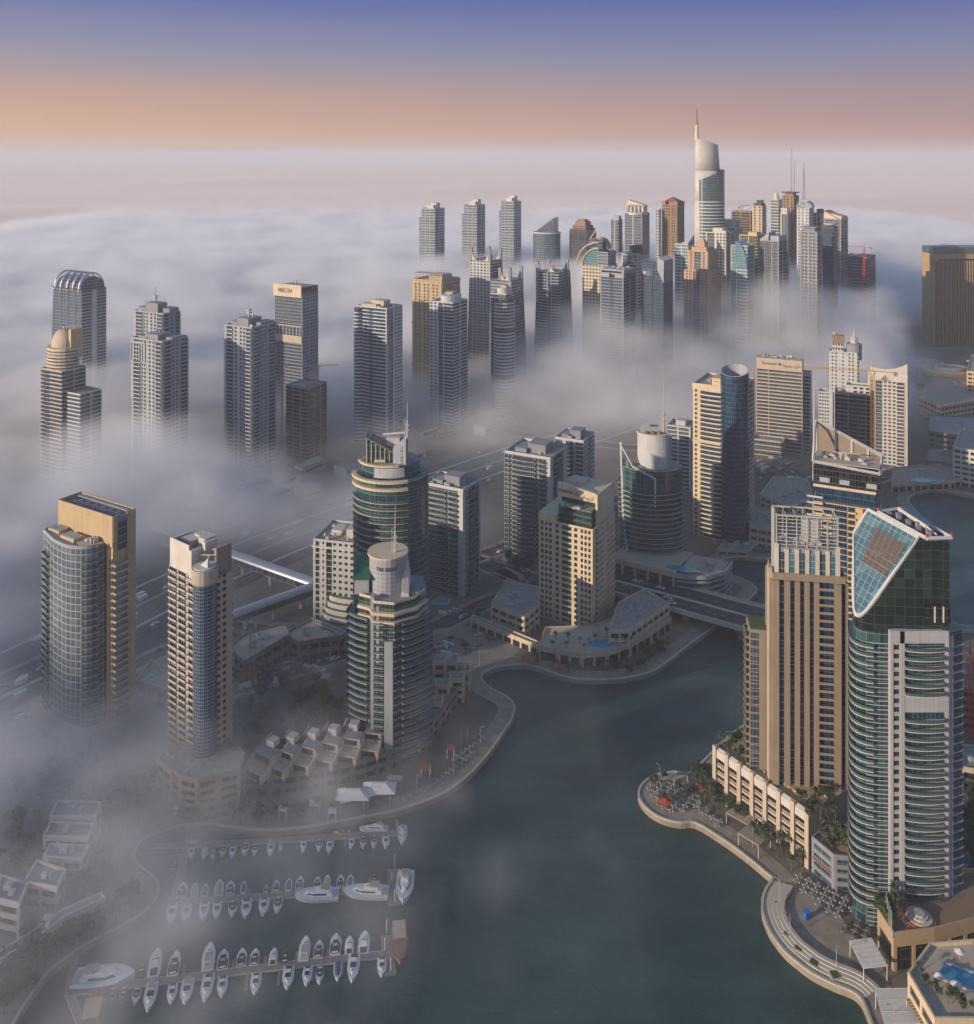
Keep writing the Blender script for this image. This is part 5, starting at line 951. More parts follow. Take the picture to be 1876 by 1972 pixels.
# far part of the volume, behind line A-D, is cut away as well
n2 = (D_-A).cross(Vector((0, 0, 1))).normalized(); n2 = n2 if n2.y > 0 else -n2
bm.to_mesh(o.data); bm.free()
e1 = (B_-A).normalized(); e2 = nrm.cross(e1).normalized(); e2 = e2 if e2.z < 0 else -e2
if loop:
    mb = MB(); k = len(loop); cc = sum(loop, Vector())/k
    for i in range(k):
        a, b = loop[i], loop[(i+1) % k]; ia, ib = a+(cc-a).normalized()*1.3, b+(cc-b).normalized()*1.3; up_ = nrm*.7
        mb.hexa([tuple(v) for v in (a-up_*.3, b-up_*.3, ib-up_*.3, ia-up_*.3, a+up_, b+up_, ib+up_, ia+up_)])
    mb.build('white_frame', W['white'], t)
    fp = MB(); fp.add([tuple(v+nrm*.06) for v in loop], [tuple(range(k))]); fp.build('tilted_glazing', glassmat('tilted_glass', (.05, .13, .165), (.11, .23, .27), cw=2.6, ch=2.6, lines=False), t)
    def clipline(p0, dr):
        ts = []
        for i in range(k):
            a, b = loop[i]-A, loop[(i+1) % k]-A; a2 = (a.dot(e1), a.dot(e2)); b2 = (b.dot(e1), b.dot(e2)); pd = (p0[0], p0[1])
            den = dr[0]*(b2[1]-a2[1])-dr[1]*(b2[0]-a2[0])
            if abs(den) < 1e-9: continue
            s_ = ((a2[0]-pd[0])*(b2[1]-a2[1])-(a2[1]-pd[1])*(b2[0]-a2[0]))/den; q = ((a2[0]-pd[0])*dr[1]-(a2[1]-pd[1])*dr[0])/den
            if 0 <= q <= 1: ts.append(s_)
        return (min(ts), max(ts)) if len(ts) > 1 else None
    br = MB(); L1 = (B_-A).length
    for i in range(-2, 11):
        r2 = clipline((L1*i/9, 0), (0, 1))
        if r2: a = A+e1*(L1*i/9)+e2*r2[0]+nrm*.12; b = A+e1*(L1*i/9)+e2*r2[1]+nrm*.12; br.tube(a, b, .13, 4)
    for i in range(1, 16):
        r2 = clipline((0, i*2.6), (1, 0))
        if r2: a = A+e2*(i*2.6)+e1*r2[0]+nrm*.12; b = A+e2*(i*2.6)+e1*r2[1]+nrm*.12; br.tube(a, b, .1, 4)
    br.build('tilted_mullions', W['lgrey'], t)
    sl_ = MB(); L2 = L1
    for i in range(15):
        zz = 5+i*.9; r2 = clipline((0, zz), (1, 0)) or (0, L2); a = A+e1*max(L2*.1, r2[0]+2.2)+e2*zz; b = A+e1*min(L2*.86, r2[1]-2.6)+e2*zz; c2 = b+e2*.5; d2 = a+e2*.5; sl_.hexa([tuple(v) for v in (a+nrm*.2, b+nrm*.2, c2+nrm*.2, d2+nrm*.2, a+nrm*.5, b+nrm*.5, c2+nrm*.5, d2+nrm*.5)])
    sl_.build('louvre_panel', flat('bronze_louvre', (.16, .09, .04), .5), t)
mb = MB(); inn = [A.lerp(C_, .05), B_.lerp(D_, .05), C_.lerp(A, .05), D_.lerp(B_, .05)]
for a, b in ((B_, C_), (C_, D_), (D_, A), (A, B_)): mb.tube(a+Vector((0, 0, .5)), b+Vector((0, 0, .5)), .75, 4)
mb.build('roof_edge', W['white'], t)
mb = MB(); mb.add([tuple(v+Vector((0, 0, .12))) for v in (A, B_, C_, D_)], [(0, 1, 2, 3)]); mb.build('roof_deck', W['dark'], t)
def lp(f, g): return A.lerp(B_, f).lerp(D_.lerp(C_, f), g)
mb = MB(); mb.tube(lp(.1, .75)+Vector((0, 0, 1.6)), lp(.75, .55)+Vector((0, 0, 1.8)), .8, 5); mb.tube(lp(.75, .55)+Vector((0, 0, 1.8)), lp(.95, .5)+Vector((0, 0, 1.2)), .4, 4); mb.build('cleaning_crane', W['offw'], t)
for k_ in range(9): mb = MB(); q = lp(.1+.1*k_, .3+.2*(k_ % 2)); mb.box(q.x-.7, q.x+.7, q.y-.7, q.y+.7, q.z, q.z+1.1+.5*(k_ % 3)); mb.build('roof_machine', W['grey'], t)
for q in (A, B_, C_): mb = MB(); mb.cyl(q.x, q.y, q.z+1, q.z+2.2, .35, n=6); mb.build('warning_light', RED, t)
mb = MB(); mb.box(13, C_.x+.05, -1.2, -.45, h-4, HZ-.2); mb.build('dark_corner', GL['dgreen'], t)
mb = MB(); mb.box(7, C_.x+.3, -1.5, -1.21, h+4, h+9.5); mb.build('sky_terrace', GL['black'], t)
for x in (10, 13): mb = MB(); mb.box(x, x+.4, -1.9, -1.51, h+4, h+9.5); mb.build('terrace_column', W['offw'], t)
# ---------------------------------------------------------------- ground, water, paving, roads
SHORE_L = [(-260, 2700), (-120, 2250), (20, 1985), (69, 1907), (103, 1866), (144, 1835), (180, 1812), (222, 1791), (265, 1768), (291, 1747), (305, 1724), (307, 1703), (296, 1688), (278, 1675), (264, 1662), (260, 1647), (266, 1631), (280, 1617), (304, 1606), (335, 1595), (374, 1589), (412, 1590), (462, 1597), (510, 1601), (557, 1598), (600, 1593), (639, 1586), (680, 1579), (721, 1571), (770, 1561), (815, 1546), (845, 1534), (872, 1519), (906, 1492), (930, 1466), (950, 1441), (970, 1411), (986, 1386), (993, 1366), (986, 1350), (968, 1337), (945, 1325), (931, 1313), (928, 1304), (935, 1295), (952, 1287), (975, 1283), (1009, 1281), (1035, 1286), (1067, 1298), (1090, 1305), (1116, 1309), (1165, 1310), (1214, 1305), (1254, 1295), (1287, 1275), (1323, 1246), (1369, 1213), (1418, 1174), (1446, 1153), (1458, 1140), (1456, 1131), (1444, 1122), (1412, 1108), (1385, 1102), (1370, 1095), (1372, 1086), (1395, 1077), (1428, 1073), (1480, 1077), (1560, 1066), (1680, 1046), (1765, 1012), (1773, 997), (1762, 981), (1750, 965), (1758, 953), (1781, 946), (1808, 944), (1876, 957), (1960, 985), (2060, 1010)]
SHORE_R = [(2060, 1230), (1960, 1215), (1876, 1206), (1790, 1206), (1700, 1225), (1560, 1300), (1500, 1342), (1445, 1387), (1397, 1423), (1357, 1463), (1327, 1488), (1299, 1486), (1267, 1491), (1245, 1502), (1231, 1518), (1229, 1534), (1238, 1551), (1257, 1568), (1282, 1580), (1312, 1586), (1339, 1586), (1383, 1612), (1430, 1645), (1477, 1684), (1486, 1694), (1474, 1712), (1467, 1732), (1467, 1755), (1474, 1778), (1486, 1802), (1510, 1833), (1535, 1855), (1565, 1877), (1605, 1897), (1640, 1911), (1658, 1926), (1668, 1948), (1677, 1972), (1690, 2010), (1740, 2250), (1800, 2700)]
def dense(pts, z=0, n=3):
    out = []
    for i in range(len(pts)-1):
        p0, p1, p2, p3 = [Vector(P(*pts[max(0, min(len(pts)-1, j))], z)) for j in (i-1, i, i+1, i+2)]
        for k in range(n):
            s_ = k/n; out.append(((p1*2)+(p2-p0)*s_+(p0*2-p1*5+p2*4-p3)*s_*s_+(p1*3-p0-p2*3+p3)*s_**3)*.5)
    out.append(Vector(P(*pts[-1], z))); return out
def D2(pts, z=0, n=3): return [(v.x, v.y) for v in dense(pts, z, n)]
SL, SR = D2(SHORE_L), D2(SHORE_R)
water_poly = SL+SR
g, t_, b_, ln_ = newmat('sand_and_tarmac'); oc = ocoord(t_)
n1 = tnoise(t_, oc, .012, 4); n2 = tnoise(t_, oc, .09, 5); n3 = tnoise(t_, oc, 1.2, 3)
c1 = mixc(t_, mth(t_, 'SMOOTH_MIN', mth(t_, 'MULTIPLY', mth(t_, 'SUBTRACT', n1, .42), 7), 1, .2), (.34, .26, .175), (.14, .125, .11)); c1 = mixc(t_, mth(t_, 'MULTIPLY', n2, .6), c1, (.38, .3, .21)); c1 = mixc(t_, mth(t_, 'MULTIPLY', n3, .35), c1, (.05, .045, .04)); vo = t_.nodes.new('ShaderNodeTexVoronoi'); vo.distance = 'CHEBYCHEV'; vo.inputs['Scale'].default_value = .022; ln_(oc, vo.inputs['Vector']); c1 = mixc(t_, mth(t_, 'MULTIPLY', mth(t_, 'POWER', tnoise(t_, vo.outputs['Color'], 3.0, 1), 1.5), 1.2), c1, (.085, .08, .075)); ln_(c1, b_.inputs['Base Color']); b_.inputs['Roughness'].default_value = .95
GROUND = g
outer = [(-9000, -400), (9000, -400), (9000, 30000), (-9000, 30000)]
def tess(name, loops, z, m, kind='structure', thick=0):
    vs = [Vector((x, y, 0)) for lp_ in loops for x, y in lp_]; tr = geometry.tessellate_polygon([[Vector((x, y, 0)) for x, y in lp_] for lp_ in loops])
    mb = MB(); fs = []
    for a, b, c in tr:
        n_ = (vs[b]-vs[a]).cross(vs[c]-vs[a]).z; fs.append((a, b, c) if n_ > 0 else (a, c, b))
    mb.add([(v.x, v.y, z) for v in vs], fs); o = mb.build(name, m); o['kind'] = kind; return o
mid = [(-900, 100), (1100, 100), (1100, 2400), (-900, 2400)]
tess('ground', [mid, water_poly], 0, GROUND)
mb = MB(); 
for x0, x1, y0, y1 in ((-9000, -900, -400, 30000), (1100, 9000, -400, 30000), (-900, 1100, -400, 100), (-900, 1100, 2400, 30000)): mb.add([(x0, y0, 0), (x1, y0, 0), (x1, y1, 0), (x0, y1, 0)], [(0, 1, 2, 3)])
o = mb.build('outer_ground', GROUND); o['kind'] = 'structure'
wm, t_, b_, ln_ = newmat('harbour_water'); oc = ocoord(t_)
wc = mixc(t_, mth(t_, 'MULTIPLY_ADD', mth(t_, 'SUBTRACT', tnoise(t_, oc, .02, 5, (1, 2.2, 1)), .5), 3.0, .5), (.015, .05, .05), (.04, .09, .088)); ln_(wc, b_.inputs['Base Color']); b_.inputs['IOR'].default_value = 1.33
rr_ = mth(t_, 'MULTIPLY_ADD', tnoise(t_, oc, .03, 3), .25, .02); ln_(rr_, b_.inputs['Roughness'])
bp = t_.nodes.new('ShaderNodeBump'); bp.inputs['Strength'].default_value = .7; bp.inputs['Distance'].default_value = .8
ln_(mth(t_, 'ADD', tnoise(t_, oc, .35, 4, (1, 1.6, 1)), mth(t_, 'MULTIPLY', tnoise(t_, oc, 1.6, 3), .3)), bp.inputs['Height']); ln_(bp.outputs[0], b_.inputs['Normal'])
wb_ = [(-400, 90), (1300, 90), (1300, 1000), (-400, 1000)]
mb = MB(); mb.add([(x, y, -2.2) for x, y in wb_], [(0, 1, 2, 3)]); o = mb.build('water', wm); o['kind'] = 'structure'
QW = wallmat('quay_stone', (.3, .25, .19), var=.3, scale=.4); PAV = wallmat('paving', (.3, .255, .2), var=.25, scale=.25, streak=False, joints=2.0); KERB = flat('light_kerb', (.5, .45, .37)); ASPH = wallmat('asphalt', (.06, .06, .062), var=.3, scale=.15, streak=False); PALE = wallmat('pale_road', (.3, .26, .21), var=.3, scale=.1, streak=False)
def ribbon(name, path, o0, o1, z0, z1, m, kind='structure'):
    mb = MB(); strip(mb, path, o0, o1, z0, z1); o = mb.build(name, m); o['kind'] = kind; return o
for nm, pth in (('left', SL), ('right', SR)):
    ribbon('quay_wall', pth, -.6, 0, -6, -.01, QW)
    ribbon('quay_kerb', pth, -.8, .1, 0.0, .55, KERB); ribbon('promenade', pth, -8.5, -.81, .01, .12, PAV)
def road(name, pts, w, z=.02, m=None, lanes=2, kerb=True, lift=0):
    c = D2(pts); mm = m or ASPH; o = ribbon(name, c, -w/2, w/2, z-.015 if not lift else z-1.2, z+.02, mm)
    mk = MB()
    for k in range(1, lanes):
        off = -w/2+w*k/lanes
        ns = nrm_path(c)
        for i in range(0, len(c)-1):
            L_ = (Vector(c[i+1])-Vector(c[i])).length; nd = max(1, int(L_/9))
            for j in range(nd):
                f0, f1 = j/nd, (j+.45)/nd; a = Vector(c[i]).lerp(Vector(c[i+1]), f0)+ns[i]*off; b = Vector(c[i]).lerp(Vector(c[i+1]), f1)+ns[i]*off
                q = ns[i]*.12; mk.add([(a.x-q.x, a.y-q.y, z+.03), (b.x-q.x, b.y-q.y, z+.03), (b.x+q.x, b.y+q.y, z+.03), (a.x+q.x, a.y+q.y, z+.03)], [(0, 1, 2, 3)])
    if lanes > 1: o2 = mk.build('road_markings', W['white']); o2['kind'] = 'structure'
    if kerb:
        for s_ in (-1, 1):
            ribbon('kerb', c, s_*w/2-.15 if s_ < 0 else w/2-.15, s_*w/2+.15 if s_ < 0 else w/2+.15, z+.001, z+.15, KERB); ribbon('pavement', c, -w/2-3.2 if s_ < 0 else w/2+.16, -w/2-.16 if s_ < 0 else w/2+3.2, .011, z+.14, PALE)
    return c
HW = [(-120, 1372), (-60, 1330), (0, 1300), (90, 1258), (190, 1205), (300, 1150), (420, 1095), (560, 1036), (700, 985), (850, 928), (1000, 875), (1130, 838), (1270, 790), (1450, 738), (1600, 700)]
hw = D2(HW)
for k, (o0, o1, m) in enumerate(((-33, -22, ASPH), (-19, -2, ASPH), (2, 19, ASPH), (22, 33, ASPH), (-21.5, -19.5, KERB), (19.5, 21.5, KERB), (-1.5, 1.5, PALE))):
    ribbon('highway' if m is ASPH else 'road_verge', hw, o0, o1, .03, .06 if m is ASPH else .3, m)
mk = MB()
for off in (-29.3, -25.6, -14.7, -10.5, -6.2, 6.2, 10.5, 14.7, 25.6, 29.3):
    ns = nrm_path(hw)
    for i in range(len(hw)-1):
        L_ = (Vector(hw[i+1])-Vector(hw[i])).length; nd = max(1, int(L_/12))
        for j in range(nd):
            a = Vector(hw[i]).lerp(Vector(hw[i+1]), j/nd)+ns[i]*off; b = Vector(hw[i]).lerp(Vector(hw[i+1]), (j+.4)/nd)+ns[i]*off; q = ns[i]*.14
            mk.add([(a.x-q.x, a.y-q.y, .07), (b.x-q.x, b.y-q.y, .07), (b.x+q.x, b.y+q.y, .07), (a.x+q.x, a.y+q.y, .07)], [(0, 1, 2, 3)])
o = mk.build('road_markings', W['white']); o['kind'] = 'structure'
road('road', [(-60, 1412), (60, 1370), (180, 1322), (300, 1262), (455, 1205), (600, 1242), (660, 1262)], 9)
road('road', [(440, 1330), (560, 1290), (650, 1262), (740, 1230), (830, 1212), (900, 1178), (975, 1147), (1030, 1128)], 12, lanes=3)
road('road', [(860, 1052), (927, 1084), (985, 1103), (1037, 1118), (1110, 1130), (1185, 1145)], 15, lanes=4)
road('road', [(840, 1090), (925, 1072), (1000, 1040), (1080, 1000), (1180, 962), (1300, 938), (1420, 915)], 12, lanes=3)
road('road', [(975, 1147), (990, 1130), (985, 1110), (960, 1098)], 8, lanes=1)
road('road', [(1480, 1020), (1540, 985), (1610, 958), (1660, 930), (1740, 905)], 16, lanes=4)
road('road', [(640, 760), (800, 800), (1000, 835), (1200, 860), (1420, 880)], 14, lanes=3)
for k, pts in enumerate(([(820, 1215), (905, 1205), (1000, 1228), (992, 1262), (930, 1282), (845, 1260)],)):
    tess('car_park', [D2(pts+[pts[0]], n=2)[:-1]], .05, PALE)
# amphitheatre terrace on the right: steps down to the water
amph = SR[SR.index(min(SR, key=lambda q: (Vector(q)-P(1486, 1694).xy).length)):]
for i in range(5): ribbon('terrace_step', amph[:34], -2.4-i*1.4, -1.0-i*1.4, 0.0, .2+.28*i, KERB)
tess('plaza', [[(v[0], v[1]) for v in [P(1500, 1690), P(1520, 1712), P(1500, 1740), P(1505, 1775), P(1530, 1815), P(1575, 1855), P(1640, 1895), P(1668, 1925), P(1700, 1980), P(1740, 1960), P(1700, 1860), P(1645, 1800), P(1600, 1740), P(1560, 1690)]]], .14, PAV)
# bridge
def deckpath(pts, z): return D2(pts, z)
t = thing('bridge', 'low road bridge with two carriageways crossing the marina canal', 'bridge', (0, 0, 0)); ZB = 7.0
bc = deckpath([(1110, 1101), (1185, 1118), (1260, 1138), (1340, 1159), (1420, 1181), (1500, 1201), (1640, 1235), (1780, 1262)], ZB)
for o0, o1 in ((-13, -1.2), (1.2, 13)): mb = MB(); strip(mb, bc, o0, o1, ZB-1.2, ZB); mb.build('deck', ASPH, t)
for o0 in (-15.5, -1.0, 13.01): mb = MB(); strip(mb, bc, o0, o0+2.3, ZB-.9, ZB+.25); mb.build('pavement', KERB, t)
for o0 in (-15.9, 15.4): mb = MB(); strip(mb, bc, o0, o0+.35, ZB-1.6, ZB+1.2); mb.build('parapet', KERB, t)
mb = MB()
for off in (-7, 7):
    ns = nrm_path(bc)
    for i in range(len(bc)-1):
        a = Vector(bc[i])+ns[i]*off; b = Vector(bc[i]).lerp(Vector(bc[i+1]), .45)+ns[i]*off; q = ns[i]*.12; mb.add([(a.x-q.x, a.y-q.y, ZB+.01), (b.x-q.x, b.y-q.y, ZB+.01), (b.x+q.x, b.y+q.y, ZB+.01), (a.x+q.x, a.y+q.y, ZB+.01)], [(0, 1, 2, 3)])
mb.build('lane_markings', W['white'], t)
for i in (4, 8, 12, 15): q = Vector(bc[i]); mb = MB(); mb.box(q.x-2, q.x+2, q.y-12, q.y+12, -6, ZB-1.21); mb.build('bridge_pier', QW, t)
mb = MB(); ab = [(p_[0], p_[1]) for p_ in bc[:4]]; strip(mb, ab, -15.4, 15.3, 0, ZB-1.3); mb.build('abutment', QW, t)
# covered metro footbridges
def tubeway(label, a, b, z0=9, r=3.6):
    A_, B2 = P(*a, z0), P(*b, z0); t = thing('covered_footbridge', label, 'footbridge', (0, 0, 0)); dv = (B2-A_); sd = dv.cross(Vector((0, 0, 1))).normalized(); n = 10
    prof = [(r*cos(pi*i/n), r*.75*sin(pi*i/n)) for i in range(n+1)]; mb = MB(); k = 12; ring_ = []
    for j in (0, 1): ring_ += [tuple((A_ if j == 0 else B2)+sd*x+Vector((0, 0, y+1.2))) for x, y in prof]
    mb.add(ring_, [(i, i+1, n+2+i, n+1+i) for i in range(n)]); mb.build('silver_roof', W['silver'], t, True)
    mb = MB(); c = [tuple(A_+sd*r*s_+Vector((0, 0, h_))) for h_ in (-2.4, 1.2) for s_ in (-.9, .9)]; e = [tuple(B2+sd*r*s_+Vector((0, 0, h_))) for h_ in (-2.4, 1.2) for s_ in (-.9, .9)]
    mb.hexa([c[0], c[1], e[1], e[0], c[2], c[3], e[3], e[2]]); mb.build('glazed_side', GL['bgrey'], t)
    m = max(2, int(dv.length/28))
    for j in range(m+1): q = A_.lerp(B2, (j+.5)/(m+1)); mb = MB(); mb.cyl(q.x, q.y, 0, z0-2.4, 1.2, n=10); mb.box(q.x-2.6, q.x+2.6, q.y-1.3, q.y+1.3, z0-3.6, z0-2.41); mb.build('pillar', W['offw'], t)
    return t
tubeway('long silver roofed footbridge spanning the highway towards the junction', (300, 1020), (606, 1128)); tubeway('shorter silver roofed footbridge branching off towards the construction site', (606, 1133), (445, 1190), 9, 3.4)
# ---------------------------------------------------------------- low buildings, podiums, terraces
def lowb(label, pts, h, wall='sand', glass='win', zb=0.0, par=.9, wing=None, name='low_building', cat='building', bandh=3.4, deck='roof'):
    """a low block on a plan given by its corners at the ground: glazed core, floor bands, piers, parapet, roof"""
    pl = [P(*q, zb).xy for q in pts]; ar = sum(pl[i].x*pl[(i+1) % len(pl)].y-pl[(i+1) % len(pl)].x*pl[i].y for i in range(len(pl)))
    if ar < 0: pl.reverse()
    c = sum(pl, Vector((0, 0)))/len(pl); loc = Vector((c.x, c.y, zb)); pl = [(q.x-c.x, q.y-c.y) for q in pl]
    t = thing(name, label, cat, loc); w_ = W[wall] if isinstance(wall, str) else wall
    mb = MB(); mb.prism(offset(pl, -.35), 0, h-.3); mb.build('glazing', GL[glass], t)
    mb = MB(); n = max(1, int(h/bandh)); bh = h/n; inn = offset(pl, -.6)
    for i in range(n): mb.ring(pl, inn, i*bh+bh*.62 if i < n-1 else i*bh+bh*.7, (i+1)*bh+bh*.12 if i < n-1 else h+par)
    k = len(pl)
    for i in range(k):
        a, b = Vector(pl[i]), Vector(pl[(i+1) % k]); L_ = (b-a).length; m = max(1, int(L_/5.5)); u_ = (b-a)/max(L_, .01); o_ = Vector((u_.y, -u_.x))
        for j in range(m+1):
            s_ = max(.02, min(L_-1.3, L_*j/m-.6)); mb.ob(a, u_, o_, s_, s_+1.25, -.6, -.03, 0, h-.02)
    mb.build('wall', w_, t)
    mb = MB(); mb.prism(offset(pl, -.55), h-.29, h); mb.build('roof', W[deck], t); return t, pl, c
def roofbits(t, pl, h, n, seed, m='offw'):
    r = random.Random(seed); xs = [q[0] for q in pl]; ys = [q[1] for q in pl]; a, b, c, d = min(xs), max(xs), min(ys), max(ys)
    clutter(t, a+(b-a)*.3, a+(b-a)*.7, c+(d-c)*.3, c+(d-c)*.7, h, n, seed, m)
# hotel podium beside the bridge
t, pl, c = lowb('low cream wing with curved shopfront arcade and pool deck at the foot of the hotel', [(1037, 1270), (1075, 1277), (1120, 1285), (1170, 1281), (1215, 1264), (1255, 1240), (1293, 1212), (1262, 1190), (1200, 1205), (1140, 1228), (1050, 1232)], 6.5, 'sand', 'win', deck='sand')
t, pl, c = lowb('cream three-storey wing between the hotel and the bridge', [(1172, 1262), (1215, 1262), (1290, 1208), (1240, 1178), (1190, 1206)], 13, 'cream', 'win'); roofbits(t, pl, 13, 5, 1)
t, pl, c = lowb('cream stepped house block with roof equipment, left of the hotel', [(945, 1205), (1010, 1232), (1040, 1205), (1035, 1170), (975, 1160)], 12, 'cream', 'win'); roofbits(t, pl, 12, 9, 2)
t, pl, c = lowb('long low cream garden wall block at the car park edge', [(905, 1208), (1037, 1262), (1042, 1255), (912, 1200)], 4.5, 'cream', 'win'); 
def pool(label, pts, z, n=0):
    q = [P(*p_, z).xy for p_ in pts]; c = sum(q, Vector((0, 0)))/len(q); ar = sum(q[i].x*q[(i+1) % len(q)].y-q[(i+1) % len(q)].x*q[i].y for i in range(len(q)))
    if ar < 0: q.reverse()
    loc = [(v.x-c.x, v.y-c.y) for v in q]; t = thing('swimming_pool', label, 'pool', (c.x, c.y, z)); mb = MB(); mb.prism(loc, .02, .14); mb.build('pool_water', POOL, t); mb = MB(); mb.ring(offset(loc, .9), loc, .02, .3); mb.build('coping', KERB, t); return t
pool('round blue swimming pool on the hotel deck', [(1158+27*cos(R(a)), 1240+9*sin(R(a))) for a in range(0, 360, 24)], 6.6)
pool('small round blue pool left of the larger hotel pool', [(1100+9*cos(R(a)), 1222+4*sin(R(a))) for a in range(0, 360, 36)], 6.6)
pool('blue pool at the foot of the pale grey tower with the boxed roof', [(922, 1162), (945, 1150), (965, 1155), (945, 1172)], .3) if False else pool('blue pool at the foot of the pale grey tower with the boxed roof', [(832, 1162), (845, 1152), (866, 1154), (860, 1164)], .3)
pool('long blue pool on the far terrace by the upper basin', [(1755, 926), (1768, 920), (1812, 926), (1805, 932)], 6.2)
# left promenade podium
t, pl, c = lowb('curved low arcade podium along the left promenade below the front twin', [(462, 1528), (520, 1532), (600, 1522), (680, 1506), (750, 1484), (808, 1452), (848, 1408), (880, 1358), (905, 1318), (872, 1300), (840, 1345), (800, 1400), (740, 1440), (640, 1470), (560, 1488), (470, 1490)], 7.5, 'taupe', 'win', deck='grey')
hs = [(505, 1485), (545, 1478), (588, 1470), (630, 1462), (672, 1453), (712, 1442)]
for i, (px, py) in enumerate(hs):
    p = P(px, py, 7.5); t = thing('townhouse', f'beige stepped terrace house with angled party wall, {ordn(i)} from the left above the arcade', 'house', p, R(-28+i*4), 'row of terrace houses above the arcade')
    mb = MB(); mb.box(-5, 5, 0, 12, 0, 7); mb.build('wall', W['sand'], t)
    mb = MB(); mb.hexa([(-5.6, -9, 0), (-5.01, -9, 0), (-5.01, 12, 0), (-5.6, 12, 0), (-5.6, -9, 3), (-5.01, -9, 3), (-5.01, 12, 8.4), (-5.6, 12, 8.4)]); mb.hexa([(5.01, -7, 0), (5.6, -7, 0), (5.6, 12, 0), (5.01, 12, 0), (5.01, -7, 3), (5.6, -7, 3), (5.6, 12, 8.4), (5.01, 12, 8.4)]); mb.build('party_wall', W['cream'], t)
    mb = MB(); mb.box(-5, 5, -6, -.01, 0, 3.4); mb.box(-5, 5, -.3, -.02, 3.41, 4.3); mb.build('terrace', W['sand'], t)
    for zz, yy in ((.6, -6.06), (4.3, -.07)): mb = MB(); mb.box(-3.8, 3.8, yy, yy+.04, zz, zz+2.1); mb.build('window', GL['black'], t)
    mb = MB(); mb.box(-2, 2, 5, 9, 7, 10); mb.build('stair_head', W['offw'], t); mb = MB(); mb.box(-5.1, 5.1, -.1, 12.1, 7.01, 7.3); mb.build('roof', W['grey'], t)
for i, (px, py, h) in enumerate([(845, 1330, 16), (868, 1318, 13), (880, 1345, 11), (852, 1362, 12), (838, 1388, 10), (892, 1322, 9)]):
    t, pl, c = lowb(['tallest cream terrace block right of the front twin', 'cream terrace block with a pergola behind the tallest one', 'low cream terrace block nearest the curved quay', 'cream terrace block in front of the tallest one', 'lowest cream terrace block close to the front twin', 'small cream block at the top of the curved quay'][i], [(px-16, py-6), (px-12, py+8), (px+14, py+9), (px+16, py-6)], h, 'cream', 'win'); roofbits(t, pl, h, 3, 40+i)
t, pl, c = lowb('rounded brown podium at the foot of the slim sand tower', [(330, 1560), (345, 1578), (380, 1586), (420, 1576), (462, 1566), (474, 1530), (440, 1500), (340, 1510)], 17, 'taupe', 'win')
t, pl, c = lowb('plain beige annexe left of the rounded brown podium', [(300, 1522), (330, 1550), (345, 1528), (318, 1506)], 13, 'sand', 'win')
t, pl, c = lowb('beige podium with a small blue pool between the two nearest left towers', [(262, 1352), (320, 1370), (330, 1330), (290, 1310)], 10, 'sand', 'win'); 
pool('small bright pool on the beige podium between the left towers', [(278, 1312), (290, 1300), (300, 1306), (290, 1316)], 10.2)
# lower left blocks in the mist
for i, (pts, h, lb) in enumerate([([(95, 1640), (185, 1640), (195, 1610), (110, 1608)], 13, 'misty flat-roofed block with white parapets, rear one of the lower left group'), ([(82, 1675), (170, 1678), (182, 1648), (98, 1645)], 12, 'misty flat-roofed block with white parapets, second of the lower left group'), ([(82, 1712), (158, 1716), (172, 1688), (96, 1684)], 11, 'misty flat-roofed block with white parapets, front one of the lower left group'),
        ([(45, 1768), (110, 1778), (128, 1742), (70, 1722)], 12, 'misty house with a hipped corner, left of the curved bay'), ([(-10, 1800), (38, 1812), (55, 1768), (0, 1752)], 12, 'misty villa at the left picture edge above the arcade'), ([(-20, 1900), (60, 1852), (130, 1800), (205, 1765), (196, 1754), (120, 1788), (50, 1838), (-20, 1880)], 6, 'long pale colonnade following the lower left quay')]):
    t, pl, c = lowb(lb, pts, h, 'offw', 'win', deck='grey'); roofbits(t, pl, h, 2, 60+i)
# construction site in the mid left
t, pl, c = lowb('unfinished low concrete frame, left wing of the building site', [(440, 1290), (470, 1318), (560, 1262), (545, 1240), (470, 1262)], 11, 'conc', 'black', bandh=5, deck='sand'); roofbits(t, pl, 11, 10, 70, 'offw'); t['category'] = 'building site'
t, pl, c = lowb('unfinished low concrete frame, right wing of the building site', [(545, 1258), (575, 1275), (655, 1262), (600, 1228)], 10, 'conc', 'black', bandh=5, deck='sand'); roofbits(t, pl, 10, 8, 71, 'offw'); t['category'] = 'building site'
t, pl, c = lowb('long low shed with a pale metal roof behind the building site', [(590, 1228), (650, 1252), (668, 1240), (600, 1212)], 6, 'white', 'win', deck='lgrey')
tower_crane('pale lattice tower crane on the mid left building site', 486, 1308, 1186, 1203, 26, -.15, CRW, wid=2.2)
for i, (px, py, c_, lb) in enumerate([(545, 1300, RED, 'red site hut on the building site'), (520, 1306, flat('hut_blue', (.05, .08, .25)), 'blue site hut left of the red one')]):
    t = thing('site_hut', lb, 'hut', P(px, py), .5); mb = MB(); mb.box(-6, 6, -1.5, 1.5, .3, 3); mb.build('cabin', c_, t); mb = MB(); mb.box(-6.2, 6.2, -1.7, 1.7, 3, 3.2); mb.build('roof', W['lgrey'], t); mb = MB(); mb.box(-5, 5, -1.56, -1.51, 1.2, 2.2); mb.build('window', GL['black'], t)
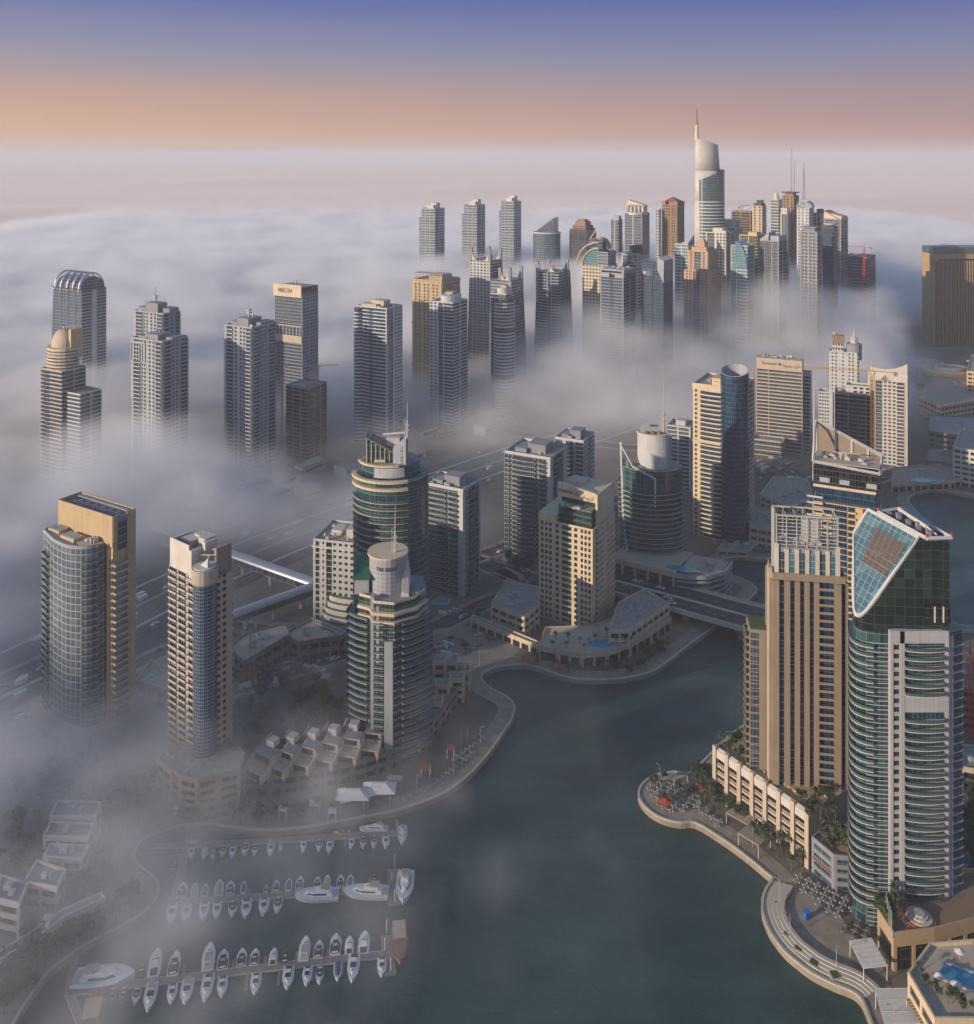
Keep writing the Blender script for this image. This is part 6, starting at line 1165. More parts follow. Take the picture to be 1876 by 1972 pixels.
# mid right blocks
MR = [([(1464, 975), (1520, 1002), (1566, 978), (1556, 945), (1490, 940)], 9, 'offw', 'white flat-roofed building behind the striped tower crown'), ([(1443, 1052), (1492, 1062), (1496, 1022), (1450, 1010)], 14, 'sand', 'sand coloured block by the far canal bend'), ([(1380, 1068), (1440, 1070), (1470, 1045), (1400, 1040)], 2.5, 'sand', 'low retaining wall block along the far canal bend'),
      ([(1787, 878), (1890, 895), (1900, 850), (1790, 845)], 22, 'conc', 'unfinished open floored car park right of the sail tower'), ([(1780, 905), (1870, 915), (1880, 885), (1790, 880)], 8, 'conc', 'low unfinished deck in front of the open car park'),
      ([(1717, 948), (1760, 946), (1830, 942), (1880, 930), (1860, 905), (1720, 915)], 6, 'sand', 'long beige terrace podium with a pool by the upper basin'), ([(1835, 932), (1900, 945), (1910, 900), (1850, 895)], 30, 'offw', 'pale stepped apartment block at the right edge above the basin'),
      ([(1765, 800), (1812, 822), (1900, 806), (1900, 760), (1800, 752)], 20, 'ochre', 'ochre mall block with dark square recesses'), ([(1862, 792), (1920, 800), (1920, 760), (1870, 755)], 42, 'ochre', 'tall plain ochre block at the right edge of the mall'),
      ([(1764, 760), (1800, 770), (1838, 752), (1800, 738)], 15, 'sand', 'flat white-roofed mall hall left of the drum')]
for i, (pts, h, wl_, lb) in enumerate(MR):
    t, pl, c = lowb(lb, pts, h, wl_, 'bgrey' if i < 3 else 'black', bandh=4.2); roofbits(t, pl, h, 7, 80+i)
for nm, px, py, rx, ry, h, lb in (('a', 1830, 752, 46, 15, 24, 'broad round mall rotunda with a sunken roof ring'), ('b', 1765, 722, 48, 13, 15, 'low curved mall wing in front of the gold hotel tower')):
    c = P(px, py); u = c.y/FL; t = thing('mall_rotunda', lb, 'mall building', c); pl = arc(0, 0, rx*u, rx*u*.8, 0, 360, 36)[:-1]
    mb = MB(); mb.prism(pl, 0, h); mb.build('wall', W['ochre'], t); mb = MB(); mb.ring(offset(pl, .8), offset(pl, -1.5), h, h+1.6); mb.build('cornice', W['offw'], t)
    mb = MB(); mb.ring(offset(pl, -rx*u*.35), offset(pl, -rx*u*.42), h, h+4); mb.build('inner_ring', W['offw'], t); mb = MB(); mb.prism(offset(pl, -rx*u*.42), h, h+2); mb.build('inner_roof', W['roof'], t)
    mb = MB()
    for i in range(30): q = pl[i]; v = Vector(q).normalized(); mb.box(q[0]+v.x*.3-.7, q[0]+v.x*.3+.7, q[1]+v.y*.3-.7, q[1]+v.y*.3+.7, h*.35, h*.8)
    mb.build('slot_windows', GL['black'], t)
t, pl, c = lowb('pale block glimpsed behind the right edge of the nearest tower', [(1850, 1400), (1900, 1410), (1900, 1350), (1850, 1345)], 18, 'conc', 'black'); roofbits(t, pl, 18, 6, 3)
tower_crane('red tower crane at the right picture edge behind the nearest tower', 1868, 1420, 1235, 1262, 30, 1.9, RED, wid=2.2)
t, pl, c = lowb('low beige building at the right edge below the red crane', [(1850, 1520), (1900, 1530), (1900, 1480), (1850, 1475)], 9, 'sand', 'win'); roofbits(t, pl, 9, 5, 8)
# right bank: bay-fronted podium
A0, B0 = P(1378, 1534), P(1556, 1670); dv = (B0-A0).xy; L_ = dv.length; ag = math.atan2(dv.y, dv.x); hp = 20
t = thing('podium_building', 'long sand coloured podium with open parking floors between tall piers, below the striped tower', 'building', A0, ag)
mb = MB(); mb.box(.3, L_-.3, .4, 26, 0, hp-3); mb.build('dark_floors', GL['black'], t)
nb = 7
for i in range(nb+1): mb = MB(); x = L_*i/nb; mb.box(x-.9, x+.9, -.9, .6, 0, hp+1.6); mb.build('pier', W['sand'], t)
for i in range(nb):
    x0, x1 = L_*i/nb+.91, L_*(i+1)/nb-.91
    mb = MB()
    for k in range(4): mb.box(x0, x1, .05, .7, 3.6+k*3.2, 4.5+k*3.2); mb.box(x0, x1, .2, .4, 4.9+k*3.2, 5.3+k*3.2)
    mb.build('parking_spandrel', W['sand'], t); mb = MB(); mb.hexa([(x0, -.3, hp-3), (x1, -.3, hp-3), (x1, 1.2, hp-3), (x0, 1.2, hp-3), (x0, -.3, hp), (x1, -.3, hp), (x1, 1.2, hp+.8), (x0, 1.2, hp+.8)]); mb.build('fascia', W['offw'], t)
mb = MB(); mb.box(.3, L_-.2, 1.3, 60, hp-3, hp-.2); mb.build('roof_terrace', W['tan'], t)
mb = MB(); mb.box(L_+.01, L_+.9, .0, 44, 0, hp+1); mb.box(-.9, .29, .61, 26, 0, hp+1); mb.build('end_wall', W['sand'], t); PODM = t
for k, (x, y, w_, d_) in enumerate(((6, 8, 14, 7), (L_*.62, 6, 13, 8), (L_*.8, 14, 9, 12), (L_*.3, 5, 8, 6))):
    mb = MB(); mb.box(x, x+w_, y, y+d_, hp-.19, hp+.8); mb.build('planter', W['tan'], t)
for k in range(9): mb = MB(); mb.box(3+k*1.2, 3.3+k*1.2, 17, 25, hp+2.6, hp+2.8); mb.build('pergola_beam', W['tan'], t)
t, pl, c = lowb('glass fronted corner podium with white letters and a planted roof', [(1563, 1678), (1606, 1716), (1660, 1722), (1668, 1668), (1600, 1650)], 12.5, 'grey', 'teal', bandh=2.6, deck='tan')
q = P(1564, 1679); q2 = P(1606, 1717); ag = math.atan2((q2-q).y, (q2-q).x); o = letters(t, 'NEZQSETTERLING', q.x-c.x+.6, 8, 1.6, W['white'], 9, q.y-c.y-.5, ag)
dd_ = (q2-q).xy.normalized()
for k in range(11): mb = MB(); x_, y_ = q.x-c.x+dd_.x*(.6+k*.8)+dd_.y*.3, q.y-c.y+dd_.y*(.6+k*.8)-dd_.x*.3; mb.tube((x_, y_, 6.1), (x_+dd_.x*.45, y_+dd_.y*.45, 6.1), .3, 6); mb.build('red_letter', RED, t)
# forecourt podium of the nearest tower
t, pl, c = lowb('forecourt podium with dark glass side and white sign, below the nearest tower', [(1690, 1822), (1721, 1872), (1800, 1862), (1920, 1830), (1920, 1740), (1720, 1740), (1690, 1762)], 11.5, 'tan', 'black', bandh=11.5, deck='brown', par=1.4)
q = P(1691, 1824); q2 = P(1721, 1872); ag = math.atan2((q2-q).y, (q2-q).x); letters(t, 'USAYNAX', q.x-c.x+1, 7, 2.0, W['white'], (q2-q).length*.8, q.y-c.y-1.2, ag)
p = P(1770, 1768, 11.6); t = thing('fountain', 'round stone fountain planter in the middle of the forecourt', 'fountain', p)
for r_, z0, z1, m in ((4.2, 0, .7, KERB), (2.8, .71, 1.3, KERB), (1.8, 1.31, 1.9, KERB)): mb = MB(); mb.cyl(0, 0, z0, z1, r_, n=20); mb.build('basin', m, t)
mb = MB(); mb.cyl(0, 0, .05, .4, 5.2, n=20); mb.build('flower_ring', flat('flowers', (.35, .1, .05), .9), t)
for k in range(5):
    p = P(1707+k*2.6, 1770+k*9, 11.6); t = thing('flagpole', f'thin white flagpole at the forecourt edge, {ordn(k)} from the top of the row', 'flagpole', p, 0, 'flagpoles on the forecourt edge'); mb = MB(); mb.cyl(0, 0, 0, 9, .12, .06, 6); mb.cyl(0, 0, 0, .3, .3, n=8); mb.build('pole', W['white'], t)
# pool block at the lower right
t, pl, c = lowb('cream block with tall open frames and a roof pool, bottom right corner', [(1748, 1965), (1800, 2060), (1960, 2060), (1960, 1890), (1790, 1905)], 14, 'cream', 'win', bandh=4.6, deck='sand', par=1.2)
pool('green rectangular pool on the roof at the bottom right corner', [(1806, 1880), (1820, 1856), (1900, 1885), (1900, 1918)], 14.2)
t, pl, c = lowb('planted lower terrace in front of the corner roof pool', [(1800, 2010), (1830, 2060), (1960, 2060), (1960, 1980), (1850, 1960)], 9, 'cream', 'win', deck='tan')
# canopies and tents
def canopy(label, pts, z, m, name='canopy', ridge=0, cat='canopy', posts=True, slats=0, thick=.25):
    q = [P(*p_, z) for p_ in pts]; c = sum(q, Vector())/len(q); t = thing(name, label, cat, (c.x, c.y, 0)); q = [v-Vector((c.x, c.y, 0)) for v in q]
    mb = MB()
    if ridge:
        a = (q[0]+q[1])/2+Vector((0, 0, ridge)); b = (q[2]+q[3])/2+Vector((0, 0, ridge)); ap = [q[0], q[1], q[2], q[3], a, b]
        mb.add([tuple(v) for v in ap], [(0, 3, 5, 4), (4, 5, 2, 1), (0, 4, 1), (3, 2, 5)])
    else: mb.hexa([tuple(v) for v in q]+[tuple(v+Vector((0, 0, thick))) for v in q])
    mb.build('roof', m, t)
    if slats:
        mb = MB()
        for i in range(slats): f0 = i/slats; a, b = q[0].lerp(q[1], f0)+Vector((0, 0, thick+.05)), q[3].lerp(q[2], f0)+Vector((0, 0, thick+.05)); mb.tube(a, b, .14, 4)
        mb.build('slats', KERB, t)
    if posts:
        for v in q: mb = MB(); mb.cyl(v.x*.96, v.y*.96, 0, z, .16, n=6); mb.build('post', W['offw'], t)
    return t
TENT = flat('tent_cloth', (.62, .6, .56), .8); SAND_C = flat('beige_cloth', (.42, .34, .24), .8); REDC = flat('red_cloth', (.42, .07, .03), .8); WTC = flat('white_cloth', (.7, .68, .64), .8)
canopy('beige slatted restaurant pergola on the right promenade', [(1421, 1605), (1461, 1630), (1485, 1608), (1448, 1585)], 5, SAND_C, 'pergola', slats=14)
canopy('white panelled restaurant canopy at the edge of the plaza', [(1636, 1814), (1663, 1866), (1710, 1861), (1679, 1808)], 5, WTC, slats=6)
canopy('large cream ridge tent on the promenade at the bottom edge', [(1685, 1906), (1703, 1972), (1772, 1972), (1752, 1905)], 6, TENT, 'marquee', ridge=0, slats=3)
canopy('dark slatted pergola beside the bottom right block', [(1745, 1925), (1790, 2000), (1810, 1992), (1776, 1922)], 8, W['brown'], 'pergola', slats=12)
canopy('low tan canopy behind the pier restaurant', [(1398, 1566), (1440, 1590), (1460, 1575), (1420, 1552)], 4, SAND_C, slats=6)
canopy('white peaked pavilion on the left promenade, left of its pair', [(655, 1548), (702, 1538), (700, 1518), (662, 1526)], 5, WTC, 'pavilion', ridge=0); canopy('white peaked pavilion on the left promenade, right of its pair', [(708, 1536), (752, 1524), (748, 1504), (712, 1514)], 5, WTC, 'pavilion')
for px, py, w_ in ((680, 1531, 22), (730, 1519, 22)):
    t = thing('pavilion_roof', f'tensile peak over the {"left" if px < 700 else "right"} white promenade pavilion', 'canopy', P(px, py, 5.3)); mb = MB(); mb.prism([(-7, -3.5), (7, -3.5), (7, 4), (-7, 4)], 0, 2.6, [(-3, -.6), (3, -.6), (3, .6), (-3, .6)]); mb.build('cloth', WTC, t)
for i, (px, py, w_, m, lb) in enumerate([(545, 1558, 14, WTC, 'small white awning in the mist, leftmost on the left promenade'), (605, 1548, 20, WTC, 'white awning beside the pavilions'), (640, 1562, 14, TENT, 'small pale awning nearest the left quay'), (760, 1500, 26, SAND_C, 'long beige roof right of the white pavilions'), (820, 1478, 16, REDC, 'red awning near the quay, lowest of the red ones'), (868, 1440, 12, REDC, 'red awning on the left quay, middle of the red ones'), (895, 1405, 12, REDC, 'red awning on the left quay, upper one by the bend'), (352, 1556, 30, WTC, 'white sail awning at the foot of the rounded podium'), (620, 1302, 30, SAND_C, 'beige tensile sail by the park')]):
    canopy(lb, [(px-w_*.6, py+4), (px+w_*.5, py+5), (px+w_*.6, py-5), (px-w_*.5, py-6)], 4, m, 'awning')

for k, (poly, n) in enumerate((([(330, 960), (620, 900), (980, 850), (900, 905), (560, 1000), (330, 1090)], 16), ([(0, 1240), (80, 1225), (300, 1105), (430, 1060), (300, 1120), (0, 1290)], 5), ([(560, 870), (900, 800), (1200, 815), (900, 850)], 12))):
    pw = [tuple(P(*q).xy) for q in poly]; xs = [q[0] for q in pw]; ys = [q[1] for q in pw]; m = 0; tries = 0
    while m < n and tries < 900:
        tries += 1; x, y = rnd.uniform(min(xs), max(xs)), rnd.uniform(min(ys), max(ys)); j = len(pw)-1; c_ = False
        for i in range(len(pw)):
            if (pw[i][1] > y) != (pw[j][1] > y) and x < (pw[j][0]-pw[i][0])*(y-pw[i][1])/(pw[j][1]-pw[i][1])+pw[i][0]: c_ = not c_
            j = i
        if not c_ or min((Vector(q)-Vector((x, y))).length for q in hw) < 55: continue
        m += 1; t = thing('low_shed', 'low flat shed half lost in the mist beside the highway', 'shed', (x, y, 0), rnd.uniform(.6, 1.0), 'sheds in the mist beside the highway'); w_, d_, h_ = rnd.uniform(12, 30), rnd.uniform(8, 18), rnd.uniform(4, 9)
        mb = MB(); mb.box(-w_/2, w_/2, -d_/2, d_/2, 0, h_); mb.build('wall', W[rnd.choice(['sand', 'offw', 'lgrey'])], t); mb = MB(); mb.box(-w_/2-.4, w_/2+.4, -d_/2-.4, d_/2+.4, h_, h_+.5); mb.build('roof', W['roof'], t)
        mb = MB(); mb.box(-w_*.4, w_*.4, -d_/2-.08, -d_/2-.01, h_*.4, h_*.7); mb.build('window', GL['black'], t)
# ---------------------------------------------------------------- boats and pontoons
WATER_Z = -2.2
HULL = flat('boat_white', (.72, .72, .71), .3); DKGL = flat('boat_dark_glass', (.02, .022, .026), .2); CREAMS = flat('boat_cushion', (.5, .44, .34), .8); BLUEC = flat('boat_blue_cover', (.05, .08, .2), .7); REDC2 = flat('boat_red_cover', (.3, .03, .03), .7)
TANC = flat('boat_tan_cover', (.4, .33, .23), .8); WOOD = flat('weathered_wood', (.22, .13, .07), .7); DECK = flat('pontoon_deck', (.2, .18, .155), .85); YELC = flat('boat_yellow', (.55, .5, .05), .5)
def hull_mesh(L, Bm, Hh, z0=-.3, inset=0.0, ztop=None, y0=-.5, y1=.5, pw=3.0):
    mb = MB(); n = 12; ring_ = []
    for i in range(n+1):
        f = i/n; y = (y0+(y1-y0)*f)*L; g = max(0, (f-.42)/.58); b = Bm/2*(1-g**pw)*(.9+.1*min(1, f*4))-inset; b = max(.03, b); zt_ = (ztop if ztop is not None else Hh*(.75+.45*f*f))
        ring_ += [(-b*.7, y*(1-.04*(1 if f == 1 else 0)), z0), (b*.7, y*.99, z0), (b, y, zt_), (-b, y, zt_)]
    fs = []
    for i in range(n):
        a = i*4; c = a+4
        fs += [(a+1, c+1, c+2, a+2), (a, a+3, c+3, c), (a+2, c+2, c+3, a+3), (a, c, c+1, a+1)]
    fs += [(0, 1, 2, 3), (n*4+3, n*4+2, n*4+1, n*4)]
    mb.add(ring_, fs); return mb
def make_boat(kind):
    t = thing('motor_boat', 'x', 'boat', (0, 0, -500)); L, Bm = 12.0, 5.0
    hc = {'dhow': WOOD, 'dark': flat('tender_grey', (.07, .08, .09)), 'yellow': YELC, 'blue': flat('boat_blue_hull', (.12, .17, .3))}.get(kind, HULL)
    hull_mesh(L, Bm, 1.5).build('hull', hc, t, False)
    def part(nm, m, fn): mb = MB(); fn(mb); mb.build(nm, m, t)
    def tray(mb, y0, y1, z, m_in=.35): 
        q = hull_mesh(L, Bm, 1.5, z0=1.0, inset=m_in, ztop=z, y0=y0, y1=y1, pw=3.2); mb.v += q.v; mb.f += q.f; mb.mi += q.mi
    if kind in ('cruiser', 'fly', 'sport'):
        part('foredeck', HULL, lambda mb: mb.prism([(-1.4, -.5), (1.4, -.5), (1.0, 3), (0, 4.6), (-1.0, 3)], 1.3, 1.95, [(-1.2, -.3), (1.2, -.3), (.7, 2.4), (0, 3.4), (-.7, 2.4)]))
        part('cabin', HULL, lambda mb: mb.hexa([(-1.4, -2.6, 1.2), (1.4, -2.6, 1.2), (1.3, .8, 1.5), (-1.3, .8, 1.5), (-1.2, -2.5, 2.7), (1.2, -2.5, 2.7), (1.05, -.6, 2.7), (-1.05, -.6, 2.7)]))
        part('windscreen', DKGL, lambda mb: mb.hexa([(-1.33, -.55, 1.96), (1.33, -.55, 1.96), (1.25, 1.1, 1.97), (-1.25, 1.1, 1.97), (-1.1, -.55, 2.74), (1.1, -.55, 2.74), (1.1, -.35, 2.74), (-1.1, -.35, 2.74)]))
        part('cockpit', CREAMS if kind == 'fly' else DKGL, lambda mb: mb.box(-1.35, 1.35, -5.6, -2.7, 1.21, 1.42)); part('hatch', DKGL, lambda mb: mb.box(-.3, .3, 1.7, 2.3, 1.96, 2.03)); part('swim_platform', HULL, lambda mb: mb.box(-1.5, 1.5, -6.5, -6.0, .2, .5))
        if kind == 'fly': part('flybridge', TANC, lambda mb: mb.box(-1.25, 1.25, -4.4, -1.2, 3.3, 3.6)); part('radar_arch', HULL, lambda mb: (mb.box(-1.35, -1.15, -2.2, -1.7, 2.71, 3.29), mb.box(1.15, 1.35, -2.2, -1.7, 2.71, 3.29), mb.box(-1.35, -1.15, -4.2, -3.9, 1.43, 3.29), mb.box(1.15, 1.35, -4.2, -3.9, 1.43, 3.29)))
    elif kind in ('open', 'blue', 'dark', 'yellow'):
        part('cockpit', DKGL, lambda mb: tray(mb, -.44, .16, 1.62)); part('windscreen', DKGL, lambda mb: mb.hexa([(-1.3, 1.2, 1.63), (1.3, 1.2, 1.63), (1.1, 2.1, 1.63), (-1.1, 2.1, 1.63), (-1.2, 1.1, 2.3), (1.2, 1.1, 2.3), (1.1, 1.3, 2.3), (-1.1, 1.3, 2.3)]))
        part('helm_seat', CREAMS, lambda mb: mb.box(-1.0, 1.0, -1.2, -.4, 1.63, 2.1)); part('stern_bench', HULL, lambda mb: mb.box(-1.3, 1.3, -5.4, -4.7, 1.63, 1.9)); part('foredeck', hc if kind != 'open' else HULL, lambda mb: mb.prism([(-1.1, 2.3), (1.1, 2.3), (0, 5)], 1.75, 2.0))
    elif kind in ('tan', 'red', 'whitecover', 'bluecover'):
        m = {'tan': TANC, 'red': REDC2, 'whitecover': TENT, 'bluecover': BLUEC}[kind]
        part('cover', m, lambda mb: mb.prism([(-1.6, -5.6), (1.6, -5.6), (1.7, 0), (1.2, 3), (0, 4.8), (-1.2, 3), (-1.7, 0)], 1.5, 2.5, [(-.8, -5), (.8, -5), (.8, 0), (.5, 2), (0, 3.2), (-.5, 2), (-.8, 0)]))
        part('gunwale', W['offw'], lambda mb: mb.box(-1.72, 1.72, -5.95, -5.7, 1.4, 1.6))
    elif kind == 'dhow':
        part('deck', WOOD, lambda mb: tray(mb, -.47, .4, 1.75, .3)); part('cabin_roof', TANC, lambda mb: mb.box(-1.8, 1.8, -5.6, .5, 3.4, 3.6)); part('rail', WOOD, lambda mb: [mb.box(x-.08, x+.08, y-.08, y+.08, 1.76, 3.39) for x in (-1.6, 1.6) for y in (-5.4, -2.5, .3)])
    elif kind == 'yacht':
        part('superstructure', HULL, lambda mb: mb.prism([(-1.5, -4.5), (1.5, -4.5), (1.45, 1), (.8, 3.4), (0, 4), (-.8, 3.4), (-1.45, 1)], 1.3, 2.3, [(-1.3, -4.2), (1.3, -4.2), (1.2, .4), (.5, 2), (0, 2.3), (-.5, 2), (-1.2, .4)]))
        part('side_windows', DKGL, lambda mb: mb.prism([(-1.52, -2.8), (1.52, -2.8), (1.5, .6), (.9, 2.6), (-.9, 2.6), (-1.5, .6)], 1.75, 2.1, [(-1.4, -2.6), (1.4, -2.6), (1.35, .2), (.7, 1.9), (-.7, 1.9), (-1.35, .2)]))
        part('upper_deck', HULL, lambda mb: mb.prism([(-1.2, -3.6), (1.2, -3.6), (1, .4), (-1, .4)], 2.31, 2.9, [(-1, -3.4), (1, -3.4), (.7, -.4), (-.7, -.4)])); part('canopy', TANC, lambda mb: mb.box(-1, 1, -3.6, -1.2, 3.3, 3.42)); part('arch', HULL, lambda mb: (mb.box(-1, -.85, -2.4, -2.1, 2.91, 3.29), mb.box(.85, 1, -2.4, -2.1, 2.91, 3.29))); part('aft_deck', CREAMS, lambda mb: mb.box(-1.3, 1.3, -5.8, -4.6, 1.25, 1.4))
        part('bow_pulpit', W['steel'], lambda mb: (mb.tube((-.9, 3.6, 1.9), (0, 5.9, 2.5), .05, 3), mb.tube((.9, 3.6, 1.9), (0, 5.9, 2.5), .05, 3)))
    return t
DESC = {'cruiser': 'white cabin cruiser', 'fly': 'flybridge cruiser with tan canopy', 'sport': 'white sport boat', 'open': 'white open boat', 'blue': 'bluish open boat', 'dark': 'small dark tender', 'yellow': 'slim yellow speedboat', 'tan': 'boat under a tan cover', 'red': 'boat under a red cover', 'whitecover': 'boat under a white cover', 'bluecover': 'boat under a blue cover', 'dhow': 'brown wooden dhow with a flat roof', 'yacht': 'long white motor yacht'}
PROTO = {}
def zA(x, y, l): return 292.7+x*.2875, 1579.3+y*.2875, l*.2875
def zC(x, y, l): return 115.6+x*.3696, 1764.2+y*.3696, l*.3696
rows = [('on the near side of the rear pontoon', zA, 'd', [(262, 232, 80, 'cruiser'), (352, 235, 75, 'whitecover'), (408, 240, 55, 'tan'), (473, 222, 70, 'open'), (540, 225, 80, 'cruiser'), (622, 208, 85, 'open'), (690, 212, 72, 'open'), (796, 205, 90, 'fly'), (862, 192, 50, 'tan'), (1014, 188, 75, 'cruiser'), (1120, 182, 75, 'open'), (1190, 190, 90, 'cruiser'), (1336, 170, 72, 'cruiser'), (1415, 162, 75, 'open'), (1488, 158, 80, 'open'), (1567, 158, 90, 'cruiser'), (1678, 112, 135, 'yacht')]),
        ('along the left spur walkway', zA, 'd', [(172, 238, 62, 'blue'), (152, 315, 55, 'dark'), (135, 375, 60, 'dark')]),
        ('on the far side of the middle pontoon', zA, 'u', [(202, 485, 115, 'open'), (287, 485, 95, 'tan'), (357, 487, 85, 'red'), (450, 470, 115, 'tan'), (525, 472, 105, 'open'), (615, 465, 80, 'bluecover'), (763, 478, 55, 'open'), (832, 460, 85, 'open'), (917, 448, 85, 'bluecover'), (990, 440, 100, 'open'), (1108, 435, 85, 'open'), (1175, 425, 88, 'fly'), (1262, 428, 92, 'open'), (1328, 425, 90, 'bluecover'), (1490, 412, 70, 'dark')]),
        ('on the near side of the middle pontoon', zA, 'd', [(130, 640, 150, 'cruiser'), (228, 635, 130, 'fly'), (347, 622, 130, 'cruiser'), (435, 615, 120, 'sport'), (540, 608, 110, 'open'), (630, 605, 135, 'cruiser'), (748, 592, 130, 'cruiser'), (843, 583, 110, 'open')]),
        ('on the far side of the front pontoon', zC, 'u', [(430, 270, 75, 'dark'), (497, 258, 155, 'cruiser'), (597, 262, 138, 'open'), (775, 228, 155, 'fly'), (850, 240, 115, 'open'), (947, 230, 105, 'open'), (1015, 228, 95, 'open'), (1112, 225, 95, 'cruiser'), (1173, 220, 80, 'dark'), (1275, 185, 140, 'fly'), (1348, 188, 100, 'open'), (1436, 160, 120, 'open'), (1508, 165, 100, 'cruiser'), (1585, 150, 128, 'cruiser')]),
        ('on the near side of the front pontoon', zC, 'd', [(270, 432, 85, 'blue'), (327, 425, 75, 'blue'), (397, 432, 85, 'open'), (470, 432, 160, 'fly'), (583, 415, 110, 'sport'), (660, 402, 140, 'fly'), (765, 385, 155, 'cruiser'), (845, 378, 115, 'cruiser'), (1019, 362, 120, 'cruiser'), (1188, 330, 130, 'cruiser'), (1288, 322, 110, 'sport'), (1353, 322, 90, 'open'), (1447, 300, 98, 'bluecover'), (1528, 282, 160, 'cruiser'), (1677, 275, 108, 'cruiser')])]
def put_boat(kind, loc, rz, L, Bf, label, group):
    if kind not in PROTO: o = PROTO[kind] = make_boat(kind); 
    else: o = copy_tree(PROTO[kind], (0, 0, 0))
    k = L/12.0; o.location = loc; o.rotation_euler = (0, 0, rz); o.scale = (k*Bf, k, max(.7, min(1.3, k))); tag(o, label, 'boat', group); return o
FING = []
for where, fz_, dr, items in rows:
    cnt = {}
    for it in sorted(items): cnt[it[3]] = cnt.get(it[3], 0)+1
    seen = {}
    for x, y, l, kind in sorted(items):
        px, py, u_ = fz_(x, y, l); a, b = P(px, py-u_/2, WATER_Z), P(px, py+u_/2, WATER_Z); c = P(px, py, WATER_Z); L = (a-b).length*.9
        i = seen.get(kind, 0); seen[kind] = i+1; lab = DESC[kind]+', '+(f'{ordn(i)} from left ' if cnt[kind] > 1 else '')+where
        rz = (0 if dr == 'u' else pi)+rnd.uniform(-.04, .04)-math.atan(.16*(938-px)/640*H/c.y+c.x/c.y); put_boat(kind, (c.x, (a.y+b.y)/2, WATER_Z), rz, L, {'open': 1.05, 'dark': 1.1, 'blue': 1.1}.get(kind, 1.0)*(1.1 if L < 9 else .95), lab, 'boats moored at the marina pontoons'); FING.append((px, py, u_, dr))
def side_boat(kind, x, y, l, fz_, rz, label, Bf=.9):
    px, py, u_ = fz_(x, y, l); c = P(px, py, WATER_Z); L = u_*c.y/FL; put_boat(kind, (c.x, c.y, WATER_Z), rz, L, Bf, label, 'boats moored at the marina pontoons')
side_boat('tan', 270, 160, 70, zA, pi/2, 'small tan covered boat lying along the rear pontoon, above its left end'); side_boat('yellow', 1270, 97, 115, zA, pi/2+.06, 'slim yellow speedboat lying along the far side of the rear pontoon', .7)
side_boat('yacht', 1485, 72, 190, zA, pi/2, 'long white boat lying along the far side of the rear pontoon', .7); side_boat('yacht', 1105, 522, 290, zA, pi/2+.05, 'white sport fishing yacht lying along the middle pontoon, bow to the left', .95); side_boat('yacht', 1430, 502, 310, zA, pi/2-.05, 'white yacht with a dark window line at the right end of the middle pontoon', .9)
side_boat('yacht', 230, 335, 310, zC, -pi/2+.08, 'largest white motor yacht, at the left end of the front pontoon', 1.05)
for kind, x, y, l, fz_, rz, lb, bf in (('yacht', 1693, 465, 215, zA, pi, 'large white yacht beside the head of the middle pontoon', 1.1), ('dhow', 1768, 170, 185, zC, pi+.12, 'brown wooden dhow with a tan roof at the right end of the front pontoon', 1.05), ('dhow', 180, 500, 190, zC, .2, 'brown wooden dhow at the bottom left corner', 1.25)):
    px, py, u_ = fz_(x, y, l); a, b = P(px, py-u_/2, WATER_Z), P(px, py+u_/2, WATER_Z); put_boat(kind, ((a.x+b.x)/2, (a.y+b.y)/2, WATER_Z), rz, (a-b).length, bf, lb, 'boats moored at the marina pontoons')
def pontoon(label, pts, w, fingers=()):
    q = [P(x, y, WATER_Z).xy for x, y in pts]; t = thing('pontoon', label, 'pontoon', (0, 0, WATER_Z)); mb = MB(); strip(mb, [tuple(v) for v in q], -w/2, w/2, .1, .75); mb.build('deck', DECK, t)
    mb = MB(); strip(mb, [tuple(v) for v in q], -w/2-.12, -w/2, .3, .8); strip(mb, [tuple(v) for v in q], w/2, w/2+.12, .3, .8); mb.build('edge_strip', KERB, t)
    for (x, y, dy) in fingers: a = P(x, y, WATER_Z); b = P(x-dy*.1, y+dy, WATER_Z); mb = MB(); strip(mb, [(a.x, a.y), (b.x, b.y)], -.5, .5, .1, .6); mb.build('finger', DECK, t)
    for v in (q[0], q[-1]): mb = MB(); mb.cyl(v.x, v.y+1.6, -3, 4.5, .22, n=8); mb.cyl(v.x, v.y+1.6, 4.5, 5, .24, .02, n=8); mb.build('mooring_pile', W['white'], t)
    return t
A2 = lambda x, y: zA(x, y, 0)[:2]; C2 = lambda x, y: zC(x, y, 0)[:2]
fa = lambda xs, f, y0, y1, dy: [(*f(x, y0+(y1-y0)*k/(len(xs)-1)), dy) for k, x in enumerate(xs)]
pontoon('rear pontoon with finger berths, nearest the left promenade', [A2(-60, 183), A2(200, 183), A2(800, 150), A2(1640, 98)], 2.4, fa([380, 505, 655, 825, 975, 1150, 1298, 1440, 1540], A2, 180, 108, 17))
pontoon('middle pontoon with finger berths and a broad pier head', [A2(140, 565), A2(700, 528), A2(1605, 462)], 2.6, fa([330, 645, 800, 960, 1300, 1455], A2, 548, 470, -20)+fa([190, 385, 585, 790], A2, 562, 520, 26))
pontoon('sloping walkway linking the rear and middle pontoons', [A2(225, 195), A2(190, 380), A2(135, 570)], 2.6); pontoon('wide pier head of the middle pontoon', [A2(1622, 338), A2(1624, 578)], 4.2)
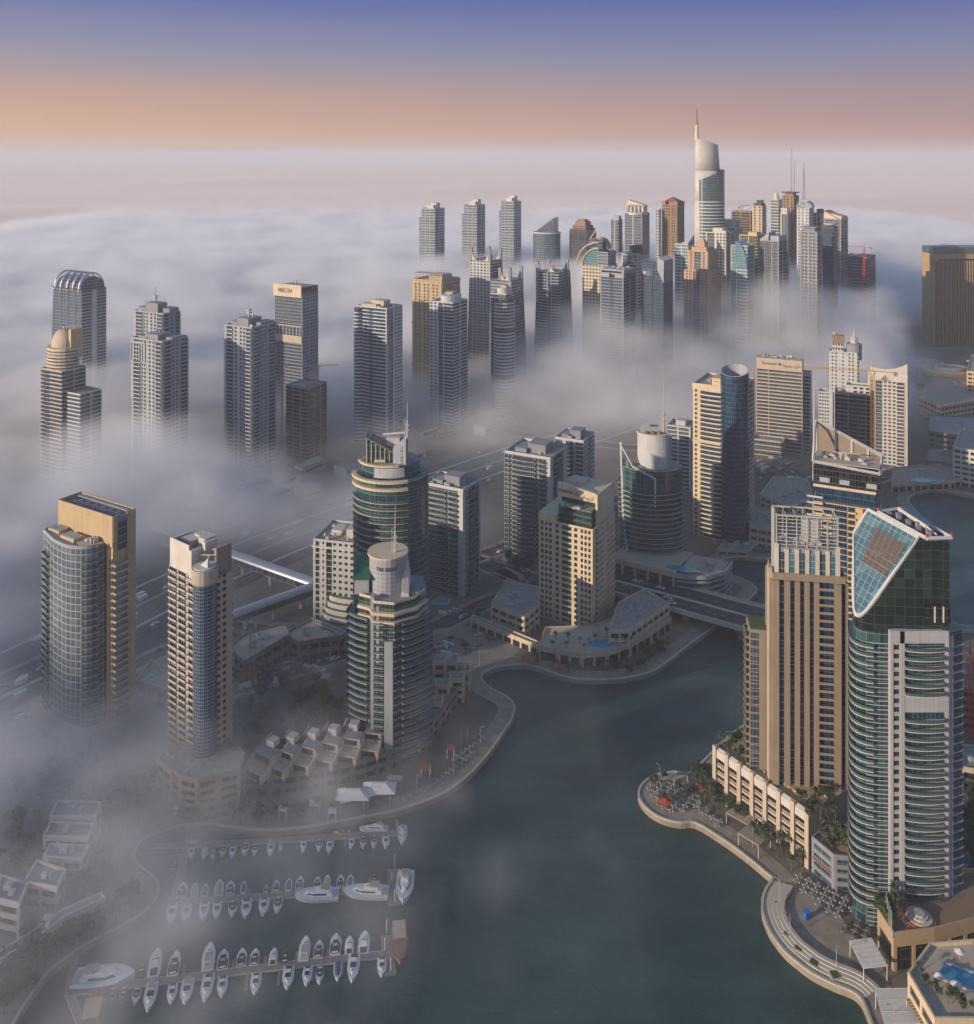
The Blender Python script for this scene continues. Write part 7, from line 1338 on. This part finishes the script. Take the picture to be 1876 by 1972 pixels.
pontoon('front pontoon with finger berths on both sides', [C2(45, 408), C2(800, 312), C2(1690, 208)], 2.6, fa([640, 900, 1065, 1230, 1390], C2, 330, 240, -26)+fa([420, 800, 978, 1145, 1320, 1480], C2, 355, 232, 32)); pontoon('pier head of the front pontoon', [C2(1700, 110), C2(1722, 315)], 3.4)
pontoon('gangway from the lower left quay to the front pontoon', [C2(80, 210), C2(45, 408)], 2.0); pontoon('diagonal walkway at the bottom left', [C2(45, 408), C2(120, 600)], 2.2)
# ---------------------------------------------------------------- trees
BARK = flat('bark', (.12, .085, .06), .9)
LEAF = wallmat('leaves', (.05, .085, .03), rough=.8, var=.5, scale=.6, streak=False); PLEAF = wallmat('palm_fronds', (.06, .09, .035), rough=.7, var=.5, scale=.8, streak=False)
def make_tree(seed, Ht=8.0, cr=3.4, n=420):
    r = random.Random(seed); t = thing('tree', 'x', 'tree', (0, 0, -500)); mb = MB(); mb.tube((0, 0, 0), (0.1, 0, Ht*.45), .28, 6, .18)
    lobes = []
    for i in range(8):
        a = r.uniform(0, 2*pi); d = r.uniform(.3, .75)*cr; c = Vector((cos(a)*d, sin(a)*d, Ht*r.uniform(.5, .85))); lobes.append((c, r.uniform(.35, .6)*cr)); mb.tube((0.1, 0, Ht*.4), tuple(c), .12, 4, .04)
    mb.build('trunk', BARK, t); mb = MB()
    for i in range(n):
        c, rr2 = r.choice(lobes); v = Vector((r.gauss(0, 1), r.gauss(0, 1), r.gauss(0, .8))).normalized()*rr2*r.uniform(.55, 1.05); p = c+v; s_ = r.uniform(.28, .6)
        a = Vector((r.gauss(0, 1), r.gauss(0, 1), r.gauss(0, 1))).normalized()*s_; b = a.cross(Vector((r.gauss(0, 1), r.gauss(0, 1), r.gauss(0, 1)))).normalized()*s_*.8
        mb.add([tuple(p-a-b), tuple(p+a-b), tuple(p+a+b), tuple(p-a+b)], [(0, 1, 2, 3)])
    mb.build('crown', LEAF, t); return t
def make_palm(seed, Ht=7.5):
    r = random.Random(seed); t = thing('palm_tree', 'x', 'palm tree', (0, 0, -500)); mb = MB(); mb.tube((0, 0, 0), (.2, .1, Ht), .3, 6, .2); mb.build('trunk', BARK, t); mb = MB()
    for i in range(22):
        a = 2*pi*i/22+r.uniform(-.15, .15); el = r.uniform(-.2, 1.1); L = r.uniform(2.6, 3.6); prev = Vector((.2, .1, Ht)); d = Vector((cos(a)*cos(el), sin(a)*cos(el), sin(el))); sd = Vector((-sin(a), cos(a), 0))
        for k in range(4):
            nx = prev+d*L/4; d = (d+Vector((0, 0, -.38))).normalized(); w0, w1 = (.34, .5, .42, .25)[k], (.5, .42, .25, .04)[k]
            mb.add([tuple(prev-sd*w0-Vector((0, 0, .12))), tuple(prev), tuple(nx), tuple(nx-sd*w1-Vector((0, 0, .12)))], [(0, 1, 2, 3)]); mb.add([tuple(prev+sd*w0-Vector((0, 0, .12))), tuple(prev), tuple(nx), tuple(nx+sd*w1-Vector((0, 0, .12)))], [(0, 3, 2, 1)]); prev = nx
    mb.build('crown', PLEAF, t); return t
TP = [make_tree(1), make_tree(2, 7, 3.8), make_tree(3, 9, 3.2)]; PP = [make_palm(1), make_palm(2, 6)]
used = set()
def plant(kind, loc, s, label, group):
    src = (TP if kind == 'tree' else PP)[rnd.randrange(3 if kind == 'tree' else 2)]
    if src.name not in used: used.add(src.name); o = src; o.location = loc; o.rotation_euler = (0, 0, rnd.uniform(0, 6)); o.scale = (s, s, s); tag(o, label, None, group); return o
    return copy_tree(src, loc, rnd.uniform(0, 6), s, label, group)
def inside(p, poly):
    c = False; j = len(poly)-1
    for i in range(len(poly)):
        if (poly[i][1] > p[1]) != (poly[j][1] > p[1]) and p[0] < (poly[j][0]-poly[i][0])*(p[1]-poly[i][1])/(poly[j][1]-poly[i][1])+poly[i][0]: c = not c
        j = i
    return c
def grove(label, group, poly, n, kinds='tree tree palm', s=(.7, 1.2), z=0.0, md=3.2):
    pw = [tuple(P(*q, z).xy) for q in poly]; xs = [q[0] for q in pw]; ys = [q[1] for q in pw]; done = []; ks = kinds.split(); k = 0
    while len(done) < n and k < n*60:
        k += 1; p = (rnd.uniform(min(xs), max(xs)), rnd.uniform(min(ys), max(ys)))
        if not inside(p, pw) or any((p[0]-q[0])**2+(p[1]-q[1])**2 < md*md for q in done) or (z == 0 and inside(p, water_poly)): continue
        done.append(p); kd = rnd.choice(ks); plant(kd, (p[0], p[1], z), rnd.uniform(*s), (label % ('leafy tree' if kd == 'tree' else 'palm')), group)
grove('dark %s in the misty park between the slim sand tower and the front twin', 'trees in the misty park', [(450, 1300), (560, 1290), (650, 1330), (660, 1400), (640, 1425), (460, 1465)], 46)
grove('dark %s in the mist beside the lower left flat-roofed blocks', 'trees around the lower left blocks', [(0, 1500), (120, 1470), (290, 1520), (300, 1580), (255, 1600), (215, 1650), (200, 1720), (150, 1760), (60, 1720), (0, 1740)], 60, 'tree tree tree palm')
grove('dark %s in the mist between the lower left colonnade and the quay', 'trees along the lower left quay', [(0, 1870), (60, 1830), (230, 1750), (270, 1760), (150, 1830), (60, 1905), (0, 1960)], 30)
grove('%s on the curved promenade below the slim sand tower', 'trees on the left promenade', [(300, 1575), (340, 1560), (470, 1572), (650, 1560), (660, 1572), (470, 1590), (330, 1588)], 16, 'palm palm tree', (.6, .9))
grove('%s on the round pier terrace', 'trees on the round pier terrace', [(1260, 1500), (1320, 1500), (1330, 1530), (1330, 1560), (1270, 1555), (1248, 1530)], 9, 'palm tree', (.45, .75))
grove('%s between the round pier and the parking podium', 'trees beside the parking podium', [(1332, 1500), (1375, 1480), (1378, 1535), (1440, 1585), (1420, 1590), (1345, 1545)], 16, 'tree tree palm', (.6, 1.0))
grove('%s at the waterside foot of the parking podium', 'palms below the parking podium', [(1455, 1600), (1550, 1665), (1545, 1690), (1480, 1650), (1450, 1625)], 10, 'palm', (.7, 1.0))
grove('%s in the roof garden of the parking podium', 'trees in the podium roof garden', [(1385, 1440), (1440, 1420), (1460, 1450), (1440, 1470), (1400, 1465)], 9, 'tree palm', (.5, .8), 20)
grove('%s on the planted terrace below the striped tower', 'trees on the terrace below the striped tower', [(1540, 1545), (1600, 1545), (1612, 1580), (1560, 1580)], 11, 'tree palm', (.5, .8), 20)
grove('%s on the roof of the glass corner podium', 'trees on the glass podium roof', [(1575, 1620), (1600, 1600), (1640, 1625), (1640, 1648), (1608, 1645)], 11, 'palm tree', (.6, 1.0), 12.6, 2)
grove('%s on the forecourt edge by the nearest tower', 'palms by the forecourt', [(1694, 1752), (1730, 1735), (1738, 1750), (1712, 1775), (1722, 1800), (1706, 1785)], 11, 'palm tree', (.5, .8), 11.6, 2)
grove('small %s around the hotel pool deck', 'palms round the hotel pool', [(1060, 1250), (1210, 1258), (1225, 1235), (1190, 1225), (1060, 1235)], 14, 'palm', (.45, .7), 6.6)
grove('%s on the quay below the hotel arcade', 'trees below the hotel arcade', [(1030, 1275), (1110, 1292), (1210, 1288), (1290, 1235), (1300, 1245), (1215, 1298), (1110, 1302), (1040, 1285)], 20, 'palm tree', (.5, .8))
grove('small %s around the bottom right roof pool', 'trees round the corner pool', [(1775, 1880), (1800, 1905), (1875, 1945), (1876, 1960), (1790, 1915), (1765, 1865)], 11, 'tree palm', (.35, .5), 14.3, 2)
grove('%s in the grounds below the pale bowed tower', 'trees below the pale bowed tower', [(975, 1080), (1030, 1085), (1025, 1100), (980, 1098)], 8, 'tree', (.5, .9))
grove('%s behind the right edge of the nearest tower', 'trees behind the nearest tower', [(1852, 1540), (1900, 1540), (1900, 1720), (1852, 1720)], 22, 'tree palm', (.7, 1.1))
pool('blue pool behind the right edge of the nearest tower', [(1852, 1650), (1880, 1642), (1885, 1690), (1854, 1690)], .3)
# ---------------------------------------------------------------- cars
def make_car(c, van=False):
    t = thing('van' if van else 'car', 'x', 'van' if van else 'car', (0, 0, -500)); m = flat('car_paint', c, .3); mb = MB()
    if van: mb.box(-1, 1, -2.6, 2.6, .35, 2.2)
    else: mb.hexa([(-.9, -2.2, .35), (.9, -2.2, .35), (.9, 2.2, .35), (-.9, 2.2, .35), (-.88, -2.15, .9), (.88, -2.15, .9), (.85, 2.1, .8), (-.85, 2.1, .8)]); mb.hexa([(-.84, -1.6, .9), (.84, -1.6, .9), (.84, 1.0, .88), (-.84, 1.0, .88), (-.65, -1.1, 1.45), (.65, -1.1, 1.45), (.65, .3, 1.45), (-.65, .3, 1.45)])
    mb.build('body', m, t); mb = MB()
    if van: mb.box(-.95, .95, 2.0, 2.63, 1.3, 2.0)
    else: mb.hexa([(-.80, .35, 1.0), (.80, .35, 1.0), (.8, 1.06, .9), (-.8, 1.06, .9), (-.62, .3, 1.42), (.62, .3, 1.42), (.64, .36, 1.42), (-.64, .36, 1.42)]); mb.box(-.79, .79, -1.2, .25, 1.0, 1.38)
    mb.build('window', DKGL, t)
    for x in (-.85, .85):
        for y in (-1.4, 1.35): mb = MB(); mb.tube((x-.1, y, .33), (x+.1, y, .33), .33, 8); mb.build('wheel', W['dark'], t)
    return t
CARS = [make_car((.65, .65, .64)), make_car((.3, .31, .33)), make_car((.05, .055, .06)), make_car((.35, .04, .03))]; VAN = make_car((.66, .66, .64), True); cu = set()
def car(k, px, py, rz, label, group, z=.1, loc=None):
    src = VAN if k == 4 else CARS[k]; p = loc or P(px, py); p = (p[0], p[1], z)
    if src.name not in cu: cu.add(src.name); o = src; o.location = p; o.rotation_euler = (0, 0, rz); tag(o, label, None, group)
    else: copy_tree(src, p, rz, 1.15, label, group)
CN = ['white car', 'grey car', 'dark car', 'red car', 'white van']; pl = [(1095, 1665, 0), (1092, 1635, 0), (1135, 1648, 0), (1030, 1665, 0), (1330, 1580, 0), (1335, 1643, 1), (1255, 1685, 1), (1150, 1600, 2), (1220, 1610, 1), (1055, 1715, 1), (1112, 1718, 4), (1172, 1725, 0), (1090, 1445, 4), (1195, 1400, 1), (1275, 1392, 3), (1320, 1443, 2), (1505, 1093, 4), (1650, 1152, 0), (1130, 1440, 1), (1160, 1420, 0), (1240, 1650, 2), (1400, 1600, 3)]
pl = [(539+x*.2875, 770+y*.2875, k) for x, y, k in pl]; cc = {}
for x, y, k in sorted(pl):
    i = cc.get(k, 0); cc[k] = i+1; n = sum(1 for q in pl if q[2] == k)
    car(k, x, y, rnd.choice([1.9, 2.0, .4, 1.2]), CN[k]+(f', {ordn(i)} such from the left' if n > 1 else '')+' around the car park and street by the hotel', 'cars parked by the hotel')
ns = nrm_path(hw)
for i in range(70):
    j = rnd.randrange(2, len(hw)-12); s_ = rnd.random(); a = Vector(hw[j]).lerp(Vector(hw[j+1]), s_)+ns[j]*rnd.choice([-16.6, -12.6, -8.3, -4.2, 4.2, 8.3, 12.6, 16.6, -27.4, 27.4]); dv = Vector(hw[j+1])-Vector(hw[j]); k = rnd.choice([0, 0, 1, 2, 4])
    car(k, 0, 0, math.atan2(dv.y, dv.x)-pi/2, CN[k]+' driving on the misty highway', 'cars on the misty highway', .1, a)
def traffic(pts, offs, n, where, z=.1, w=None):
    c_ = w or D2(pts); ns_ = nrm_path(c_)
    for i in range(n):
        j = rnd.randrange(0, len(c_)-1); a = Vector(c_[j]).lerp(Vector(c_[j+1]), rnd.random())+ns_[j]*rnd.choice(offs); dv = Vector(c_[j+1])-Vector(c_[j]); k = rnd.choice([0, 0, 1, 2, 3, 4])
        car(k, 0, 0, math.atan2(dv.y, dv.x)-pi/2, f'{CN[k]} {where}', f'vehicles {where}', z, a)
traffic(None, (-9.5, -5, 5, 9.5), 14, 'crossing the canal bridge', ZB+.02, bc)
traffic([(440, 1330), (560, 1290), (650, 1262), (740, 1230), (830, 1212), (900, 1178), (975, 1147), (1030, 1128)], (-3, 3), 11, 'on the street behind the front twin')
traffic([(1480, 1020), (1540, 985), (1610, 958), (1660, 930), (1740, 905)], (-5, -2, 2, 5), 16, 'on the road behind the cylinder tower')
traffic([(840, 1090), (925, 1072), (1000, 1040), (1080, 1000), (1180, 962), (1300, 938), (1420, 915)], (-4, 4), 16, 'on the road behind the pale grey towers')
traffic([(-60, 1412), (60, 1370), (180, 1322), (300, 1262), (455, 1205)], (-2.5, 2.5), 12, 'on the side road by the golden slab tower')
traffic([(1450, 925), (1500, 915), (1560, 900)], (-22, -15, -9, 12, 18), 20, 'parked on the open lot below the hotel slab')
# ---------------------------------------------------------------- street lamps, tables, parasols
def lamp_proto():
    t = thing('street_lamp', 'x', 'street lamp', (0, 0, -500)); mb = MB(); mb.cyl(0, 0, 0, 8, .12, .07, 6); mb.tube((0, 0, 8), (1.6, 0, 8.5), .06, 4); mb.build('pole', W['steel'], t); mb = MB(); mb.box(1.2, 2.2, -.18, .18, 8.4, 8.6); mb.build('lamp_head', W['grey'], t); return t
LP = lamp_proto(); first = True
def lamps(path, step, off, label, group, z=0.0, a=0, b=None):
    global first
    ns = nrm_path(path); acc = 0; n = 0
    for i in range(a, min(b or 9999, len(path))-1):
        acc += (Vector(path[i+1])-Vector(path[i])).length
        if acc > step:
            acc = 0; q = Vector(path[i])+ns[i]*off; rz = math.atan2(ns[i].y, ns[i].x)
            if first: first = False; LP.location = (q.x, q.y, z); LP.rotation_euler = (0, 0, rz); tag(LP, label, None, group)
            else: copy_tree(LP, (q.x, q.y, z), rz, 1, label, group)
lamps(SL, 22, -6.5, 'slim street lamp on the left promenade', 'lamps on the left promenade', 0, 0, 150); lamps(SR, 20, -6, 'slim street lamp on the right promenade', 'lamps on the right promenade', 0, 30, 130)
lamps(hw, 38, 0, 'tall street lamp in the middle of the misty highway', 'lamps along the misty highway'); lamps(bc, 22, -14.5, 'slim lamp on the near parapet of the bridge', 'lamps on the bridge', ZB); lamps(bc, 22, 14.5, 'slim lamp on the far parapet of the bridge', 'lamps on the far side of the bridge', ZB)
def table_proto(m, name='cafe_table'):
    t = thing(name, 'x', 'table', (0, 0, -500)); mb = MB(); mb.box(-.55, .55, -.55, .55, .72, .78); mb.cyl(0, 0, 0, .72, .06, n=5); mb.build('tabletop', m, t); cm = CHAIRM if m is not WTC2 else WTC2
    for x, y in ((1.0, 0), (-1.0, 0), (0, 1.0), (0, -1.0)): mb = MB(); mb.box(x-.28, x+.28, y-.28, y+.28, .4, .48); mb.box(x-.28+(.5 if x > .5 else 0), x-.22+(.5 if x > .5 else .44 if abs(x) < .5 else 0), y-.28, y+.28, .48, .95); mb.build('chair', cm, t)
    return t
CHAIRM = flat('chair', (.12, .1, .09))
WTC2 = flat('white_table', (.3, .3, .29), .6)
def tables(label, group, poly, n, m, z=.15, md=2.3, grid=None):
    pr = table_proto(m); pw = [tuple(P(*q, z).xy) for q in poly]; xs = [q[0] for q in pw]; ys = [q[1] for q in pw]; done = []; k = 0; f = True
    lat = [(i*2.9, j*3.3) for i in range(-60, 60) for j in range(-60, 60)]; rnd.shuffle(lat); cx_, cy_ = sum(xs)/len(xs), sum(ys)/len(ys)
    for u0, v0 in lat:
        if len(done) >= n: break
        p = (cx_+u0*cos(.9)-v0*sin(.9)+rnd.uniform(-.15, .15), cy_+u0*sin(.9)+v0*cos(.9)+rnd.uniform(-.15, .15))
        if not inside(p, pw): continue
        done.append(p)
        if f: f = False; pr.location = (p[0], p[1], z); tag(pr, label, None, group)
        else: copy_tree(pr, (p[0], p[1], z), .9, 1, label, group)
tables('small white cafe table on the round pier terrace', 'tables on the round pier', [(1245, 1520), (1265, 1500), (1320, 1498), (1350, 1535), (1340, 1560), (1300, 1572), (1262, 1558)], 52, WTC2)
tables('white topped table with dark chairs on the large plaza terrace', 'tables on the plaza terrace', [(1515, 1690), (1545, 1682), (1600, 1712), (1650, 1748), (1625, 1768), (1590, 1765)], 80, WTC2)
tables('small table on the striped lawn terrace by the white canopy', 'tables on the lawn terrace', [(1603, 1790), (1665, 1778), (1680, 1805), (1635, 1815)], 30, flat('lawn_table', (.35, .33, .2)))
tables('small cafe table along the upper right promenade', 'tables along the right promenade', [(1345, 1560), (1362, 1560), (1395, 1590), (1385, 1600)], 14, WTC2); tables('small cafe table by the red awnings of the left quay', 'tables on the left quay', [(745, 1545), (830, 1515), (905, 1432), (930, 1400), (940, 1420), (900, 1468), (840, 1520), (760, 1555)], 60, WTC2)
def parasols(label, cat, pts, z, m, r=2.6):
    for i, (px, py) in enumerate(pts):
        t = thing('parasol', label % ordn(i), 'parasol', P(px, py, z), 0, 'parasols'); t['group'] = cat; mb = MB(); mb.cyl(0, 0, 0, 2.6, .06, n=5); mb.build('pole', W['offw'], t); mb = MB(); mb.cyl(0, 0, 2.3, 3.2, r, .05, 8); mb.build('canopy', m, t)
parasols('cream parasol by the bottom right roof pool, %s from the left', 'parasols at the corner pool', [(1808, 1893), (1848, 1846), (1842, 1910)], 14.2, TENT, 1.7); parasols('red parasol on the round pier terrace, %s from the left', 'red parasols on the pier', [(1281, 1552), (1352, 1526)], .2, REDC, 3.2)
parasols('orange parasol in the mist on the lower left quay, %s from the left', 'orange parasols on the lower left quay', [(216, 1752), (232, 1742), (240, 1732), (246, 1718)], .2, flat('orange_cloth', (.4, .24, .1)), 3.4); parasols('red and pale parasol below the hotel arcade, %s from the left', 'parasols below the hotel arcade', [(1012, 1276), (1028, 1280), (1070, 1290), (1090, 1293), (1278, 1250)], .2, REDC, 2.8)
canopy('curved tan pergola on the rim of the round pier', [(1262, 1500), (1300, 1492), (1325, 1494), (1298, 1503)], 3, SAND_C, 'pergola')
t = thing('kiosk', 'small blue kiosk standing alone on the plaza', 'kiosk', P(1554, 1768, .15), .4); mb = MB(); mb.box(-1, 1, -.8, .8, 0, 2.2); mb.build('body', flat('kiosk_blue', (.02, .12, .5)), t); mb = MB(); mb.box(-1.3, 1.3, -1, 1, 2.2, 2.4); mb.build('roof', flat('kiosk_roof', (.03, .2, .6)), t)
for i, (px, py) in enumerate([(1494, 1742), (1499, 1768), (1510, 1800), (1531, 1828), (1560, 1856), (1600, 1880)]):
    t = thing('planter_bench', f'square stone planter bench on the curved plaza rim, {ordn(i)} from the top', 'planter', P(px+8, py, .15), rnd.uniform(0, 1), 'planter benches on the plaza rim'); mb = MB(); mb.box(-1.8, 1.8, -1.8, 1.8, 0, .5); mb.build('bench', KERB, t); mb = MB(); mb.box(-1.2, 1.2, -1.2, 1.2, .5, .8); mb.build('soil', LEAF, t)

for k, (poly, n, where) in enumerate((([(420, 1300), (560, 1330), (660, 1290), (600, 1262), (470, 1290)], 26, 'on the mid left building site'), ([(1440, 935), (1560, 930), (1560, 885), (1450, 880)], 24, 'on the open ground below the hotel slab'), ([(1330, 1040), (1440, 1060), (1480, 1030), (1400, 1015)], 12, 'on the sandy plot by the far canal bend'))):
    pw = [tuple(P(*q).xy) for q in poly]; xs = [q[0] for q in pw]; ys = [q[1] for q in pw]; m = 0; tr_ = 0
    while m < n and tr_ < 2000:
        tr_ += 1; x, y = rnd.uniform(min(xs), max(xs)), rnd.uniform(min(ys), max(ys))
        if not inside((x, y), pw): continue
        m += 1; t = thing('material_stack', f'stack of building materials {where}', 'building materials', (x, y, 0), rnd.uniform(0, 3), f'material stacks {where}'); w_, d_, h_ = rnd.uniform(1.5, 6), rnd.uniform(1, 2.5), rnd.uniform(.8, 2.4)
        mb = MB(); mb.box(-w_/2, w_/2, -d_/2, d_/2, .25, h_); mb.build('load', W[rnd.choice(['sand', 'white', 'lgrey', 'conc', 'offw'])] if rnd.random() < .85 else BLUEC, t)
        for s_ in (-.3, .3): mb = MB(); mb.box(w_*s_-.15, w_*s_+.15, -d_/2, d_/2, 0, .25); mb.build('batten', WOOD, t)
# ---------------------------------------------------------------- air: fog banks and haze
def volmat(name, c, d, attr=False, an=0.0):
    m = bpy.data.materials.new(name); m.use_nodes = True; t = m.node_tree
    for x in list(t.nodes):
        if x.type == 'BSDF_PRINCIPLED': t.nodes.remove(x)
    v = t.nodes.new('ShaderNodeVolumePrincipled'); v.inputs['Color'].default_value = (*c, 1); v.inputs['Density'].default_value = d; v.inputs['Anisotropy'].default_value = an
    if not attr: v.inputs['Density Attribute'].default_value = ''
    t.links.new(v.outputs[0], t.nodes['Material Output'].inputs['Volume']); return m
def make_fog():
    fm = volmat('fog_air', (.966, .966, .98), 1.0, True)
    me = bpy.data.meshes.new('fog'); me.from_pydata([(0, 0, 0)], [], []); fo = bpy.data.objects.new('fog', me); sc.collection.objects.link(fo); fo['kind'] = 'stuff'
    ng = bpy.data.node_groups.new('fog_field', 'GeometryNodeTree')
    ng.interface.new_socket('Geometry', in_out='INPUT', socket_type='NodeSocketGeometry'); ng.interface.new_socket('Geometry', in_out='OUTPUT', socket_type='NodeSocketGeometry')
    N = ng.nodes; L = ng.links; N.new('NodeGroupInput'); go = N.new('NodeGroupOutput')
    vc = N.new('GeometryNodeVolumeCube'); vc.inputs['Min'].default_value = (-1100, 190, -4); vc.inputs['Max'].default_value = (1100, 2900, 150)
    vc.inputs['Resolution X'].default_value = 260; vc.inputs['Resolution Y'].default_value = 320; vc.inputs['Resolution Z'].default_value = 36
    pos = N.new('GeometryNodeInputPosition'); sp = N.new('ShaderNodeSeparateXYZ'); L.new(pos.outputs[0], sp.inputs[0]); X, Y, Z = sp.outputs
    def M(op, a, b=None, c=None):
        n = N.new('ShaderNodeMath'); n.operation = op
        for i, v in enumerate((a, b, c)):
            if v is None: continue
            if isinstance(v, (int, float)): n.inputs[i].default_value = v
            else: L.new(v, n.inputs[i])
        return n.outputs[0]
    def ss(v, a, b, o0=0.0, o1=1.0):
        n = N.new('ShaderNodeMapRange'); n.interpolation_type = 'SMOOTHSTEP'; L.new(v, n.inputs[0])
        for i, x in zip((1, 2, 3, 4), (a, b, o0, o1)): n.inputs[i].default_value = x
        return n.outputs[0]
    def noise(scale, det, mul=(1, 1, 1), off=(0, 0, 0)):
        m = N.new('ShaderNodeVectorMath'); m.operation = 'MULTIPLY_ADD'; m.inputs[1].default_value = mul; m.inputs[2].default_value = off; L.new(pos.outputs[0], m.inputs[0])
        n = N.new('ShaderNodeTexNoise'); n.inputs['Scale'].default_value = scale; n.inputs['Detail'].default_value = det; n.inputs['Roughness'].default_value = .55; L.new(m.outputs[0], n.inputs[0]); return n.outputs[0]
    clamp = lambda v: M('MAXIMUM', M('MINIMUM', v, 1), 0)
    n1 = noise(.004, 3); n2 = noise(.011, 4, (1, 1, 1.6), (300, 500, 100)); n3 = noise(.025, 3, (1, 1, 1.6), (900, 100, 400)); n4 = noise(.042, 2, (1, .8, 1.2), (50, 700, 20))
    yb = M('ADD', M('ADD', 740, M('MULTIPLY', ss(X, 0, 300), 120)), M('MULTIPLY', ss(X, 400, 620), 560))
    d = M('ADD', M('SUBTRACT', Y, yb), M('MULTIPLY', M('SUBTRACT', n1, .5), 260))
    cov = ss(d, FOG['d0'], FOG['d1'])
    dd = M('MULTIPLY', d, ss(X, 100, 350, 1, 2.2))
    top = M('ADD', M('ADD', M('MULTIPLY', ss(dd, -50, 650), FOG['top']), M('MULTIPLY', M('SUBTRACT', n2, .5), ss(Y, 900, 1500, 90, 48))), FOG['base'])
    fz = clamp(M('ADD', M('DIVIDE', M('SUBTRACT', top, Z), FOG['soft']), M('MULTIPLY', M('SUBTRACT', n3, .5), ss(Y, 900, 1400, 2.4, 1.0))))
    tot = M('MULTIPLY', M('MULTIPLY', M('MULTIPLY', fz, M('POWER', cov, 1.5)), FOG['dens']), ss(Y, 2350, 2890, 1, 0))
    tot = M('ADD', tot, M('MULTIPLY', ss(Z, 5, 75, 1, 0), FOG['mist']))
    for cx, cy_, cz, rx, ry, rz, amp, nz, thr in FOG['blobs']:
        e = [M('POWER', M('ABSOLUTE', M('DIVIDE', M('SUBTRACT', v, c), r)), 2) for v, c, r in ((X, cx, rx), (Y, cy_, ry), (Z, cz, rz))]
        s = M('ADD', M('SUBTRACT', 1, M('ADD', M('ADD', e[0], e[1]), e[2])), M('MULTIPLY', M('SUBTRACT', (n1, n2, n3, n4)[nz], .5), thr))
        tot = M('ADD', tot, M('MULTIPLY', clamp(s), amp))
    L.new(tot, vc.inputs['Density'])
    s_ = N.new('GeometryNodeSetMaterial'); s_.inputs['Material'].default_value = fm; L.new(vc.outputs[0], s_.inputs[0]); L.new(s_.outputs[0], go.inputs[0])
    md = fo.modifiers.new('fog', 'NODES'); md.node_group = ng
FOG = dict(d0=-120, d1=250, top=102, base=24, mist=.00032, soft=18, dens=.02, blobs=[
    (-330, 640, 20, 210, 110, 55, .02, 1, 4.5), (-330, 480, 10, 150, 100, 50, .014, 1, 5), (-130, 590, 8, 150, 90, 38, .006, 1, 5),
    (-215, 392, 0, 105, 50, 40, .024, 1, 5), (-190, 335, 0, 135, 65, 34, .015, 2, 7), (-115, 325, 8, 105, 60, 22, .0065, 3, 8), (-150, 285, 0, 75, 42, 26, .010, 3, 7), (-120, 390, 10, 90, 50, 26, .007, 3, 8), (325, 1085, 15, 195, 180, 124, .034, 1, 2.2), (135, 955, 15, 150, 120, 92, .022, 1, 2.5), (160, 1180, 105, 70, 45, 36, .03, 1, 3.5), (-430, 330, 0, 190, 300, 95, .02, 1, 3), (560, 1480, 50, 190, 110, 70, .014, 1, 4)])  # widest bank, mostly unseen off to the left, put in to shade the lower left
make_fog()
def fog_sea():
    from mathutils import noise as mn
    nx, ny = 60, 90; vs = []; fs = []; ys = [1990*(29000/1990)**(j/ny) for j in range(ny+1)]
    for j in range(ny+1):
        for i in range(nx+1):
            x = -8900+17800*i/nx; y = ys[j]; fade = min(1, (y-1990)/750)
            h = 45+fade*(58+mn.noise(Vector((x/5200, y/2600, 1)))*85+mn.noise(Vector((x/1900, y/900, 7)))*28)
            vs.append((x, y, max(20, h)))
    n = len(vs); k = nx+1
    vs += [(x, y, -1) for x, y, z in vs]
    for j in range(ny):
        for i in range(nx): a_ = j*k+i; fs += [(a_, a_+1, a_+k+1, a_+k), (n+a_, n+a_+k, n+a_+k+1, n+a_+1)]
    for i in range(nx): fs += [(i, n+i, n+i+1, i+1), (ny*k+i, ny*k+i+1, n+ny*k+i+1, n+ny*k+i)]
    for j in range(ny): fs += [(j*k, (j+1)*k, n+(j+1)*k, n+j*k), (j*k+nx, n+j*k+nx, n+(j+1)*k+nx, (j+1)*k+nx)]
    mb = MB(); mb.add(vs, fs); o = mb.build('fog_sea', volmat('fog_sea_air', (.96, .88, .835), .01)); o['kind'] = 'stuff'
fog_sea()
mb = MB(); mb.box(-8950, 8950, -390, 29500, -7.2, 345); o = mb.build('haze', volmat('haze_air', (.9, .89, .94), 1.1e-4)); o['kind'] = 'stuff'
